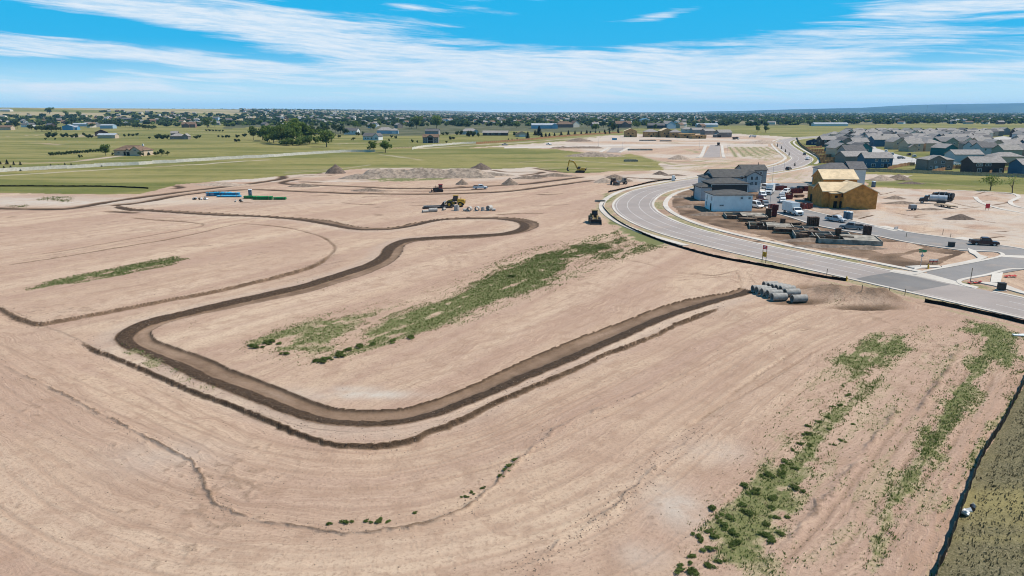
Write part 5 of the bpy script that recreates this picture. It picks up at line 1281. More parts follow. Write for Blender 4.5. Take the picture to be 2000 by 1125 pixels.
# ------------------------------------------------------------------ construction machines
def wheel_loader(px, rz, label, m_=M_YEL, bucket_up=0.0, s=1.0):
    root = thing('wheel_loader', G(*px), rz, label, 'wheel loader')
    rear = MB().prism([(-3.1,.95),(-3.15,1.9),(-2.9,2.2),(-1.0,2.3),(-.9,1.0)], -.95, .95).build('engine_hood', m_, root)
    MB().box((-3.13,0,1.5),(.06,1.3,.7)).build('grille', M_DARK, rear); MB().cyl((-2.0,.45,2.2),(-2.0,.45,2.95),.08,8).build('exhaust', M_DARK, rear)
    MB().box((.9,0,1.05),(1.9,.9,.7)).build('front_frame', m_, root); MB().box((-.2,0,1.0),(.8,.6,.6)).build('joint', M_DARK, root)
    cab = MB().prism([(-1.0,1.6),(-1.0,3.25),(.15,3.25),(.45,2.4),(.35,1.6)], -.72, .72).build('cab', M_DARK, root)
    MB().prism([(-.85,2.1),(-.85,3.1),(.08,3.1),(.33,2.4),(.25,2.1)], -.735, .735).build('side_window', M_GLASS, cab); MB().box((-.4,0,3.31),(1.5,1.6,.12)).build('cab_roof', m_, cab)
    for s_ in (-1,1):
        MB().prism([(.5,1.7),(.7,2.15),(2.1,1.5+bucket_up),(2.9,.75+bucket_up),(2.75,.5+bucket_up),(1.9,1.15+bucket_up)], s_*.55-.1, s_*.55+.1).build('lift_arm', m_, root)
        MB().cyl((.7,s_*.75,1.0),(1.9,s_*.75,1.2+bucket_up),.08,8).build('hydraulic_ram', M_STEEL, root)
        MB().prism([(-2.9,1.25),(-2.6,1.62),(-1.2,1.62),(-1.0,1.25)], s_*1.1-.28, s_*1.1+.28).build('fender', m_, root); MB().prism([(.6,1.4),(.8,1.66),(2.0,1.66),(2.2,1.35)], s_*1.1-.28, s_*1.1+.28).build('fender', M_DARK, root)
    z = bucket_up
    bk = MB().prism([(2.8,.95+z),(2.75,.4+z),(2.95,.08+z),(4.0,.05+z),(4.02,.12+z),(3.15,.3+z),(2.98,.7+z),(3.1,1.3+z),(2.95,1.35+z)], -1.45, 1.45).build('bucket', M_DARK if m_ is not M_YEL else M_GREYP, root)
    for s_ in (-1,1): MB().prism([(2.8,.9+z),(2.78,.4+z),(2.95,.1+z),(4.0,.07+z),(3.12,1.28+z)], s_*1.45-.04, s_*1.45+.04).build('bucket_side', M_DARK, bk)
    for x_ in (1.4,-1.9):
        for s_ in (-1,1): wheel(root,x_,s_*1.12,.78,.56,m_)
    root.scale = (s, s, s); return root
wheel_loader((1161,434.5),hd((1157,425),(1166,438)),'dusty yellow wheel loader facing the camera beside the road bend',M_YELD,0.0,1.05)
wheel_loader((888,403),hd((905,403),(868,402.5)),'yellow wheel loader behind the precast sections with its bucket to the left',M_YEL,0.25,1.1)
def tracks(root, L, W, h, w=.55):
    for s_ in (-1,1):
        n = 8; pts = []
        for i in range(n+1): a = -math.pi/2 + math.pi*i/n; pts.append((L/2-h/2+math.cos(a)*h/2, h/2+math.sin(a)*h/2))
        for i in range(n+1): a = math.pi/2 + math.pi*i/n; pts.append((-L/2+h/2+math.cos(a)*h/2, h/2+math.sin(a)*h/2))
        tr = MB().prism(pts, s_*W/2-w/2, s_*W/2+w/2).build('track', M_DARK, root)
        for i in range(5): MB().cyl((-L*.36+L*.72*i/4, s_*(W/2)-w*.55, h*.4),(-L*.36+L*.72*i/4, s_*(W/2)+w*.55, h*.4),h*.26,10).build('road_wheel', M_BROWNST, tr)
def excavator(px, rz, label):
    root = thing('excavator', G(*px), rz, label, 'excavator'); tracks(root,4.6,2.5,.95)
    MB().box((0,0,.75),(2.2,1.8,.4)).build('carbody', M_DARK, root); MB().cyl((0,0,.9),(0,0,1.15),.8,14).build('slew_ring', M_DARK, root)
    up = MB().prism([(-2.8,1.2),(-2.9,1.9),(-2.6,2.35),(-.6,2.35),(-.5,2.0),(1.2,2.0),(1.4,1.2)], -1.35, 1.35).build('house', M_YEL, root)
    MB().prism([(-3.05,1.15),(-3.1,2.1),(-2.55,2.2),(-2.5,1.15)], -1.4, 1.4).build('counterweight', M_DARK, up)
    cab = MB().prism([(-.2,1.9),(-.2,3.05),(.95,3.05),(1.35,2.3),(1.3,1.9)], .35, 1.32).build('cab', M_DARK, root); MB().prism([(-.05,2.2),(-.05,2.95),(.85,2.95),(1.2,2.3),(1.15,2.2)], .33, 1.34).build('window', M_GLASS, cab)
    MB().prism([(.7,1.6),(1.0,2.2),(2.6,5.0),(3.4,5.7),(5.6,6.0),(5.7,5.6),(3.7,5.1),(3.1,4.5),(1.5,1.5)], -.3, .1).build('boom', M_YEL, root)
    MB().prism([(5.1,6.4),(5.6,6.35),(6.0,5.8),(6.5,2.4),(6.2,2.3),(5.4,5.5)], -.25, .05).build('stick', M_YEL, root)
    MB().prism([(5.9,2.5),(6.6,2.5),(6.9,1.6),(6.5,.8),(5.7,.6),(5.5,.9),(6.1,1.2),(6.2,1.6)], -.7, .5).build('bucket', M_DARK, root)
    for a_, b_ in (((1.2,-.5,1.8),(3.0,-.5,4.3)),((3.2,-.1,5.8),(5.1,-.1,6.4))): MB().cyl(a_, b_, .1, 8).build('hydraulic_ram', M_STEEL, root)
    return root
excavator((1133,336.8),hd((1140,337),(1112,336.5)),'yellow excavator with raised boom and arm at the edge of the green field')
def dozer(px, rz, label):
    root = thing('bulldozer', G(*px), rz, label, 'bulldozer'); tracks(root,3.8,2.1,1.1)
    MB().prism([(-.2,.9),(-.2,1.75),(1.9,1.65),(2.0,.9)], -.6, .6).build('engine_hood', M_BROWNST, root)
    cab = MB().box((-.9,0,2.1),(1.4,1.4,1.5)).build('cab', M_REDM, root); MB().box((-.9,0,2.3),(1.1,1.42,.8)).build('window', M_GLASS, cab); MB().box((-.9,0,2.9),(1.7,1.7,.12)).build('cab_roof', M_REDM, cab)
    MB().cyl((1.0,.3,1.7),(1.0,.3,2.5),.08,8).build('exhaust', M_DARK, root)
    MB().prism([(2.6,.05),(2.45,.6),(2.6,1.3),(2.72,1.3),(2.6,.6),(2.75,.05)], -1.7, 1.7).build('blade', M_BROWNST, root)
    for s_ in (-1,1): MB().box((1.6,s_*1.4,.5),(2.2,.16,.22)).build('push_arm', M_BROWNST, root)
    return root
dozer((856,374.5),hd((868,374),(840,374.5)),'red and brown bulldozer working in the upper street cut')
def tractor(px, rz, label, m_=M_DARK, blade=False):
    root = thing('backhoe_loader' if not blade else 'road_roller', G(*px), rz, label, 'backhoe' if not blade else 'roller')
    MB().prism([(.2,.8),(.2,1.6),(2.0,1.5),(2.1,.8)], -.5, .5).build('engine_hood', m_, root)
    cab = MB().box((-.5,0,1.9),(1.4,1.5,1.6)).build('cab', m_, root); MB().box((-.5,0,2.1),(1.1,1.52,.9)).build('window', M_GLASS, cab); MB().box((-.5,0,2.76),(1.7,1.75,.12)).build('cab_roof', M_TAN, cab)
    if not blade:
        MB().prism([(2.9,.1),(2.8,.9),(2.95,.95),(3.1,.3),(3.6,.15),(3.6,.08)], -1.1, 1.1).build('bucket', M_DARK, root)
        for s_ in (-1,1): MB().box((2.0,s_*.7,1.0),(2.0,.14,.2),ry=.3).build('lift_arm', m_, root)
        MB().tube([(-1.4,0,1.0),(-2.2,0,2.8),(-3.0,0,1.6),(-2.6,0,.6)],.16,6).build('backhoe_arm', m_, root)
        for x_, r_ in ((1.7,.45),(-.8,.7)):
            for s_ in (-1,1): wheel(root,x_,s_*.95,r_,.4,M_TAN)
    else:
        MB().cyl((2.4,-.95,.75),(2.4,.95,.75),.74,18).build('drum', M_STEEL, root); MB().box((2.4,1.05,.8),(1.8,.1,.3)).box((2.4,-1.05,.8),(1.8,.1,.3)).build('drum_frame', m_, root)
        for s_ in (-1,1): wheel(root,-.8,s_*.9,.7,.5,M_TAN)
    return root
tractor((1199,361),hd((1193,359),(1206,362)),'dark backhoe loader with pale roof in front of the brown pile',M_BROWNST); tractor((1217,360),hd((1228,360),(1205,360.5)),'tan road roller right of the backhoe loader',M_TAN,True)
# tank trucks and trailer parked in the far right lot
def tank_truck(px, rz, tank, label):
    root = thing('tank_truck', G(*px), rz, label, 'tank truck'); MB().box((0,0,.85),(8,1.0,.28)).build('chassis', M_DARK, root)
    tk = MB().cyl((-3.8,0,1.95),(1.2,0,1.95),.98,16).build('tank', tank, root)
    for x_ in (-3.0,-1.3,.5): MB().cyl((x_-.06,0,1.95),(x_+.06,0,1.95),1.02,16).build('band', M_STEEL, tk)
    MB().cyl((-1.3,0,2.85),(-1.3,0,3.1),.3,10).build('hatch', M_STEEL, tk)
    cab = MB().prism([(1.6,.65),(1.6,2.6),(2.5,2.6),(2.9,1.85),(4.0,1.65),(4.15,.65)], -1.1, 1.1).build('cab', M_BLACKP, root); MB().prism([(1.8,1.75),(1.8,2.45),(2.4,2.45),(2.72,1.75)], -1.115, 1.115).build('side_window', M_GLASS, cab)
    MB().box((4.18,0,1.1),(.06,1.2,.7)).build('grille', M_STEEL, root); MB().box((-2.2,1.25,.8),(2.6,.4,.6)).build('side_box', M_DARK, root)
    for x_ in (3.2,-1.6,-2.8):
        for s_ in (-1,1): wheel(root,x_,s_*.98,.52,.36)
    return root
tank_truck((1822,398),hd((1838,399),(1802,397)),M_SILVER,'black truck with a pale tank parked in the lot at the right')
tank_truck((1838,391.5),hd((1850,393),(1822,390)),M_DARK,'all-black tank truck parked behind the pale one')
def trailer(px, rz, label):
    root = thing('flat_trailer', G(*px), rz, label, 'trailer'); MB().box((0,0,.75),(7.0,2.3,.16)).build('deck', M_STAKE, root); MB().box((0,0,.6),(7.0,.5,.18)).build('frame', M_DARK, root)
    MB().box((4.2,0,.6),(1.6,.14,.14)).build('drawbar', M_DARK, root); MB().box((-3.9,0,.5),(1.0,2.0,.08),ry=-.4).build('ramp', M_BROWNST, root)
    for x_ in (-.8,.2):
        for s_ in (-1,1): wheel(root,x_,s_*1.2,.36,.24)
trailer((1848,405),hd((1832,401),(1864,407)),'empty flat trailer lying in front of the tank trucks')
def dump_truck(px, rz, label, body=M_DARK):
    root = thing('dump_truck', G(*px), rz, label, 'dump truck'); MB().box((0,0,.85),(7.5,1.0,.28)).build('chassis', M_DARK, root)
    MB().prism([(-3.8,1.1),(-4.0,2.6),(1.1,2.6),(1.1,2.8),(1.9,2.8),(.9,1.1)], -1.2, 1.2).build('dump_body', body, root)
    cab = MB().prism([(1.9,.65),(1.9,2.6),(2.7,2.6),(3.0,1.85),(4.0,1.65),(4.15,.65)], -1.1, 1.1).build('cab', M_WHITE, root); MB().prism([(2.05,1.75),(2.05,2.45),(2.6,2.45),(2.85,1.75)], -1.115, 1.115).build('side_window', M_GLASS, cab)
    for x_ in (3.2,-1.6,-2.8):
        for s_ in (-1,1): wheel(root,x_,s_*.98,.52,.36)
dump_truck((1403,284.5),hd((1403,289),(1403,281)),'black dump truck at the head of the far straight street'); dump_truck((1437,272.5),0.4,'dark dump truck on the far haul road left of the mound'); dump_truck((1470,268.5),2.8,'white-cabbed dump truck at the far edge of the lots',M_WHITE)
# blue skip and small site clutter in the far lots
dumpster((1200,273.5),0.1,'blue skip in the far pale lots',5.0,M_BLUEPIPE,1.8)
toilet((1315,353.5),'white tank-like portable toilet at the upper bend of the road',M_WHITE)
simple('concrete_washout', (1172,394), (('tray', (0,0,.25),(3.4,1.6,.12),M_FOUND), ('side', (0,-.8,.35),(3.4,.1,.4),M_FOUND), ('side', (0,.8,.35),(3.4,.1,.4),M_FOUND), ('skid', (0,0,.08),(3.2,.4,.16),M_STAKE)), 'short pale tray lying left of the sidewalk at the road bend', 'tray', .05)
for px_i, w_, lab in (((1250,293.5),34,'far concrete foundation walls seen edge-on above the green field'), ((1265,275),30,'long dark low foundation in the far lots below the framed houses'), ((1300,276),20,'second dark low foundation in the far lots'), ((1232,315),14,'dark low pipe pallet in the green strip of the far lots')):
    foundation(px_i, w_*.55, 6, 1.0, .02, lab, 4, False)
# ================================================================== HOUSES
M_ROOFG = mat('shingle_grey', (0.275, 0.248, 0.230), 0.92, 0.12, 0.9, bump=0.4, bscale=6)
M_ROOFG2 = mat('shingle_dark', (0.12, 0.112, 0.11), 0.92, 0.12, 0.9, bump=0.4, bscale=6)
M_ROOFL = mat('shingle_light', (0.27, 0.245, 0.222), 0.92, 0.12, 0.9, bump=0.4, bscale=6)
M_ROOFB = mat('shingle_brown', (0.165, 0.105, 0.07), 0.92, 0.14, 0.9, bump=0.4, bscale=6)
M_ROOFM = mat('metal_roof', (0.34, 0.36, 0.38), 0.5, 0.1, 0.5)
M_PLYROOF = mat('roof_plywood', (0.66, 0.50, 0.31), 0.85, 0.10, 0.5)
M_OSB = mat('osb_sheathing', (0.50, 0.222, 0.052), 0.85, 0.16, 0.8, bump=0.2)
M_OSB2 = mat('framing_lumber', (0.44, 0.26, 0.105), 0.85, 0.18, 0.8)
M_WRAP = mat('white_wrap', (0.84, 0.84, 0.82), 0.6, 0.05, 0.5)
M_TRIM = mat('white_trim', (0.62, 0.61, 0.59), 0.6, 0.05, 1)
M_PANE = mat('window_pane', (0.045, 0.055, 0.065), 0.15, 0.2, 0.6, spec=0.6)
M_OPENING_SHADE = mat('opening_shade', (0.02, 0.018, 0.015), 0.9, 0.2, 1)  # near-black panels paint the shade inside doors, windows and porches
M_GARAGE = mat('garage_door', (0.45, 0.43, 0.40), 0.6, 0.06, 1)
WALLC = {k: mat('siding_' + k, c if k in ('navy', 'dark', 'white', 'brown', 'brick', 'skyblue') else tuple(min(.66, q * 1.35) for q in c), 0.75, 0.06, 0.6, streak=(0.3, 0.3, 4)) for k, c in dict(
    blue=(0.035, 0.085, 0.135), navy=(0.03, 0.05, 0.10), teal=(0.02, 0.10, 0.105), grey=(0.20, 0.195, 0.19), light=(0.34, 0.345, 0.35), taupe=(0.165, 0.14, 0.12), brown=(0.075, 0.052, 0.046),
    tan=(0.36, 0.28, 0.20), cream=(0.48, 0.43, 0.35), white=(0.60, 0.60, 0.58), sage=(0.18, 0.20, 0.16), paleblue=(0.22, 0.30, 0.36), skyblue=(0.10, 0.27, 0.42), brick=(0.22, 0.13, 0.10), dark=(0.05, 0.047, 0.045)).items()}

_wm = {}
def window_meshes(w, h):
    k = (round(w, 2), round(h, 2))
    if k not in _wm:
        f = MB(); t_ = .14
        for a_ in ((0, h / 2 + t_ / 2, w + 2 * t_, t_), (0, -h / 2 - t_ / 2, w + 2 * t_, t_), (-w / 2 - t_ / 2, 0, t_, h), (w / 2 + t_ / 2, 0, t_, h), (0, 0, .07, h)): f.box((a_[0], -.05, a_[1]), (a_[2], .10, a_[3]))
        _wm[k] = (MB().box((0, 0, 0), (w, .06, h)).mesh('pane', M_PANE), f.mesh('frame', M_TRIM))
    return _wm[k]
FACE = {'-y': 0.0, '+x': math.pi / 2, '+y': math.pi, '-x': -math.pi / 2}
def add_window(root, face, along, z, w, h, off, pane=None):
    """off = distance of that wall plane from the house centre; along runs left to right seen from outside"""
    a = FACE[face]; ca, sa = math.cos(a), math.sin(a)
    loc = (ca * along - sa * (-off - .02), sa * along + ca * (-off - .02), z)
    pm_, fm_ = window_meshes(w, h)
    p = link_mesh('window', pm_, root, loc, a, pane); link_mesh('frame', fm_, p); return p
def add_panel(root, name, face, along, z, w, h, off, m_):
    a = FACE[face]; ca, sa = math.cos(a), math.sin(a)
    o = MB().box((0, 0, 0), (w, .07, h)).build(name, m_, root); o.location = (ca * along - sa * (-off - .02), sa * along + ca * (-off - .02), z); o.rotation_euler = (0, 0, a); return o

def block(wm_, rm_, x0, x1, y0, y1, z0, h, kind='gable', axis='x', rise=None, o=.45, th=.22):
    """walls into wm_, roof into rm_"""
    w, d = x1 - x0, y1 - y0; cx, cy = (x0 + x1) / 2, (y0 + y1) / 2
    span = d if axis == 'x' else w; rise = rise if rise is not None else span * .25
    s = rise / (span / 2)
    if kind == 'flat':
        wm_.box((cx, cy, z0 + h / 2), (w, d, h)); rm_.box((cx, cy, z0 + h + th / 2), (w + 2 * o, d + 2 * o, th)); return
    if kind == 'gable':
        c, lo, hi = (cy, x0, x1) if axis == 'x' else (cx, y0, y1); hs = span / 2
        wm_.prism([(c - hs, z0), (c + hs, z0), (c + hs, z0 + h), (c, z0 + h + rise), (c - hs, z0 + h)], lo, hi, 'x' if axis == 'x' else 'y')
        e = hs + o; ez = z0 + h - o * s + .02; tz = z0 + h + rise + .02
        rm_.prism([(c - e, ez), (c, tz), (c + e, ez), (c + e, ez + th), (c, tz + th), (c - e, ez + th)], lo - o, hi + o, 'x' if axis == 'x' else 'y')
        return
    wm_.box((cx, cy, z0 + h / 2), (w, d, h))
    L, S = (w, d) if axis == 'x' else (d, w); L2, S2 = L / 2 + o, S / 2 + o; rl = max(.05, L / 2 - S / 2); zt = z0 + h + rise; zb = z0 + h - .04
    pts = [(-L2, -S2, zb), (L2, -S2, zb), (L2, S2, zb), (-L2, S2, zb), (-L2, -S2, zb + th), (L2, -S2, zb + th), (L2, S2, zb + th), (-L2, S2, zb + th), (-rl, 0, zt + th), (rl, 0, zt + th)]
    if axis == 'y': pts = [(-q[1], q[0], q[2]) for q in pts]
    rm_.add([(q[0] + cx, q[1] + cy, q[2]) for q in pts], [(3, 2, 1, 0), (0, 1, 5, 4), (1, 2, 6, 5), (2, 3, 7, 6), (3, 0, 4, 7), (4, 5, 9, 8), (5, 6, 9), (6, 7, 8, 9), (7, 4, 8)])

def house(px, rz, blocks, wall, roof, label, wins=(), panels=(), name='house', cat='house', group=None, trims=True, z=None, chimney=None):
    g = G(*px); root = thing(name, g, rz, label, cat, group)
    wm_, rm_ = MB(), MB()
    for bl in blocks: block(wm_, rm_, *bl[:6], *bl[6:])
    wall_o = wm_.build('wall', wall, root); roof_o = rm_.build('roof', roof, root)
    for w_ in wins: add_window(root, *w_)
    for p_ in panels: add_panel(root, *p_)
    if chimney: MB().box(chimney, (1.0, .8, 1.6)).build('chimney', M_TRIM, roof_o)
    return root

# --- front row of the finished estate, backs to the camera
H2 = 5.3
house((1707,326.5),-.05,[(-7.5,7.5,-4.5,4.5,0,H2,'gable','x',2.6)],WALLC['blue'],M_ROOFG,'dark blue two-storey house with white window trim at the left end of the front row',
  wins=[('-y',-1.2,4.1,1.3,1.1,4.5),('-y',2.0,4.0,1.1,1.3,4.5),('-y',3.4,4.0,1.1,1.3,4.5),('-y',4.8,4.0,1.1,1.3,4.5),('-y',-2.6,1.4,2.0,1.5,4.5),('-y',2.2,1.4,1.2,1.4,4.5),('-y',5.8,1.5,1.2,1.4,4.5),('+x',0,4.1,1.2,1.3,7.5),('+x',2.2,1.5,1.2,1.3,7.5)],panels=[('patio_door','-y',4.0,1.15,1.6,2.1,4.5,M_PANE),('porch_post','-y',-6.8,1.3,.2,2.6,5.2,M_TRIM)])
house((1823,331),.0,[(-7,7,-4.8,4.8,0,H2,'hip','x',1.9),(-6.2,2.8,-5.4,-1,0,H2-.05,'gable','y',2.2)],WALLC['taupe'],M_ROOFL,'grey-brown two-storey house with a wide front gable between wooden fences',
  wins=[('-y',-2.8,4.2,.9,.9,5.4),('-y',1.2,4.1,1.7,1.1,5.4),('-y',-4.6,1.6,1.2,1.1,5.4),('-y',1.2,1.5,1.6,1.4,5.4),('-y',4.8,1.5,1.4,1.2,4.8),('+x',0,4.1,.9,1.8,7)],panels=[('patio_door','-y',-1.8,1.2,1.6,2.2,5.4,M_TRIM)])
house((1917,337),.02,[(-8,8,-4.6,4.6,0,H2,'gable','x',2.5)],WALLC['brown'],M_ROOFG,'dark brown two-storey house with white windows right of the grey-brown one',
  wins=[('-y',-5.6,4.2,1.5,1.1,4.6),('-y',-4.0,4.2,1.1,1.1,4.6),('-y',-1.2,4.2,1.2,1.0,4.6),('-y',.2,4.2,1.2,1.0,4.6),('-y',-4.6,1.5,1.9,1.5,4.6),('-y',6.2,1.4,1.1,1.9,4.6),('+x',0,4.0,1.0,1.5,8)],panels=[('patio_door','-y',3.8,1.2,2.6,2.2,4.6,M_PANE),('porch_rail','-y',0,.4,14,.08,5.6,M_TRIM)])
house((2012,342),.03,[(-8,8,-4.6,4.6,0,H2,'gable','x',2.4)],WALLC['blue'],M_ROOFG,'dark blue house cut off by the right edge of the frame',
  wins=[('-y',-5.6,1.4,1.3,1.3,4.6),('-y',-3.2,1.4,1.3,1.9,4.6),('-y',-4.0,4.2,1.3,1.1,4.6)])
house((1880,318.5),.02,[(-8.5,8.5,-4.8,4.8,0,H2,'gable','x',2.4)],WALLC['light'],M_ROOFG,'pale grey blank-walled house behind the dark brown one',wins=[('-y',2.6,3.6,1.2,1.8,4.8),('+x',0,3.8,1.0,1.2,8.5)])
house((1842,303.5),.35,[(-6,6,-5.5,5.5,0,H2,'gable','y',2.6)],WALLC['teal'],M_ROOFG,'teal gable-fronted house behind the pale grey house',wins=[('-y',0,3.6,1.2,1.5,5.5),('-y',3.0,1.4,1.0,1.2,5.5)])
house((1958,321),-.05,[(-8,8,-4.8,4.8,0,4.6,'hip','x',2.2)],WALLC['tan'],M_ROOFG,'tan hip-roofed house behind the dark brown house',wins=[('-y',-4,2.6,1.4,1.2,4.8),('-x',0,2.6,1.0,1.2,8)])
house((1825,277+2),.1,[(-6.5,6.5,-5.5,5.5,0,H2,'gable','y',2.6),(6.5,11,-3,5,0,4.5,'gable','x',1.8)],WALLC['teal'],M_ROOFG,'second teal gable-fronted house further back in the estate',wins=[('-y',0,4.0,2.0,1.5,5.5),('-y',-3,1.4,1.4,1.2,5.5)])
house((1664,320),.15,[(-8,8,-5,5,0,H2-.6,'gable','x',2.6)],WALLC['taupe'],M_ROOFG,'grey-roofed house with a pale side wall left of the dark blue house',wins=[('+x',0,2.2,1.4,1.4,8)],panels=[('garage_door','+x',-2,1.2,2.6,2.2,8,M_TRIM)])
house((1590,283),-.5,[(-6.5,6.5,-5,5,0,3.4,'gable','y',2.0)],WALLC['navy'],M_ROOFL,'navy gable house at the head of the estate by the road',wins=[('-y',-1.5,1.9,1.1,1.2,5),('-y',1.5,1.9,1.1,1.2,5)])

# --- town houses being built in the middle of the loop
M_ROOFK = mat('shingle_charcoal', (0.082, 0.078, 0.073), 0.92, 0.12, 0.9, bump=0.4, bscale=6)
house((1421,409),.03,[(-6.0,6.0,-4.4,4.4,0,5.0,'hip','x',1.05)],M_WRAP,M_ROOFK,'white house-wrapped building with dark hip roof above the foundations',
  wins=[('-y',2.6,4.1,.55,.45,4.4),('-y',5.0,4.1,.55,.45,4.4),('-y',-3.5,1.9,1.2,.25,4.4),('-x',2.2,3.7,.6,1.1,6.0),('-x',-2.2,3.6,.6,1.2,6.0),('-x',-2.6,1.6,.6,1.2,6.0)],panels=[('door','-x',1.8,1.1,1.0,2.1,6.0,M_OPENING_SHADE)],name='townhouse')
house((1414,388),.05,[(-6.6,6.6,-4.6,4.6,0,5.7,'hip','x',1.5),(-10.2,-6.6,-4.8,3.0,0,4.5,'hip','y',1.0)],WALLC['dark'],M_ROOFK,'dark-walled townhouse with white corner trim behind the white-wrapped one',panels=[('corner_trim','-y',-6.4,2.8,.25,5.6,4.6,M_TRIM),('corner_trim','-y',6.4,2.8,.25,5.6,4.6,M_TRIM),('fascia','-y',0,5.55,13,.3,4.7,M_TRIM),('side_panel','-y',-8.4,2.45,3.4,4.8,4.8,WALLC['light']),('side_panel','-x',2.0,2.4,7,4.8,10.2,WALLC['light'])],name='townhouse')
house((1428,371),.05,[(-9.5,7.5,-6,5,0,5.6,'gable','x',2.4),(-12,-6,-4.5,4.5,0,5.2,'hip','x',1.4),(3.2,8.6,-7.2,-2,0,6.2,'gable','y',1.4)],WALLC['light'],M_ROOFK,'tall grey three-storey townhouse with white-trimmed windows at the back of the group',
  wins=[('-y',5.0,5.3,.9,1.3,7.2),('-y',6.8,5.3,.9,1.3,7.2),('-y',5.0,3.3,.9,1.2,7.2),('-y',6.8,3.3,.9,1.2,7.2),('+x',-3,5.2,1.0,1.3,8.6),('-y',1.5,5.4,1.0,1.1,6.0),('-y',0,4.0,1.0,1.2,6.0),('-y',-4,4.0,1.0,1.2,6.0)],panels=[('garage_door','-y',5.9,1.3,3.6,2.4,7.2,M_TRIM),('belt_trim','-y',5.9,4.3,5.3,.2,7.2,M_TRIM),('belt_trim','-y',5.9,2.6,5.3,.2,7.2,M_TRIM),('corner_trim','-y',3.4,3.3,.22,6.5,7.22,M_TRIM),('corner_trim','-y',8.4,3.3,.22,6.5,7.22,M_TRIM)],name='townhouse')
house((1455,356),.05,[(-3,7.6,-4,4,0,5.6,'gable','x',1.8)],WALLC['grey'],M_ROOFK,'narrow grey townhouse end rising behind the three-storey one',wins=[('-y',5,4.3,.9,1.2,4),('-y',5,2.2,.9,1.2,4),('+x',0,4.3,.9,1.2,7.6),('+x',0,2.2,.9,1.2,7.6)],name='townhouse')
house((1650,404),-.03,[(-3.3,7.0,-6.0,5,0,5.2,'gable','y',2.6),(-8.0,3,-1.4,6,0,5.2,'gable','x',2.3),(-6.0,-3.3,-3.4,-1.4,0,4.6,'flat','x',.2)],M_OSB,M_PLYROOF,'plywood-sheathed house with fresh pale roof boards and a front gable',
  panels=[('garage_opening','-x',3.6,1.15,2.6,2.3,3.3,M_OPENING_SHADE),('window_opening','-x',4.6,4.2,.9,1.2,3.3,M_OPENING_SHADE),('window_opening','-x',2.4,4.3,.8,.9,3.3,M_OPENING_SHADE),('window_opening','-y',-4.6,3.6,.9,.8,3.4,M_OPENING_SHADE),('door_opening','-y',-4.7,1.1,1.1,2.2,3.4,M_OPENING_SHADE)],name='unfinished_house')
house((1622,393),-.06,[(-5,6,-5,5,0,8.0,'gable','x',2.6),(-7.2,-5,-4,2,0,5.2,'flat','x',.2)],M_OSB,M_PLYROOF,'taller plywood-sheathed house with a pale roof behind the gabled one',
  panels=[('window_opening','-y',2.0,6.6,1.6,.7,5,M_TRIM),('door_opening','-x',1.5,1.3,1.6,2.5,7.2,M_OPENING_SHADE),('window_opening','-x',0,5.6,1.0,1.4,5,M_OPENING_SHADE)],name='unfinished_house')
house((1640,357.5),-.06,[(-10,5,-5,5,0,6.2,'hip','x',2.2),(1.5,8,-5.5,4,0,6.4,'gable','x',2.6)],WALLC['white'],M_ROOFG2,'white-walled house with grey roofs behind the plywood houses',wins=[('+x',-1,4.4,.8,1.2,8),('+x',-1,1.8,.8,1.2,8)],name='townhouse')

# --- framed houses in the far lots
for i_, (x_, y_, w_, h_, k_, lab) in enumerate(((1231,267.5,12,7,'gable','orange framed house with a pale gable roof at the left end of the far row'),(1270,267.5,13,6,'hip','framed house with a grey part-finished roof in the far row'),(1299,268,11,7.5,'gable','tall framed house with a bright roof in the middle of the far row'),(1318,268.5,11,6,'hip','framed house with window gaps right of the tall one in the far row'),(1340,269.5,14,5,'flat','flat-topped framed ground floor in the far row'),(1362,270.5,13,3.6,'flat','lowest framed ground floor at the right end of the far row'))):
    house((x_, y_), .1 * (i_ % 3 - 1), [(-w_*.62, w_*.62, -6, 6, 0, h_, k_, 'x' if i_ % 2 else 'y', 3.0 if k_ != 'flat' else .2)], M_OSB2, {'gable': M_PLYROOF, 'hip': M_ROOFG, 'flat': M_OSB2}[k_], lab, panels=[('window_opening', '-y', -3, h_*.6, 1.4, 1.3, 6, M_OPENING_SHADE), ('window_opening', '-y', 2.5, h_*.6, 1.4, 1.3, 6, M_OPENING_SHADE), ('door_opening', '-y', 0, 1.2, 2.0, 2.3, 6, M_OPENING_SHADE)], name='unfinished_house')
house((1412,268),.15,[(-8,8,-6,6,0,5.6,'gable','x',3.0),(-12,-4,-7,2,0,3.0,'gable','y',2)],WALLC['taupe'],M_ROOFL,'grey-brown finished house standing alone right of the far framed row',wins=[('-y',3,3.8,1.5,1.3,6),('+x',0,4,1.2,1.2,8)],panels=[('garage_door','-y',-8,1.3,4.5,2.4,7,M_OPENING_SHADE)])
for i_, (x_, y_, lab, wc) in enumerate(((1342,259.5,'pale hip-roofed house behind the flat framed floors','light'),(1360,260.5,'grey gabled house behind the end of the far framed row','grey'),(1382,263,'low grey house left of the lone finished house','taupe'))):
    house((x_, y_), .2 * i_, [(-8, 8, -5, 5, 0, 5, 'hip' if i_ == 0 else 'gable', 'x', 2.6)], WALLC[wc], M_ROOFL, lab, wins=[('-y', -3, 3.4, 1.3, 1.2, 5), ('-y', 3, 3.4, 1.3, 1.2, 5)])

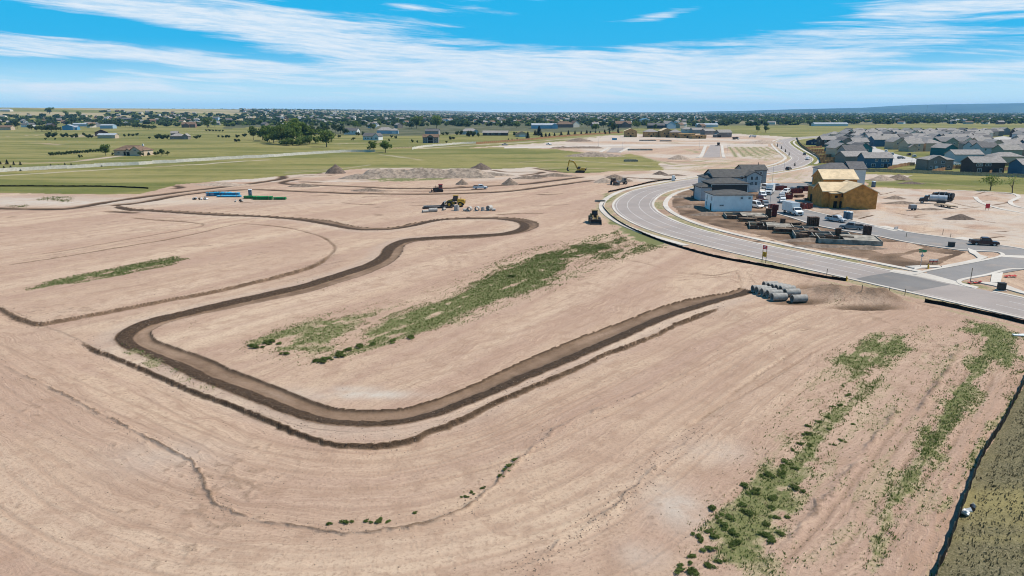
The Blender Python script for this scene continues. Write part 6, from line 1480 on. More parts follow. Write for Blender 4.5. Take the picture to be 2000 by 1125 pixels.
# --- scattered country houses on the left and in the middle distance
house((262,303),-.1,[(-11,11,-5.5,5.5,0,3.6,'hip','x',3.0),(2.5,10.5,-8.2,0,0,3.6,'gable','y',2.6),(-1.5,2.0,-6.6,-3,0,3.4,'gable','y',1.4)],WALLC['tan'],M_ROOFB,'tan ranch house with a brown hip roof and porch in the near green field',
  wins=[('-y',-7.5,2.0,1.6,1.2,5.5),('-y',6.5,3.9,1.8,.8,8.2),('+x',0,2,1.4,1.2,11)],panels=[('porch_opening','-y',-2.6,1.4,2.4,2.6,5.5,M_OPENING_SHADE),('porch_opening','-y',.2,1.4,2.2,2.6,6.6,M_OPENING_SHADE),('porch_post','-y',1.9,1.5,.4,3.0,7.0,M_TRIM)],chimney=(7,1,7))
house((211,270),.1,[(-9,10,-5,5,0,3.6,'gable','x',1.8)],WALLC['tan'],M_ROOFM,'tan barn with a pale metal roof and dark solar panels',panels=[('garage_door','-y',-4,1.5,4,2.6,5,WALLC['tan'])])
house((199,266),.5,[(-7,7,-5,5,0,4.6,'gable','y',3.4)],WALLC['brown'],M_ROOFB,'dark brown gabled house tucked behind the tan barn')
house((212,251),.05,[(-11,11,-7,7,0,5.5,'gable','x',2.0)],WALLC['paleblue'],M_ROOFM,'long pale blue metal barn in the left distance')
house((137,254),.15,[(-9,7,-6,6,0,6,'gable','y',2.6),(-1,13,-5,6,0,4.5,'gable','x',2.4)],WALLC['skyblue'],M_ROOFM,'bright sky-blue barn with a white lean-to at the far left',panels=[('roller_door','-y',6,2,7,3.4,5.2,M_TRIM)])
house((160,247),.05,[(-15,15,-6,6,0,4.5,'gable','x',2.0)],WALLC['paleblue'],M_ROOFM,'long low grey-blue shed behind the sky-blue barn')
house((56,248.5),-.3,[(-12,8,-6,6,0,5,'gable','x',3.4),(4,12,-7,5,0,5,'gable','y',3)],WALLC['white'],M_ROOFG2,'white house with dark roof and a bright gable at the far left',wins=[('-y',-6,2.5,1.6,1.4,6),('-y',0,2.5,1.6,1.4,6)])
house((13,254),.1,[(-12,10,-6,6,0,4.6,'gable','x',2.8)],WALLC['tan'],M_ROOFB,'tan low house cut off by the left edge'); house((14,233.5),0,[(-22,22,-9,9,0,6,'hip','x',4)],WALLC['cream'],M_ROOFM,'big pale rounded barn at the left edge of the tan field')
house((243,239),.0,[(-20,20,-7,7,0,5.5,'gable','x',3.5)],WALLC['dark'],M_ROOFG2,'long dark barn behind the hedge at the left'); house((268,240),.4,[(-9,9,-6,6,0,5,'gable','y',4)],WALLC['paleblue'],M_ROOFG2,'blue-grey gabled house right of the long dark barn')
house((352,272),.15,[(-9,6,-5,5,0,3.4,'hip','x',2.6),(4,10,-6,4,0,3.6,'gable','y',2.4),(-10,-3,2,8,0,6.5,'gable','x',2)],WALLC['taupe'],M_ROOFL,'grey stone-like house with white gables left of the tree clump',wins=[('-y',-6,1.8,1.4,1.2,5),('-y',7,1.9,1.2,1.2,6)])
house((370,249),.2,[(-12,12,-7,7,0,6,'gable','x',4),(-8,2,-10,0,0,5,'gable','y',3)],WALLC['brick'],M_ROOFB,'large reddish brown house behind the grey stone-like one',wins=[('-y',6,3,2,1.6,7)])
house((420,237),.0,[(-13,13,-8,8,0,6,'gable','x',4)],WALLC['paleblue'],M_ROOFG2,'blue-grey house with a dark roof left of the tree clump'); house((447,240),.3,[(-12,12,-7,7,0,5,'hip','x',5)],WALLC['dark'],M_ROOFG2,'black-roofed low house left of the tree clump')
house((605,262),.15,[(-12,12,-7,7,0,4.5,'hip','x',4.0)],WALLC['taupe'],M_ROOFL,'brown-grey hip-roofed house right behind the tree clump',wins=[('-y',-5,2,1.8,1.4,7)])
house((728,273.5),-.25,[(-9,6,-5,5,0,4.2,'gable','x',3.0),(3.5,9.5,-6,5,0,4.4,'gable','y',2.8)],WALLC['white'],M_ROOFG2,'white house with dark roof and bright right gable above the two young trees',wins=[('-y',-6,2,1.4,1.4,5),('-y',-3,2,1.4,1.4,5),('-y',1,2,1.4,1.6,5),('-y',6,2.2,1.2,1.4,6),('-y',7.8,2.2,1.2,1.4,6)])
house((688,262.5),-.2,[(-9,9,-5.5,5.5,0,5,'gable','x',3.4)],WALLC['white'],M_ROOFG2,'white two-storey house with dark roof left of the white-gabled one',wins=[('-y',-4,3.4,1.4,1.4,5.5),('-y',3,3.4,1.4,1.4,5.5)])
house((757,261),.1,[(-14,8,-6,6,0,4.4,'hip','x',4),(4,15,-7,4,0,4.2,'hip','x',3)],WALLC['paleblue'],M_ROOFG,'wide blue-grey house with solar panels in the middle distance',panels=[('garage_door','-y',9,1.6,5,2.8,7,M_TRIM)])
house((842,279),.02,[(-7.5,7.5,-5,5,0,5.6,'gable','x',2.6),(-3,3,-6.6,0,0,6.0,'gable','y',2.0)],WALLC['taupe'],M_ROOFB,'grey-brown two-storey house with a covered deck in the green middle field',wins=[('-y',-5.5,3.6,1.2,1.2,5),('-y',5,3.6,1.2,1.2,5),('-y',-5.5,1.3,1.2,1.2,5),('-y',5,1.3,1.2,1.2,5)],panels=[('deck_opening','-y',0,4.2,4.6,2.6,6.6,M_OPENING_SHADE),('deck_opening','-y',0,1.3,4.6,2.2,6.6,M_OPENING_SHADE),('deck_post','-y',-2.8,2.5,.25,5,7.2,M_TRIM),('deck_post','-y',2.8,2.5,.25,5,7.2,M_TRIM)])
house((845,263),-.1,[(-9,9,-5,5,0,4.6,'gable','x',2.8)],WALLC['grey'],M_ROOFG2,'grey house with dark roof just behind the decked house'); house((917,262.5),.15,[(-11,11,-6,6,0,4.2,'hip','x',3.4),(5,11,-8,2,0,4.2,'gable','y',2.4)],WALLC['paleblue'],M_ROOFG,'pale blue-grey house with white garage among round shrubs',panels=[('garage_door','-y',-3,1.6,5,2.8,6,M_TRIM)])
house((968,264.5),-.05,[(-16,16,-6,6,0,3.4,'gable','x',2.4)],WALLC['brown'],M_ROOFL,'long low brown house in the middle distance',wins=[('-y',-9,1.8,2.2,1.6,6),('-y',-3,1.8,3,2,6),('-y',5,1.8,2.4,1.6,6)])
house((1019,267),.1,[(-7,7,-6,6,0,3.4,'gable','y',2.8)],WALLC['tan'],M_ROOFB,'tan garage with a brown gable and white door left of the conifers',panels=[('garage_door','-y',0,1.4,7,2.5,6,M_TRIM)])
house((1062,251),.05,[(-22,22,-7,7,0,6,'gable','x',3),(14,24,-9,4,0,6,'gable','y',3)],WALLC['paleblue'],M_ROOFM,'long pale grey-blue house beyond the brown fence'); house((1102,249),.2,[(-15,15,-7,7,0,6,'hip','x',5)],WALLC['brick'],M_ROOFB,'brown-roofed brick house beyond the brown fence')
house((1122,248.5),.5,[(-7,7,-7,7,0,7,'gable','y',5)],WALLC['cream'],M_ROOFB,'cream gable beside the brick house beyond the fence'); house((1216,249),.1,[(-15,15,-8,8,0,7,'gable','x',5),(-4,8,-10,0,0,7,'gable','y',4)],WALLC['brick'],M_ROOFB,'large red-brown house behind the far wood fence end')
house((1282,251),-.1,[(-16,16,-7,7,0,5.5,'gable','x',4)],WALLC['dark'],M_ROOFG2,'dark-roofed house behind the framed houses'); house((1306,251),.4,[(-9,9,-8,8,0,8,'gable','y',5)],WALLC['paleblue'],M_ROOFG,'tall blue-grey gabled house behind the framed houses')
house((1258,240),.0,[(-12,12,-8,8,0,8,'hip','x',4)],WALLC['light'],mat('blue_roof',(0.06,0.16,0.24),.7,.1,.5),'house with a blue roof far behind the framed houses')

# --- generated rows of the estate on the right: every house its own object, several plans
TEMPL = []
def template(blocks, wins, panels=()):
    wm_, rm_ = MB(), MB()
    for bl in blocks: block(wm_, rm_, *bl[:6], *bl[6:])
    return wm_.mesh('wall', WALLC['grey']), rm_.mesh('roof', M_ROOFG), wins, panels
TEMPL.append(template([(-6.5,6.5,-5,5,0,5.3,'gable','x',2.6)], [('-y',-3.5,4.1,1.3,1.2,5),('-y',2.5,4.1,1.3,1.2,5),('-y',3,1.4,1.4,1.2,5),('-x',0,4,1.1,1.2,6.5)]))
TEMPL.append(template([(-6.5,6.5,-5,5,0,5.3,'hip','x',2.4),(-1,5.5,-6.2,0,0,5.2,'gable','y',1.8)], [('-y',-4,4.1,1.2,1.2,5),('-y',2.2,4.0,1.5,1.2,6.2),('-y',2.2,1.4,1.5,1.2,6.2),('-x',0,4,1.1,1.2,6.5)]))
TEMPL.append(template([(-5.5,5.5,-6,6,0,5.3,'gable','y',2.8)], [('-y',-2,4.1,1.3,1.2,6),('-y',2,4.1,1.3,1.2,6),('-y',0,1.4,1.8,1.4,6)]))
TEMPL.append(template([(-6.5,6.5,-5,5,0,5.3,'gable','x',2.6),(-6.3,-.5,-7.5,0,0,3.0,'gable','y',1.6)], [('-y',-3,4.3,1.3,1.1,5),('-y',3,4.1,1.3,1.2,5),('-y',3,1.4,1.3,1.2,5)]))
EST_OBJ = []
def estate_house(x, y, rz, ti, wall, roof, label, group, detail=True):
    wmesh, rmesh, wins, _ = TEMPL[ti]
    root = thing('estate_house', (x, y, ground_z(x, y)), rz, label, 'house', group); EST_OBJ.append(root); root.scale = (1, 1, 1.13)
    link_mesh('wall', wmesh, root, mat=wall); link_mesh('roof', rmesh, root, mat=roof)
    if detail:
        for w_ in wins: add_window(root, *w_)
EST = poly([(1602,287),(1640,266),(1700,252),(1790,243),(1880,240),(2040,241),(2040,312),(1960,312),(1900,309),(1860,296),(1760,297),(1690,316),(1640,312),(1612,300)])
keep_off = [poly([(1690,273),(1712,288),(1770,302),(1820,312),(1825,322),(1735,324),(1715,312),(1668,278)]), poly([(1915,290),(1930,268),(1965,263),(1985,266),(1990,278),(1960,292)])]
placed = []
for c_ in ((1664,320),(1707,326),(1823,331),(1917,337),(2012,342),(1880,318),(1842,303),(1958,321),(1825,279),(1590,283)):
    placed.append(P2(*c_))
rs = random.Random(5); ne = 0
u_ = np.array([math.cos(.12), math.sin(.12)]); v_ = np.array([-math.sin(.12), math.cos(.12)])
cands = []
for r_ in range(0, 44):
    for k_ in range(-6, 60):
        yy = 380 + r_ * 22 + (8 if r_ % 2 else 0); xx = 120 + k_ * 15.2 + (r_ % 3) * 4
        p_ = np.array([xx, yy]) ; q_ = p_[0] * u_ * 1.0 + (p_[1]) * v_ ; q_ = np.array([p_[0] * u_[0] + (p_[1] - 380) * -0.05, p_[1] + p_[0] * .08])
        cands.append(q_ + np.array([rs.uniform(-1.2, 1.2), rs.uniform(-1.5, 1.5)]))
cands.sort(key=lambda q: q[1])
est_n = 0; est_log = []
ROOFS = [M_ROOFG, M_ROOFG, M_ROOFG, M_ROOFL, M_ROOFG2]; EW = ['grey', 'taupe', 'light', 'tan', 'light', 'blue', 'sage', 'teal', 'cream', 'grey', 'taupe', 'tan', 'cream', 'light', 'brown']
for q_ in cands:
    if est_n >= 150: break
    A_ = np.array([q_[0]]), np.array([q_[1]])
    if not inside(*A_, EST)[0] or any(inside(*A_, k_)[0] for k_ in keep_off): continue
    if any((q_[0] - a_[0]) ** 2 / 13.5 ** 2 + (q_[1] - a_[1]) ** 2 / 17 ** 2 < 1 for a_ in placed): continue
    placed.append(tuple(q_)); est_n += 1
    wc = rs.choice(EW)
    est_log.append((q_, wc)); estate_house(q_[0], q_[1], rs.choice([.08, .08, .08 + math.pi]) + rs.uniform(-.05, .05), rs.randrange(4), WALLC[wc], rs.choice(ROOFS), 'grey-roofed two-storey house among the close rows of the estate at the right', 'houses in the close rows of the estate', q_[1] < 760)
print('estate houses', est_n)
# name each house by its row and place in the row
ORD = 'first second third fourth fifth sixth seventh eighth ninth tenth eleventh twelfth thirteenth fourteenth fifteenth sixteenth seventeenth eighteenth nineteenth twentieth'.split()
def ordinal(i): return ORD[i] if i < 20 else ('twenty-' + ORD[i - 20] if i < 29 else ('thirtieth' if i == 29 else 'thirty-' + ORD[i - 30]))
WN = dict(grey='grey', taupe='grey-brown', light='pale grey', tan='tan', brown='dark brown', blue='dark blue', sage='sage', teal='teal', cream='cream', navy='navy')
rows_e = {}
for o_, (q_, wc) in zip(EST_OBJ, est_log): rows_e.setdefault(int((q_[1] - q_[0] * .08 - 375) // 22), []).append((q_[0], o_, wc))
for ri, k_ in enumerate(sorted(rows_e)):
    for ci, (x_, o_, wc) in enumerate(sorted(rows_e[k_], key=lambda a: a[0])):
        o_['label'] = '%s house, %s from the left in the %s estate row' % (WN[wc], ordinal(ci), ordinal(ri))

# parked cars and street furniture inside the estate
for x_, y_, p_, lab, a_ in ((1760,310.5,M_GREYP,'dark blue van-like car parked on the pale estate street',.1),(1742,303,M_SILVER,'silver car in the drive of the estate street',1.2),(1775,303.5,M_BLACKP,'black car in a drive off the estate street',1.3),(1785,307,M_SILVER,'second silver car in a drive off the estate street',1.3),(1868,322.5,M_WHITE,'white car behind the fence right of the grey-brown house',.2),(1731,297,M_WHITE,'white car higher up the estate street',1.0)):
    car((x_, y_), a_, p_, lab, group='cars parked in the estate')
# ================================================================== FENCES, LAMPS, TREES, FAR TOWN, HAZE
def panel_fence(px, h, m_, label, spacing=2.4, name='wood_fence', thick=.05, skip=0.0, post=None):
    pl = line(px, 5); L = np.hypot(*(pl[1:] - pl[:-1]).T).sum(); n = max(2, int(L / spacing)); pts = resample(pl, n + 1)
    root = thing(name, (*pts[0], ground_z(*pts[0])), 0, label, 'fence'); o0 = Vector(root.location); cache = {}
    for i in range(n):
        a = Vector((*pts[i], ground_z(*pts[i]))) - o0; b = Vector((*pts[i + 1], ground_z(*pts[i + 1]))) - o0; d = b - a; L_ = round(d.length, 1)
        if random.random() < skip: continue
        if L_ not in cache:
            mb = MB(); nb = 8
            for k in range(nb): mb.box((L_ * ((k + .5) / nb - .5), 0, h / 2), (L_ / nb * .93, thick, h * (1.0 if k % 2 else .99)))
            mb.box((0, thick, h * .25), (L_, .06, .09)).box((0, thick, h * .8), (L_, .06, .09))
            cache[L_] = mb.mesh('panel', m_)
        link_mesh('panel', cache[L_], root, (a + b) / 2 + Vector((0, 0, random.uniform(-.14, .14))), math.atan2(d.y, d.x))
    pmesh = MB().box((0, 0, h * .52), (.12, .12, h * 1.05)).mesh('post', post or m_)
    for i in range(n + 1): link_mesh('post', pmesh, root, Vector((*pts[i], ground_z(*pts[i]))) - o0)
panel_fence([(-40,340),(0,336.5),(60,333),(130,329.5),(200,325.5),(250,323),(275,322),(300,320),(350,317.5),(400,314),(450,311),(520,307.5),(560,304.5),(620,300.5),(680,297.5),(733,297)],1.9,M_VINYL,'long pale grey panel fence crossing the green fields on the left',4.5,'vinyl_fence')
panel_fence([(805,292),(830,287.5),(870,284),(900,281.5),(930,280.5)],1.8,M_VINYL,'short pale panel fence right of the two young trees',4.5,'vinyl_fence')
panel_fence([(930,281.5),(985,277.5),(1040,273),(1090,268),(1150,263.5),(1216,259.5)],1.9,M_WOODF,'long red-brown wood fence behind the far lots',3.6)
panel_fence([(768,290.5),(805,288.5)],1.0,M_WOODF2,'low wire-like garden fence near the two young trees',3.0)
# estate rear fences
panel_fence([(1668,335),(1720,336),(1780,338.5),(1850,341),(1930,344),(2010,348),(2080,351)],1.7,M_WOODF2,'weathered long fence along the grass below the front row of houses')
panel_fence([(1733,333),(1750,328),(1770,324),(1786,323.5)],1.8,M_WOODF,'bright brown fence between the blue and grey-brown houses')
panel_fence([(1820,338),(1845,333),(1862,329.5),(1888,330)],1.8,M_WOODF,'bright brown fence right of the grey-brown house'); panel_fence([(1932,340),(1955,334.5),(1985,331.5)],1.8,M_WOODF,'bright brown fence right of the dark brown house')
panel_fence([(1556,269.5),(1562,282),(1580,296),(1598,308),(1603,319)],1.8,M_WOODF,'dark brown estate fence along the far road bend'); panel_fence([(1603,319),(1640,318.5),(1675,322)],1.8,M_WOODF,'dark brown fence below the first estate houses'); 
for k_, (a_, b_) in enumerate((((1575,291),(1605,289)),((1583,296),(1615,295)),((1590,301),(1625,300)),((1597,307),(1640,306)),((1600,313),(1650,312)))):
    panel_fence([a_, ((a_[0]+b_[0])/2, (a_[1]+b_[1])/2), b_],1.8,M_WOODF,'%s brown yard fence from the far road bend towards the estate' % ('topmost','second','third','fourth','lowest')[k_])
panel_fence([(1690,326),(1668,322)],1.8,M_WOODF,'short brown fence left of the blue house'); panel_fence([(1945,323.5),(1985,324)],1.8,M_WOODF,'brown fence in front of the tan hip-roofed house'); panel_fence([(1862,310),(1885,322)],1.6,M_WOODF2,'pale curved yard fence by the pale grey house')
# wire fence in the left field
def wire_fence(px, label):
    pl = resample(line(px, 4), 26); root = thing('wire_fence', (*pl[0], 0), 0, label, 'fence'); o0 = Vector(root.location); pmesh = MB().box((0,0,.6),(.14,.14,1.2)).mesh('post', M_STAKE)
    for p in pl: link_mesh('post', pmesh, root, Vector((*p, ground_z(*p))) - o0)
    for z_ in (.5, .9): MB().tube([Vector((*p, ground_z(*p) + z_)) - o0 for p in pl], .02, 4).build('wire', M_STEEL, root)
wire_fence([(250,263),(300,266),(350,264),(420,258)],'thin post fence around the paddock behind the tan barn'); wire_fence([(345,255),(420,256),(480,258)],'thin post fence left of the tree clump')

def lamp_post(px, h, label):
    root = thing('street_lamp', G(*px), 0, label, 'street lamp')
    MB().cyl((0,0,0),(0,0,h),.07,8,.05).build('pole', M_STEEL, root); MB().cyl((0,0,0),(0,0,.5),.16,8).build('base', M_CONC, root); MB().tube([(0,0,h-.1),(.6,0,h+.1),(1.3,0,h+.1)],.04,6).build('arm', M_STEEL, root); MB().box((1.5,0,h+.08),(.6,.22,.12)).build('lamp_head', M_DARK, root)
for px_i, h_, lab in (((1502,418),8.0,'slim street lamp beside the red box on the building street'),((1508,360),8.0,'slim street lamp behind the far box truck'),((1584,325),7.0,'street lamp at the far bend of the main road'),((1780,321),7,'street lamp on the pale estate street'),((1169,285),7,'far pole beside the short street'),((1215,296),7,'second far pole beside the short street'),((1420,300),6,'far pole right of the straight street'),((1366,288),6,'far pole left of the straight street'),((1531,334),6,'thin pole on the verge of the main road')):
    lamp_post(px_i, h_, lab)

# ------------------------------------------------------------------ foliage
def leaf_mat(name, a, b_, c3):
    m = bpy.data.materials.new(name); m.use_nodes = True; t = NT(m.node_tree); t.n.clear()
    bs = t.new('ShaderNodeBsdfPrincipled'); out = t.new('ShaderNodeOutputMaterial'); pos = t.new('ShaderNodeNewGeometry').outputs['Position']
    c = t.mix(t.ramp(t.noise(pos, .55, 3, .6), .35, .65), a, b_); c = t.mix(t.ramp(t.noise(pos, 3.0, 2, .6), .5, .75, 0, .6), c, c3)
    c = t.mix(t.math('MULTIPLY', t.new('ShaderNodeObjectInfo').outputs['Random'], .45), c, tuple(q * .45 for q in a))
    t.put(bs.inputs['Base Color'], c); bs.inputs['Roughness'].default_value = .75; bs.inputs['Specular IOR Level'].default_value = .15
    tr = t.new('ShaderNodeBsdfTranslucent'); t.put(tr.inputs['Color'], c); mx = t.new('ShaderNodeMixShader'); mx.inputs[0].default_value = .48
    t.l.new(bs.outputs[0], mx.inputs[1]); t.l.new(tr.outputs[0], mx.inputs[2]); t.l.new(mx.outputs[0], out.inputs['Surface']); return m
M_LEAF = leaf_mat('leaf_green', (.145,.195,.045), (.19,.245,.065), (.26,.30,.10))
M_LEAFB = leaf_mat('leaf_bright', (.11,.165,.032), (.14,.20,.045), (.19,.23,.07))
M_LEAFD = leaf_mat('leaf_dark', (.062,.092,.034), (.085,.120,.046), (.12,.155,.062))
M_CONIF = leaf_mat('conifer_needles', (.022,.036,.022), (.032,.050,.028), (.05,.07,.04))
M_BARK = mat('bark', (.10,.075,.055), .95, .2, 2, bump=.5)

def leaf_cloud(centres, radii, n, size, r_):
    """n little leaf sprays spread through several clumps"""
    V = np.zeros((n * 4, 3)); k = r_.integers(0, len(centres), n)
    dirs = r_.normal(size=(n, 3)); dirs /= np.linalg.norm(dirs, axis=1)[:, None]
    rad = r_.random(n) ** .45
    c = centres[k] + dirs * rad[:, None] * radii[k]
    nn = r_.normal(size=(n, 3)) + dirs * .8; nn /= np.linalg.norm(nn, axis=1)[:, None]
    u = np.cross(nn, r_.normal(size=(n, 3))); u /= np.linalg.norm(u, axis=1)[:, None] + 1e-9; w = np.cross(nn, u)
    s = size * (0.6 + 0.8 * r_.random(n))[:, None]
    for j, (a, b_) in enumerate(((-1, -.6), (1, -.7), (.8, .9), (-.7, .7))): V[j::4] = c + u * s * a + w * s * b_ + nn * s * .25 * (1 if j % 2 else -1)
    return V
def mesh_from_quads(name, V, m_):
    n = len(V) // 4; me = bpy.data.meshes.new(name); me.vertices.add(len(V)); me.vertices.foreach_set('co', V.astype(np.float32).ravel())
    me.loops.add(n * 4); me.loops.foreach_set('vertex_index', np.arange(n * 4, dtype=np.int32)); me.polygons.add(n)
    me.polygons.foreach_set('loop_start', np.arange(0, n * 4, 4, dtype=np.int32)); me.polygons.foreach_set('loop_total', np.full(n, 4, np.int32)); me.update(calc_edges=True)
    me.materials.append(m_); return me
def deciduous(seed, n, size, m_, spread=1.0, base=.22):
    """crown of unit height 1, trunk below"""
    r_ = np.random.default_rng(seed); k = 11
    cs = np.stack([r_.normal(0, .20 * spread, k), r_.normal(0, .20 * spread, k), base + .16 + (1 - base - .28) * r_.random(k)], 1); cs[0] = (0, 0, .62)
    rr = np.stack([.17 + .10 * r_.random(k)] * 3, 1) * np.array([1.05 * spread, 1.05 * spread, .85])
    V = leaf_cloud(cs, rr, n, size, r_)
    V[:, 2] = np.clip(V[:, 2], .08, 1.03)
    tb = MB(); tb.cyl((0, 0, -.03), (0, 0, .42), .028, 7, .016)
    for q in cs[:6]: tb.cyl((0, 0, .22 + .1 * r_.random()), tuple(q), .012, 5, .004)
    return mesh_from_quads('crown', V, m_), tb.mesh('trunk', M_BARK)
def conifer(seed, n, size, m_):
    r_ = np.random.default_rng(seed); h = r_.random(n) ** 1.3; a = r_.random(n) * 6.283; rad = .27 * (1 - h) * (0.35 + .65 * r_.random(n) ** .5) * (1 + .25 * np.sin(a * 5 + h * 20)); z = .06 + h * .94
    c = np.stack([np.cos(a) * rad, np.sin(a) * rad, z], 1); out_ = np.stack([np.cos(a), np.sin(a), np.full(n, -.45)], 1); sd_ = np.stack([-np.sin(a), np.cos(a), np.zeros(n)], 1)
    V = np.zeros((n * 4, 3)); s = size * (.6 + .8 * r_.random(n))[:, None]
    for j, (p, q) in enumerate(((-.4, -.8), (-.4, .8), (1.2, .3), (1.2, -.3))): V[j::4] = c + out_ * s * p + sd_ * s * q
    return mesh_from_quads('crown', V, m_), MB().cyl((0, 0, -.02), (0, 0, .8), .022, 6, .004).mesh('trunk', M_BARK)
def shrub(seed, n, size, m_):
    r_ = np.random.default_rng(seed); k = 6; cs = np.stack([r_.normal(0, .26, k), r_.normal(0, .26, k), .3 + .35 * r_.random(k)], 1); rr = np.full((k, 3), .32) * np.array([1, 1, .85])
    V = leaf_cloud(cs, rr, n, size, r_); V[:, 2] = np.clip(V[:, 2], 0.0, 1.05); return mesh_from_quads('crown', V, m_), MB().cyl((0, 0, -.02), (0, 0, .4), .04, 5, .02).mesh('trunk', M_BARK)
TREE = dict(green=[deciduous(i, 1100, .036, M_LEAF) for i in range(3)], bright=[deciduous(10 + i, 1100, .034, M_LEAFB, .95) for i in range(2)], dark=[deciduous(20 + i, 800, .042, M_LEAFD) for i in range(2)],
            wide=[deciduous(30 + i, 1500, .036, M_LEAF, 1.25, .12) for i in range(2)], conif=[conifer(40 + i, 700, .05, M_CONIF) for i in range(2)], shrub=[shrub(50 + i, 420, .075, M_LEAFD) for i in range(2)], gshrub=[shrub(60 + i, 420, .075, M_LEAF) for i in range(2)],
            sparse=[deciduous(70, 420, .024, M_LEAFB, 1.05), deciduous(71, 90, .022, M_LEAF, .9)])
tr_rng = random.Random(3)
def tree(px, hpx, kind, label, group=None, wide=1.0, xy=None, height=None, idx=None):
    p = P(*px) if xy is None else Vector((*xy, 0)); dist = math.hypot(p.x, p.y)
    d_ = px_dir(*px) if xy is None else None
    H = height if height is not None else hpx * (p.y / (F_PX * math.cos(PITCH) * 1.0)) * 1.02
    cm, tm = TREE[kind][tr_rng.randrange(len(TREE[kind])) if idx is None else idx]
    is_shrub = kind in ('shrub', 'gshrub')
    root = thing('shrub' if is_shrub else ('conifer_tree' if kind == 'conif' else 'tree'), (p.x, p.y, ground_z(p.x, p.y)), tr_rng.uniform(0, 6.28), label, 'shrub' if is_shrub else 'tree', group)
    root.scale = (H * wide, H * wide, H)
    link_mesh('trunk', tm, root); link_mesh('crown', cm, root); return root

tree((1934,372),33,'sparse','lone tree with a thin green crown in the grass right of the dirt lots',wide=1.25,idx=0); tree((1977,378),38,'sparse','nearly bare leaning tree near the right edge',wide=1.0,idx=1).rotation_euler[1] = .16
for ci_, (x_, y_, h_, k_, w_) in enumerate(sorted(((535,280,32,'bright',1.0),(551,282,34,'wide',.95),(567,282,32,'bright',1.05),(581,281,38,'bright',.95),(596,280,36,'bright',1.1),(573,276,40,'green',.9),(522,276,30,'bright',1.0),(513,274,28,'dark',.9),(588,284,22,'gshrub',.9),(604,282,20,'gshrub',1.0),(617,280,16,'gshrub',1.1),(560,284,18,'gshrub',1.2),(526,278,18,'gshrub',1.0)))):
    tree((x_, y_), h_, k_, 'leafy green tree, %s from the left in the large dense clump in the fields' % ordinal(ci_), 'trees of the large clump', w_)
tree((495,273.5),24,'green','slim tree standing just left of the large clump',wide=.8); tree((638,287),31,'green','solitary rounded tree just right of the large clump',wide=1.1)
tree((729,297),20,'bright','left of two bright young trees at the end of the long pale fence',wide=1.0); tree((753,298),22,'bright','right of two bright young trees at the end of the long pale fence',wide=1.1)
tree((207,304.5),21,'green','round tree standing left of the tan ranch house',wide=.95); tree((1480,258.5),12,'bright','left of two round trees in the open field above the estate',wide=1.0); tree((1495,258.5),12,'bright','right of two round trees in the open field above the estate',wide=1.1)
tree((695,252),15,'bright','bright green tree above the white house with dark roof',wide=1.1); tree((814,251),22,'green','left of two tall dark green trees behind the decked house',wide=1.0); tree((853,251),23,'green','right of two tall dark green trees behind the decked house',wide=1.0)
tree((1163,257),15,'bright','bright green tree behind the long brown fence',wide=1.0); tree((1197,260),18,'dark','dark tree at the right end of the long brown fence',wide=.8)
tree((99,234.5),12,'green','round tree at the edge of the far left tan field',wide=1.1); tree((131,236),11,'green','second tree along the far left tan field',wide=.9); tree((157,237),12,'green','third tree along the far left tan field',wide=1.0); tree((34,251),15,'dark','dark tree left of the white house at the far left',wide=.9)
tree((405,250),19,'green','tree beside the large reddish brown house',wide=1.0); tree((420,249),14,'bright','smaller bright tree beside the large reddish brown house',wide=1.0)
# repeated planting: rows of shrubs and conifers
def row(pts, kind, label, group, wide=1.0):
    for i_, (x_, y_, h_) in enumerate(sorted(pts)): tree((x_, y_), h_ * tr_rng.uniform(.85, 1.15), kind, label + ', %s from the left' % ordinal(i_), group, wide * tr_rng.uniform(.8, 1.2))
row([(98 + i * 5.2, 304 - i * .42 + tr_rng.uniform(-.5, .5), 6) for i in range(20)] + [(155,308,6),(160,307,5),(220,303,5)], 'shrub', 'small dark shrub in the dotted row beside the ranch house', 'shrubs in the row left of the ranch house', .9)
row([(276,306,9),(291,306,7),(305,305,9),(315,305,13),(327,304,9)], 'dark', 'small dark tree planted in front of the tan ranch house', 'trees in front of the ranch house', .9)
row([(0,321,7),(14,321,8),(27,322,8),(40,322,6),(9,334,8),(22,334,9),(40,334,7),(60,332,4),(66,332,4),(74,331.5,4),(82,331,4),(90,330.5,4),(100,329,8),(115,329,7),(128,328.5,9),(135,328.5,7),(140,328,8),(146,328,6),(152,328,6),(167,327,4),(180,326,6),(191,325.5,5),(198,325.5,7),(213,324,4)], 'conif', 'small dark conifer in the row just behind the long pale fence', 'conifers behind the long pale fence', 1.3)
row([(62,254,11),(72,256,10),(82,257,12),(92,257,11),(101,258,12),(110,257,10),(118,256,9),(178,250,9)] + [(182 + i * 9, 242 + i * .9, 8) for i in range(14)], 'dark', 'dark hedge tree among the barns at the far left', 'hedge trees among the far left barns', 1.2)
row([(95,269,9),(104,268,12),(89,273,4),(108,273,4),(124,268,7),(131,268,8),(140,269,6),(149,269,8),(164,265,7),(172,269,8),(178,269,7),(243,267,5),(252,266,5),(260,266,5),(268,265,5),(292,271,5),(308,271,8),(318,272,10),(327,271,9)], 'shrub', 'dark bush scattered around the tan barn', 'bushes around the tan barn', .9)
row([(461,277,6),(467,276.5,5),(447,269,5),(435,269,5),(442,269,5),(427,268,4),(464,269,7),(478,267,6),(384,271,6),(390,269,6)] + [(403 + i * 6.5, 256 + .2 * i, 3.5) for i in range(6)], 'shrub', 'dark round bush in the field left of the large clump', 'bushes left of the large clump', 1.0)
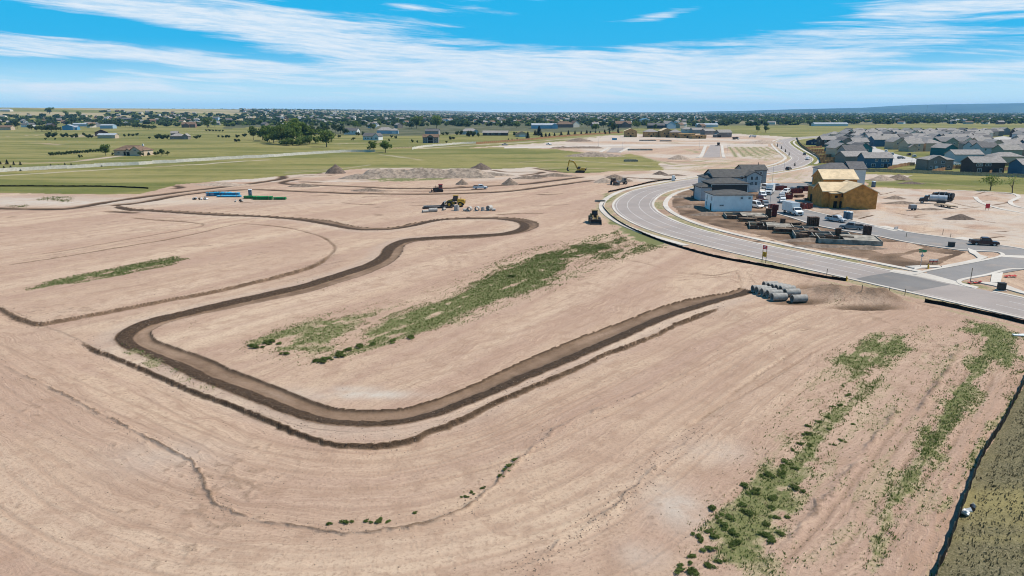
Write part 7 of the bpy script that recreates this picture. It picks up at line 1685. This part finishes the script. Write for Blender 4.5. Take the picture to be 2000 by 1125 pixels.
row([(640,257,13),(655,259,14),(665,261,15),(676,264,12),(600,262,16),(612,263,16),(622,263,14),(632,262,12),(700,266,9),(710,266,8),(650,268,9),(662,270,7),(690,275,6)], 'dark', 'dark tree among the houses right of the large clump', 'dark trees among the middle houses', 1.0)
row([(760,276,6),(773,271,6),(765,269,5),(805,278,6),(865,264,6),(873,264,7),(893,264,10),(901,263,8),(916,267,14),(924,267,12),(934,267,9),(880,273,7),(886,272,5),(1006,265,8),(722,281,5),(815,279,5),(872,279,5)], 'shrub', 'rounded dark bush near the decked house and its neighbours', 'bushes near the decked house', .8)
row([(1031,272,13),(1045,264,10),(1053,265,15),(1058,269,8),(1066,268.5,8),(1073,268,8),(1083,267.5,7),(1096,266,8),(1110,264.5,9),(1123,263.5,7),(1135,263,8),(1146,263,9),(1153,262.5,6),(1163,262,5),(1171,262,7),(1181,261.5,8),(1190,261,8),(1207,260,10),(993,275,4),(1000,274.5,4),(1010,273.5,4)], 'conif', 'conifer planted along the long red-brown fence', 'conifers along the red-brown fence', 1.5)
row([(1518,287,7),(1526,291,7),(1534,297,7),(1541,304,7),(1552,324,7),(1481,323,6)], 'conif', 'thin young street tree on the far road verge', 'young street trees on the far road', .7)
# mid-distance trees among the town houses (each its own), then the rest as one mass
def clear_zone(x, y):
    if y > 264: return False
    if x < 470 and 223.5 < y < 236: return x > 200 and y > 232
    if 1395 < x < 1665 and 246 < y < 270: return False
    if x > 1640 and y > 243: return False
    if y > 256 - 5 * (x < 700) and not (480 < x < 700): return False
    return True
nT = 0
while nT < 120:
    x_ = tr_rng.uniform(0, 2000); y_ = 217 + 35 / tr_rng.uniform(.85, 4.0)
    if not clear_zone(x_, y_): continue
    k_ = tr_rng.choice(['green', 'dark', 'dark', 'green', 'conif', 'bright' if x_ < 1400 else 'dark'])
    tree((x_, y_), 0, k_, 'tree among the rooftops of the town on the horizon', 'trees among the town rooftops', tr_rng.uniform(.9, 1.25), height=tr_rng.uniform(6, 12)); nT += 1
while nT < 200:
    x_ = tr_rng.uniform(440, 2000); y_ = tr_rng.uniform(229, 255) if x_ < 1400 else tr_rng.uniform(226, 242)
    if not clear_zone(x_, y_): continue
    tree((x_, y_), 0, tr_rng.choice(['green', 'dark', 'dark', 'green', 'bright']), 'tall leafy tree in the belt of gardens below the horizon', 'tall trees in the garden belt', tr_rng.uniform(.85, 1.15), height=tr_rng.uniform(9, 14.5)); nT += 1
# town houses in the distance
nH = 0; TW = ['tan', 'cream', 'white', 'grey', 'light', 'taupe', 'brick', 'paleblue', 'brown', 'white']; TR = [M_ROOFG, M_ROOFB, M_ROOFL, M_ROOFG2, M_ROOFB, M_ROOFL]
tplaced = []
while nH < 110:
    x_ = tr_rng.uniform(0, 2000); y_ = 217 + 35 / tr_rng.uniform(.95, 3.2)
    if not clear_zone(x_, y_) or (x_ > 1400 and tr_rng.random() < .5): continue
    p_ = P(x_, y_)
    if any(abs(p_.x - a_) < 18 and abs(p_.y - b_) < 18 for a_, b_ in tplaced): continue
    tplaced.append((p_.x, p_.y))
    estate_house(p_.x, p_.y, tr_rng.uniform(-1, 1), tr_rng.randrange(4), WALLC[tr_rng.choice(TW)], tr_rng.choice(TR), 'house among trees in the town towards the horizon', 'houses of the town towards the horizon', False); nH += 1

# far woods: one mass of small crowns
r_ = np.random.default_rng(77); base_V = []
def pts_far(n, lo, hi, dens_right=1.0):
    out_ = []
    while len(out_) < n:
        x = r_.uniform(-250, 2250, n); s = r_.uniform(lo, hi, n); y = 217.3 + 30 / s
        for a_, b_ in zip(x, y):
            if b_ > 223 and not clear_zone(min(max(a_, 1), 1999), b_): continue
            if a_ > 1400 and r_.random() > .95: continue
            out_.append((a_, b_))
            if len(out_) >= n: break
    return out_
protos = []
for s_ in range(4):
    q_ = np.random.default_rng(200 + s_); k = 6; cs = np.stack([q_.normal(0, .22, k), q_.normal(0, .22, k), .35 + .4 * q_.random(k)], 1); V = leaf_cloud(cs, np.full((k, 3), .27), 34, .15, q_); V[:, 2] = np.clip(V[:, 2], 0, 1); protos.append(V)
thin = []
for V in protos: thin.append(V.reshape(-1, 4, 3))
for nm, m_, bands in (('far_woods', M_LEAFD, ((2600, 1.0, 3.2, 26), (3600, 3.0, 8.0, 10), (2400, 8.0, 17, 6))), ('far_woods', M_LEAF, ((1100, 1.0, 3.0, 30), (1300, 3.0, 8.0, 10))), ('far_woods', M_LEAFD, ((-900, 1.15, 4.5, 30),))):
    allV = []
    for cnt, lo, hi, nq_ in bands:
        for a_, b_ in (pts_far(cnt, lo, hi) if cnt > 0 else [q for q in pts_far(-3 * cnt, lo, hi) if q[0] > 1380]):
            p_ = P(a_, b_)
            if p_.y > 30000: continue
            H = r_.uniform(5.5, 11) * (1.0 if a_ < 1400 else 1.15); th = r_.uniform(0, 6.28); Q = thin[r_.integers(4)]; Q = Q[r_.choice(len(Q), nq_, replace=False)]
            if nq_ < 30: ctr = Q.mean(1, keepdims=True); Q = ctr + (Q - ctr) * (1.9 if nq_ == 10 else 2.4)
            V = Q.reshape(-1, 3).copy(); V[:, 2] = np.clip(V[:, 2], 0, 1.05); c_, s2 = math.cos(th), math.sin(th)
            V = np.stack([(V[:, 0] * c_ - V[:, 1] * s2) * H * 1.25 + p_.x, (V[:, 0] * s2 + V[:, 1] * c_) * H * 1.25 + p_.y, V[:, 2] * H + ground_z(p_.x, p_.y) - .3], 1); allV.append(V)
    o = bpy.data.objects.new(nm, mesh_from_quads(nm, np.concatenate(allV), m_)); col.objects.link(o); tag(o, 'dense dark tree cover of the town along the horizon' if m_ is M_LEAFD else 'lighter green tree cover scattered through the town along the horizon', 'woods', kind='stuff')
# far rooftops: too many and too small to tell apart
mb = MB(); fm = [WALLC['tan'], WALLC['white'], WALLC['grey'], WALLC['brick'], M_ROOFG, M_ROOFB, M_ROOFL, WALLC['cream']]
for a_, b_ in pts_far(800, 1.1, 3.5) + pts_far(1500, 3.5, 13):
    p_ = P(a_, b_); z_ = ground_z(p_.x, p_.y); th = r_.uniform(-1.2, 1.2); w_, d_, h_ = r_.uniform(9, 18), r_.uniform(8, 12), r_.uniform(3.2, 6.0); c_, s2 = math.cos(th), math.sin(th); ri = r_.uniform(2, 3.2)
    f = lambda x, y, z: (p_.x + x * c_ - y * s2, p_.y + x * s2 + y * c_, z_ + z)
    w2, d2 = w_ / 2, d_ / 2; wi = int(r_.choice([0, 1, 2, 3, 7])); ro = int(r_.choice([4, 5, 6]))
    vs = [f(-w2, -d2, -.3), f(w2, -d2, -.3), f(w2, d2, -.3), f(-w2, d2, -.3), f(-w2, -d2, h_), f(w2, -d2, h_), f(w2, d2, h_), f(-w2, d2, h_), f(-w2, 0, h_ + ri), f(w2, 0, h_ + ri)]
    mb.add(vs, [(0, 1, 5, 4), (1, 2, 6, 9, 5), (2, 3, 7, 6), (3, 0, 4, 8, 7)], wi)
    e = .5; s3 = ri / d2; vs = [f(-w2 - e, -d2 - e, h_ - e * s3 + .1), f(w2 + e, -d2 - e, h_ - e * s3 + .1), f(w2 + e, 0, h_ + ri + .1), f(-w2 - e, 0, h_ + ri + .1), f(w2 + e, d2 + e, h_ - e * s3 + .1), f(-w2 - e, d2 + e, h_ - e * s3 + .1)]
    mb.add(vs, [(0, 1, 2, 3), (3, 2, 4, 5)], ro)
o = mb.build('far_rooftops', fm, None, False, False); tag(o, 'mass of small rooftops of the town along the horizon', 'town', kind='stuff')
# long pale commercial buildings
for x_, y_, w_, lab in ((1620,246,70,'long white greenhouse-like building at the far edge of the open field'),(1880,237,46,'long pale building with a reddish roof line beyond the estate'),(1380,248,40,'low pale row building left of the open field')):
    house((x_, y_), .0, [(-w_*.5, w_*.5, -8, 8, 0, 4.5, 'gable', 'x', 2.4)], WALLC['white'], M_ROOFM, lab, name='long_building', cat='building')
for x_, y_, h_, lab in ((1809,223.5,9,'left of two thin masts above the far trees at the right'),(1846,223.5,9,'right of two thin masts above the far trees at the right')):
    p_ = P(x_, y_); root = thing('radio_mast', (p_.x, p_.y, 0), 0, lab, 'mast'); H = (h_ + 8) * p_.y / F_PX; MB().cyl((0, 0, 0), (0, 0, H), .9, 6, .5).build('pole', M_DARK, root); MB().box((0, 0, H - 4), (7, .8, .8)).box((0, 0, H - 9), (7, .8, .8)).build('crossarm', M_DARK, root)

# ------------------------------------------------------------------ mesa on the horizon
def mesa():
    mb = MB(); D0 = 14000; n = 120; prof = [(1380,217.5),(1450,216.5),(1500,214.5),(1560,212),(1620,210.5),(1680,209),(1700,207.5),(1740,204.5),(1790,201.8),(1860,200),(1950,198.5),(2000,197.5),(2150,196.5),(2400,199),(2800,207),(3100,217)]
    xs = np.linspace(1380, 3100, n); ys = np.interp(xs, [p[0] for p in prof], [p[1] for p in prof]); vs = []; rows_ = 7
    for j in range(rows_):
        f = j / (rows_ - 1)
        for i in range(n):
            d = px_dir(xs[i], 217); D = D0 + f * 1800 * (1 if j < rows_ - 1 else 2.5); X = d.x / d.y * D; top = max(0, (217.4 - ys[i]) * D0 / F_PX * 1.0 + CAM_H)
            z = top * (f ** .7) * (0.9 + .25 * (fnoise(np.array([X]), np.array([D]), 900, 3, 1)[0] - .5)) if j < rows_ - 1 else top
            vs.append((X, D, z - 5 if j else -20))
    fs = [(j * n + i, j * n + i + 1, (j + 1) * n + i + 1, (j + 1) * n + i) for j in range(rows_ - 1) for i in range(n - 1)]
    b_ = len(vs)
    for i in range(n): vs.append((vs[(rows_ - 1) * n + i][0], vs[(rows_ - 1) * n + i][1] + 2500, -20))
    fs += [((rows_ - 1) * n + i, (rows_ - 1) * n + i + 1, b_ + i + 1, b_ + i) for i in range(n - 1)]
    o = mb.add(vs, fs).build('hills', mat('forested_slope', (.05, .07, .045), .95, .25, .0012), None, True); tag(o, kind='structure')
mesa()

# ------------------------------------------------------------------ weeds and grass on the ground
def tufts(name, label, px_polys, per_m2, hmin, hmax, blades, m_, kind='stuff', field=None, cat='weeds', clumpy=True, ymax=260):
    V = []; r2 = np.random.default_rng(len(name) * 7 + len(px_polys))
    for pg_, dn in px_polys:
        pg = poly(pg_); x0, y0 = pg.min(0); x1, y1 = pg.max(0)
        n = int((x1 - x0) * (y1 - y0) * per_m2 * dn); X = r2.uniform(x0, x1, n); Y = r2.uniform(y0, y1, n)
        jx = X + 1.4 * (fnoise(X, Y, 3.0, 3, 2) - .5); jy = Y + 2.0 * (fnoise(X, Y, 3.0, 3, 4) - .5)
        k = inside(jx, jy, pg) & (Y < ymax) & (Y > 34)
        ed = np.zeros(n); ii_ = np.nonzero(k)[0]; ed[ii_] = edge_in(jx[ii_], jy[ii_], pg, 1.7)
        if clumpy: k &= (wnoise(X, Y) + .30 * (ed - .5) + .35 * (dn - .85)) > (.47 + .10 * r2.random(n))
        else: k &= (ed + .5 * r2.random(n)) > .45
        X, Y = X[k], Y[k]
        if len(X) == 0: continue
        keep = r2.random(len(X)) < np.clip(160 / Y, .35, 1); X, Y = X[keep], Y[keep]
        Z = ground_za(X, Y)
        hs = (hmin + (hmax - hmin) * r2.random(len(X)) ** 2) * np.clip(Y / 110, .9, 2.0)
        for j in range(blades):
            a = r2.random(len(X)) * 6.283; ln = .35 + .6 * r2.random(len(X)); hh = hs * (.6 + .5 * r2.random(len(X))); w = hh * .28
            ox, oy = .35 * hs * r2.normal(size=len(X)), .35 * hs * r2.normal(size=len(X))
            ca, sa = np.cos(a), np.sin(a); bx, by = X + ox, Y + oy
            q = np.zeros((len(X) * 4, 3))
            q[0::4] = np.stack([bx - sa * w, by + ca * w, Z - .03], 1); q[1::4] = np.stack([bx + sa * w, by - ca * w, Z - .03], 1)
            q[2::4] = np.stack([bx + ca * ln * hh + sa * w * .5, by + sa * ln * hh - ca * w * .5, Z + hh], 1); q[3::4] = np.stack([bx + ca * ln * hh - sa * w * .5, by + sa * ln * hh + ca * w * .5, Z + hh * .92], 1)
            V.append(q)
    V = np.concatenate(V); o = bpy.data.objects.new(name, mesh_from_quads(name, V, m_)); col.objects.link(o); tag(o, label, cat, kind=kind); print(name, len(V) // 4)
    return o
M_WEED = leaf_mat('weed_leaves', (.098,.142,.034), (.14,.18,.05), (.22,.225,.085)); M_STRAW = leaf_mat('dry_grass', (.30,.25,.13), (.24,.21,.10), (.38,.32,.19)); M_FGRASS = leaf_mat('field_grass', (.125,.112,.064), (.165,.145,.085), (.26,.225,.15))
tufts('weeds', 'low green weeds growing in strips across the bare earth', [w_ for w_ in WEEDS if w_[0][0][1] > 380 and w_[1] > .3], 20.0, .06, .20, 3, M_WEED)
tufts('dry_grass', 'straw-coloured dry grass between the weeds', [w_ for w_ in WEEDS if w_[0][0][1] > 380], 7.0, .06, .17, 3, M_STRAW, clumpy=False)
tufts('field_grass', 'rough olive grass of the field beyond the near silt fence', [([(1828,1150),(1855,1070),(1886,980),(1912,920),(1950,850),(1980,790),(2012,740),(2300,680),(2300,1190)], 1.0)], 16.0, .08, .24, 2, M_FGRASS, clumpy=False, ymax=120)
# the bigger weed clumps one can pick out
CL_M = [shrub(90 + i, 330, .075, M_WEED) for i in range(3)]
def clump(px, d, label, group, m_i=None):
    p = P(*px); cm, tm = CL_M[tr_rng.randrange(3)]; o = link_mesh('weed_clump', cm, None, (p.x, p.y, ground_z(p.x, p.y) - .02), tr_rng.uniform(0, 6.28)); o.scale = (d * tr_rng.uniform(.8, 1.5), d, d * tr_rng.uniform(.32, .5)); tag(o, label, 'weed', group)
CLUMPS = [(1390,992),(1448,988),(1418,1010),(1412,1022),(1425,1036),(1370,1060),(1378,1075),(1355,1085),(1352,1100),(1395,1050),(1400,1010),(1440,1060),(1432,1068),(1490,1048),(1510,1055),(1500,1028),(1527,1042),(1535,1010),(1500,990),(1512,970),(1490,935),(1500,930),(1520,925),(1523,912),(1535,902),(1548,880),(1560,868),(1575,850),(1580,835),(1600,825),(1612,815),(1555,915),(1535,925),(1580,870),(1620,840),(1625,795),(1640,790),(1350,1115),(1330,1112),(1380,1105),(1410,1095),(1460,1005),(1470,960),(1455,950),(1480,955),(1515,1010),(1560,960),(1365,1045),(1385,1035),(1660,770),(1700,755),(1665,830),(1642,860),(1622,870)]
for x_, y_ in CLUMPS: clump((x_ + tr_rng.uniform(-4, 4), y_ + tr_rng.uniform(-3, 3)), tr_rng.uniform(.4, .8), 'dark green weed clump in the loose strip on the lower right of the bare earth', 'weed clumps of the lower right strip')
for x_, y_ in [(632,706),(645,703),(660,698),(615,707),(680,684),(668,690),(700,677),(726,672),(765,668),(800,660),(520,672),(530,668),(545,672),(505,680),(556,692),(490,676),(1180,486),(1000,540)]: clump((x_, y_), tr_rng.uniform(.7, 1.3), 'dark green weed clump along the lower edge of the central weed strip', 'weed clumps of the central strip')
for x_, y_ in [(975,930),(985,918),(995,910),(1005,898),(945,950),(922,962),(906,968),(740,1018),(725,1020),(715,1019),(680,1021),(758,1017),(810,1002),(640,1024)]: clump((x_, y_), tr_rng.uniform(.35, .6), 'small green weed clump along the curved crumb line in front', 'weed clumps of the front curve')
# loose clods strewn over the bare earth: nobody could count them
def clods(n):
    mb = MB(); r2 = random.Random(9)
    lines_ = [line(FRONT_RIDGE), line(PLATFORM), cut_o, line(PAD[9:]), line(SIDE_RIDGE)]
    for i in range(n):
        if i % 8 < 7:
            pl = lines_[r2.randrange(len(lines_))]; p = pl[r2.randrange(len(pl))]; x, y = p[0] + r2.gauss(0, .8), p[1] + r2.gauss(0, .8)
        else:
            q = P(r2.uniform(-50, 1800), 430 + 690 * r2.random() ** .8); x, y = q.x, q.y
        if y > 220 or y < 34: continue
        s = r2.uniform(.022, .055) * (1 + y / 200); z = ground_z(x, y)
        vs = [(x + s * r2.uniform(.7, 1.3) * a, y + s * r2.uniform(.7, 1.3) * b_, z + s * c) for a, b_, c in ((-1, -1, -.2), (1, -1, -.2), (1, 1, -.2), (-1, 1, -.2), (-.5, -.5, .7), (.6, -.4, .6), (.4, .6, .8), (-.5, .5, .6))]
        mb.add(vs, [(4, 5, 6, 7), (0, 1, 5, 4), (1, 2, 6, 5), (2, 3, 7, 6), (3, 0, 4, 7)])
    o = mb.build('clods', M_BDIRT, None, False, False); tag(o, 'loose brown clods of earth strewn along the cut edges', 'clods', kind='stuff')
clods(2200)

# ------------------------------------------------------------------ air
hz = MB().box((1500, 11800, 120), (84000, 26600, 290)).build('haze'); tag(hz, 'thin blue air over the plain', 'haze', kind='stuff')
hm = bpy.data.materials.new('haze_air'); hm.use_nodes = True; t = NT(hm.node_tree); t.n.clear()
pv = t.new('ShaderNodeVolumePrincipled'); pv.inputs['Color'].default_value = (.22, .57, 1.0, 1); pv.inputs['Density'].default_value = HAZE; pv.inputs['Anisotropy'].default_value = 0.0
ho = t.new('ShaderNodeOutputMaterial'); t.l.new(pv.outputs[0], ho.inputs['Volume']); hz.data.materials.append(hm)
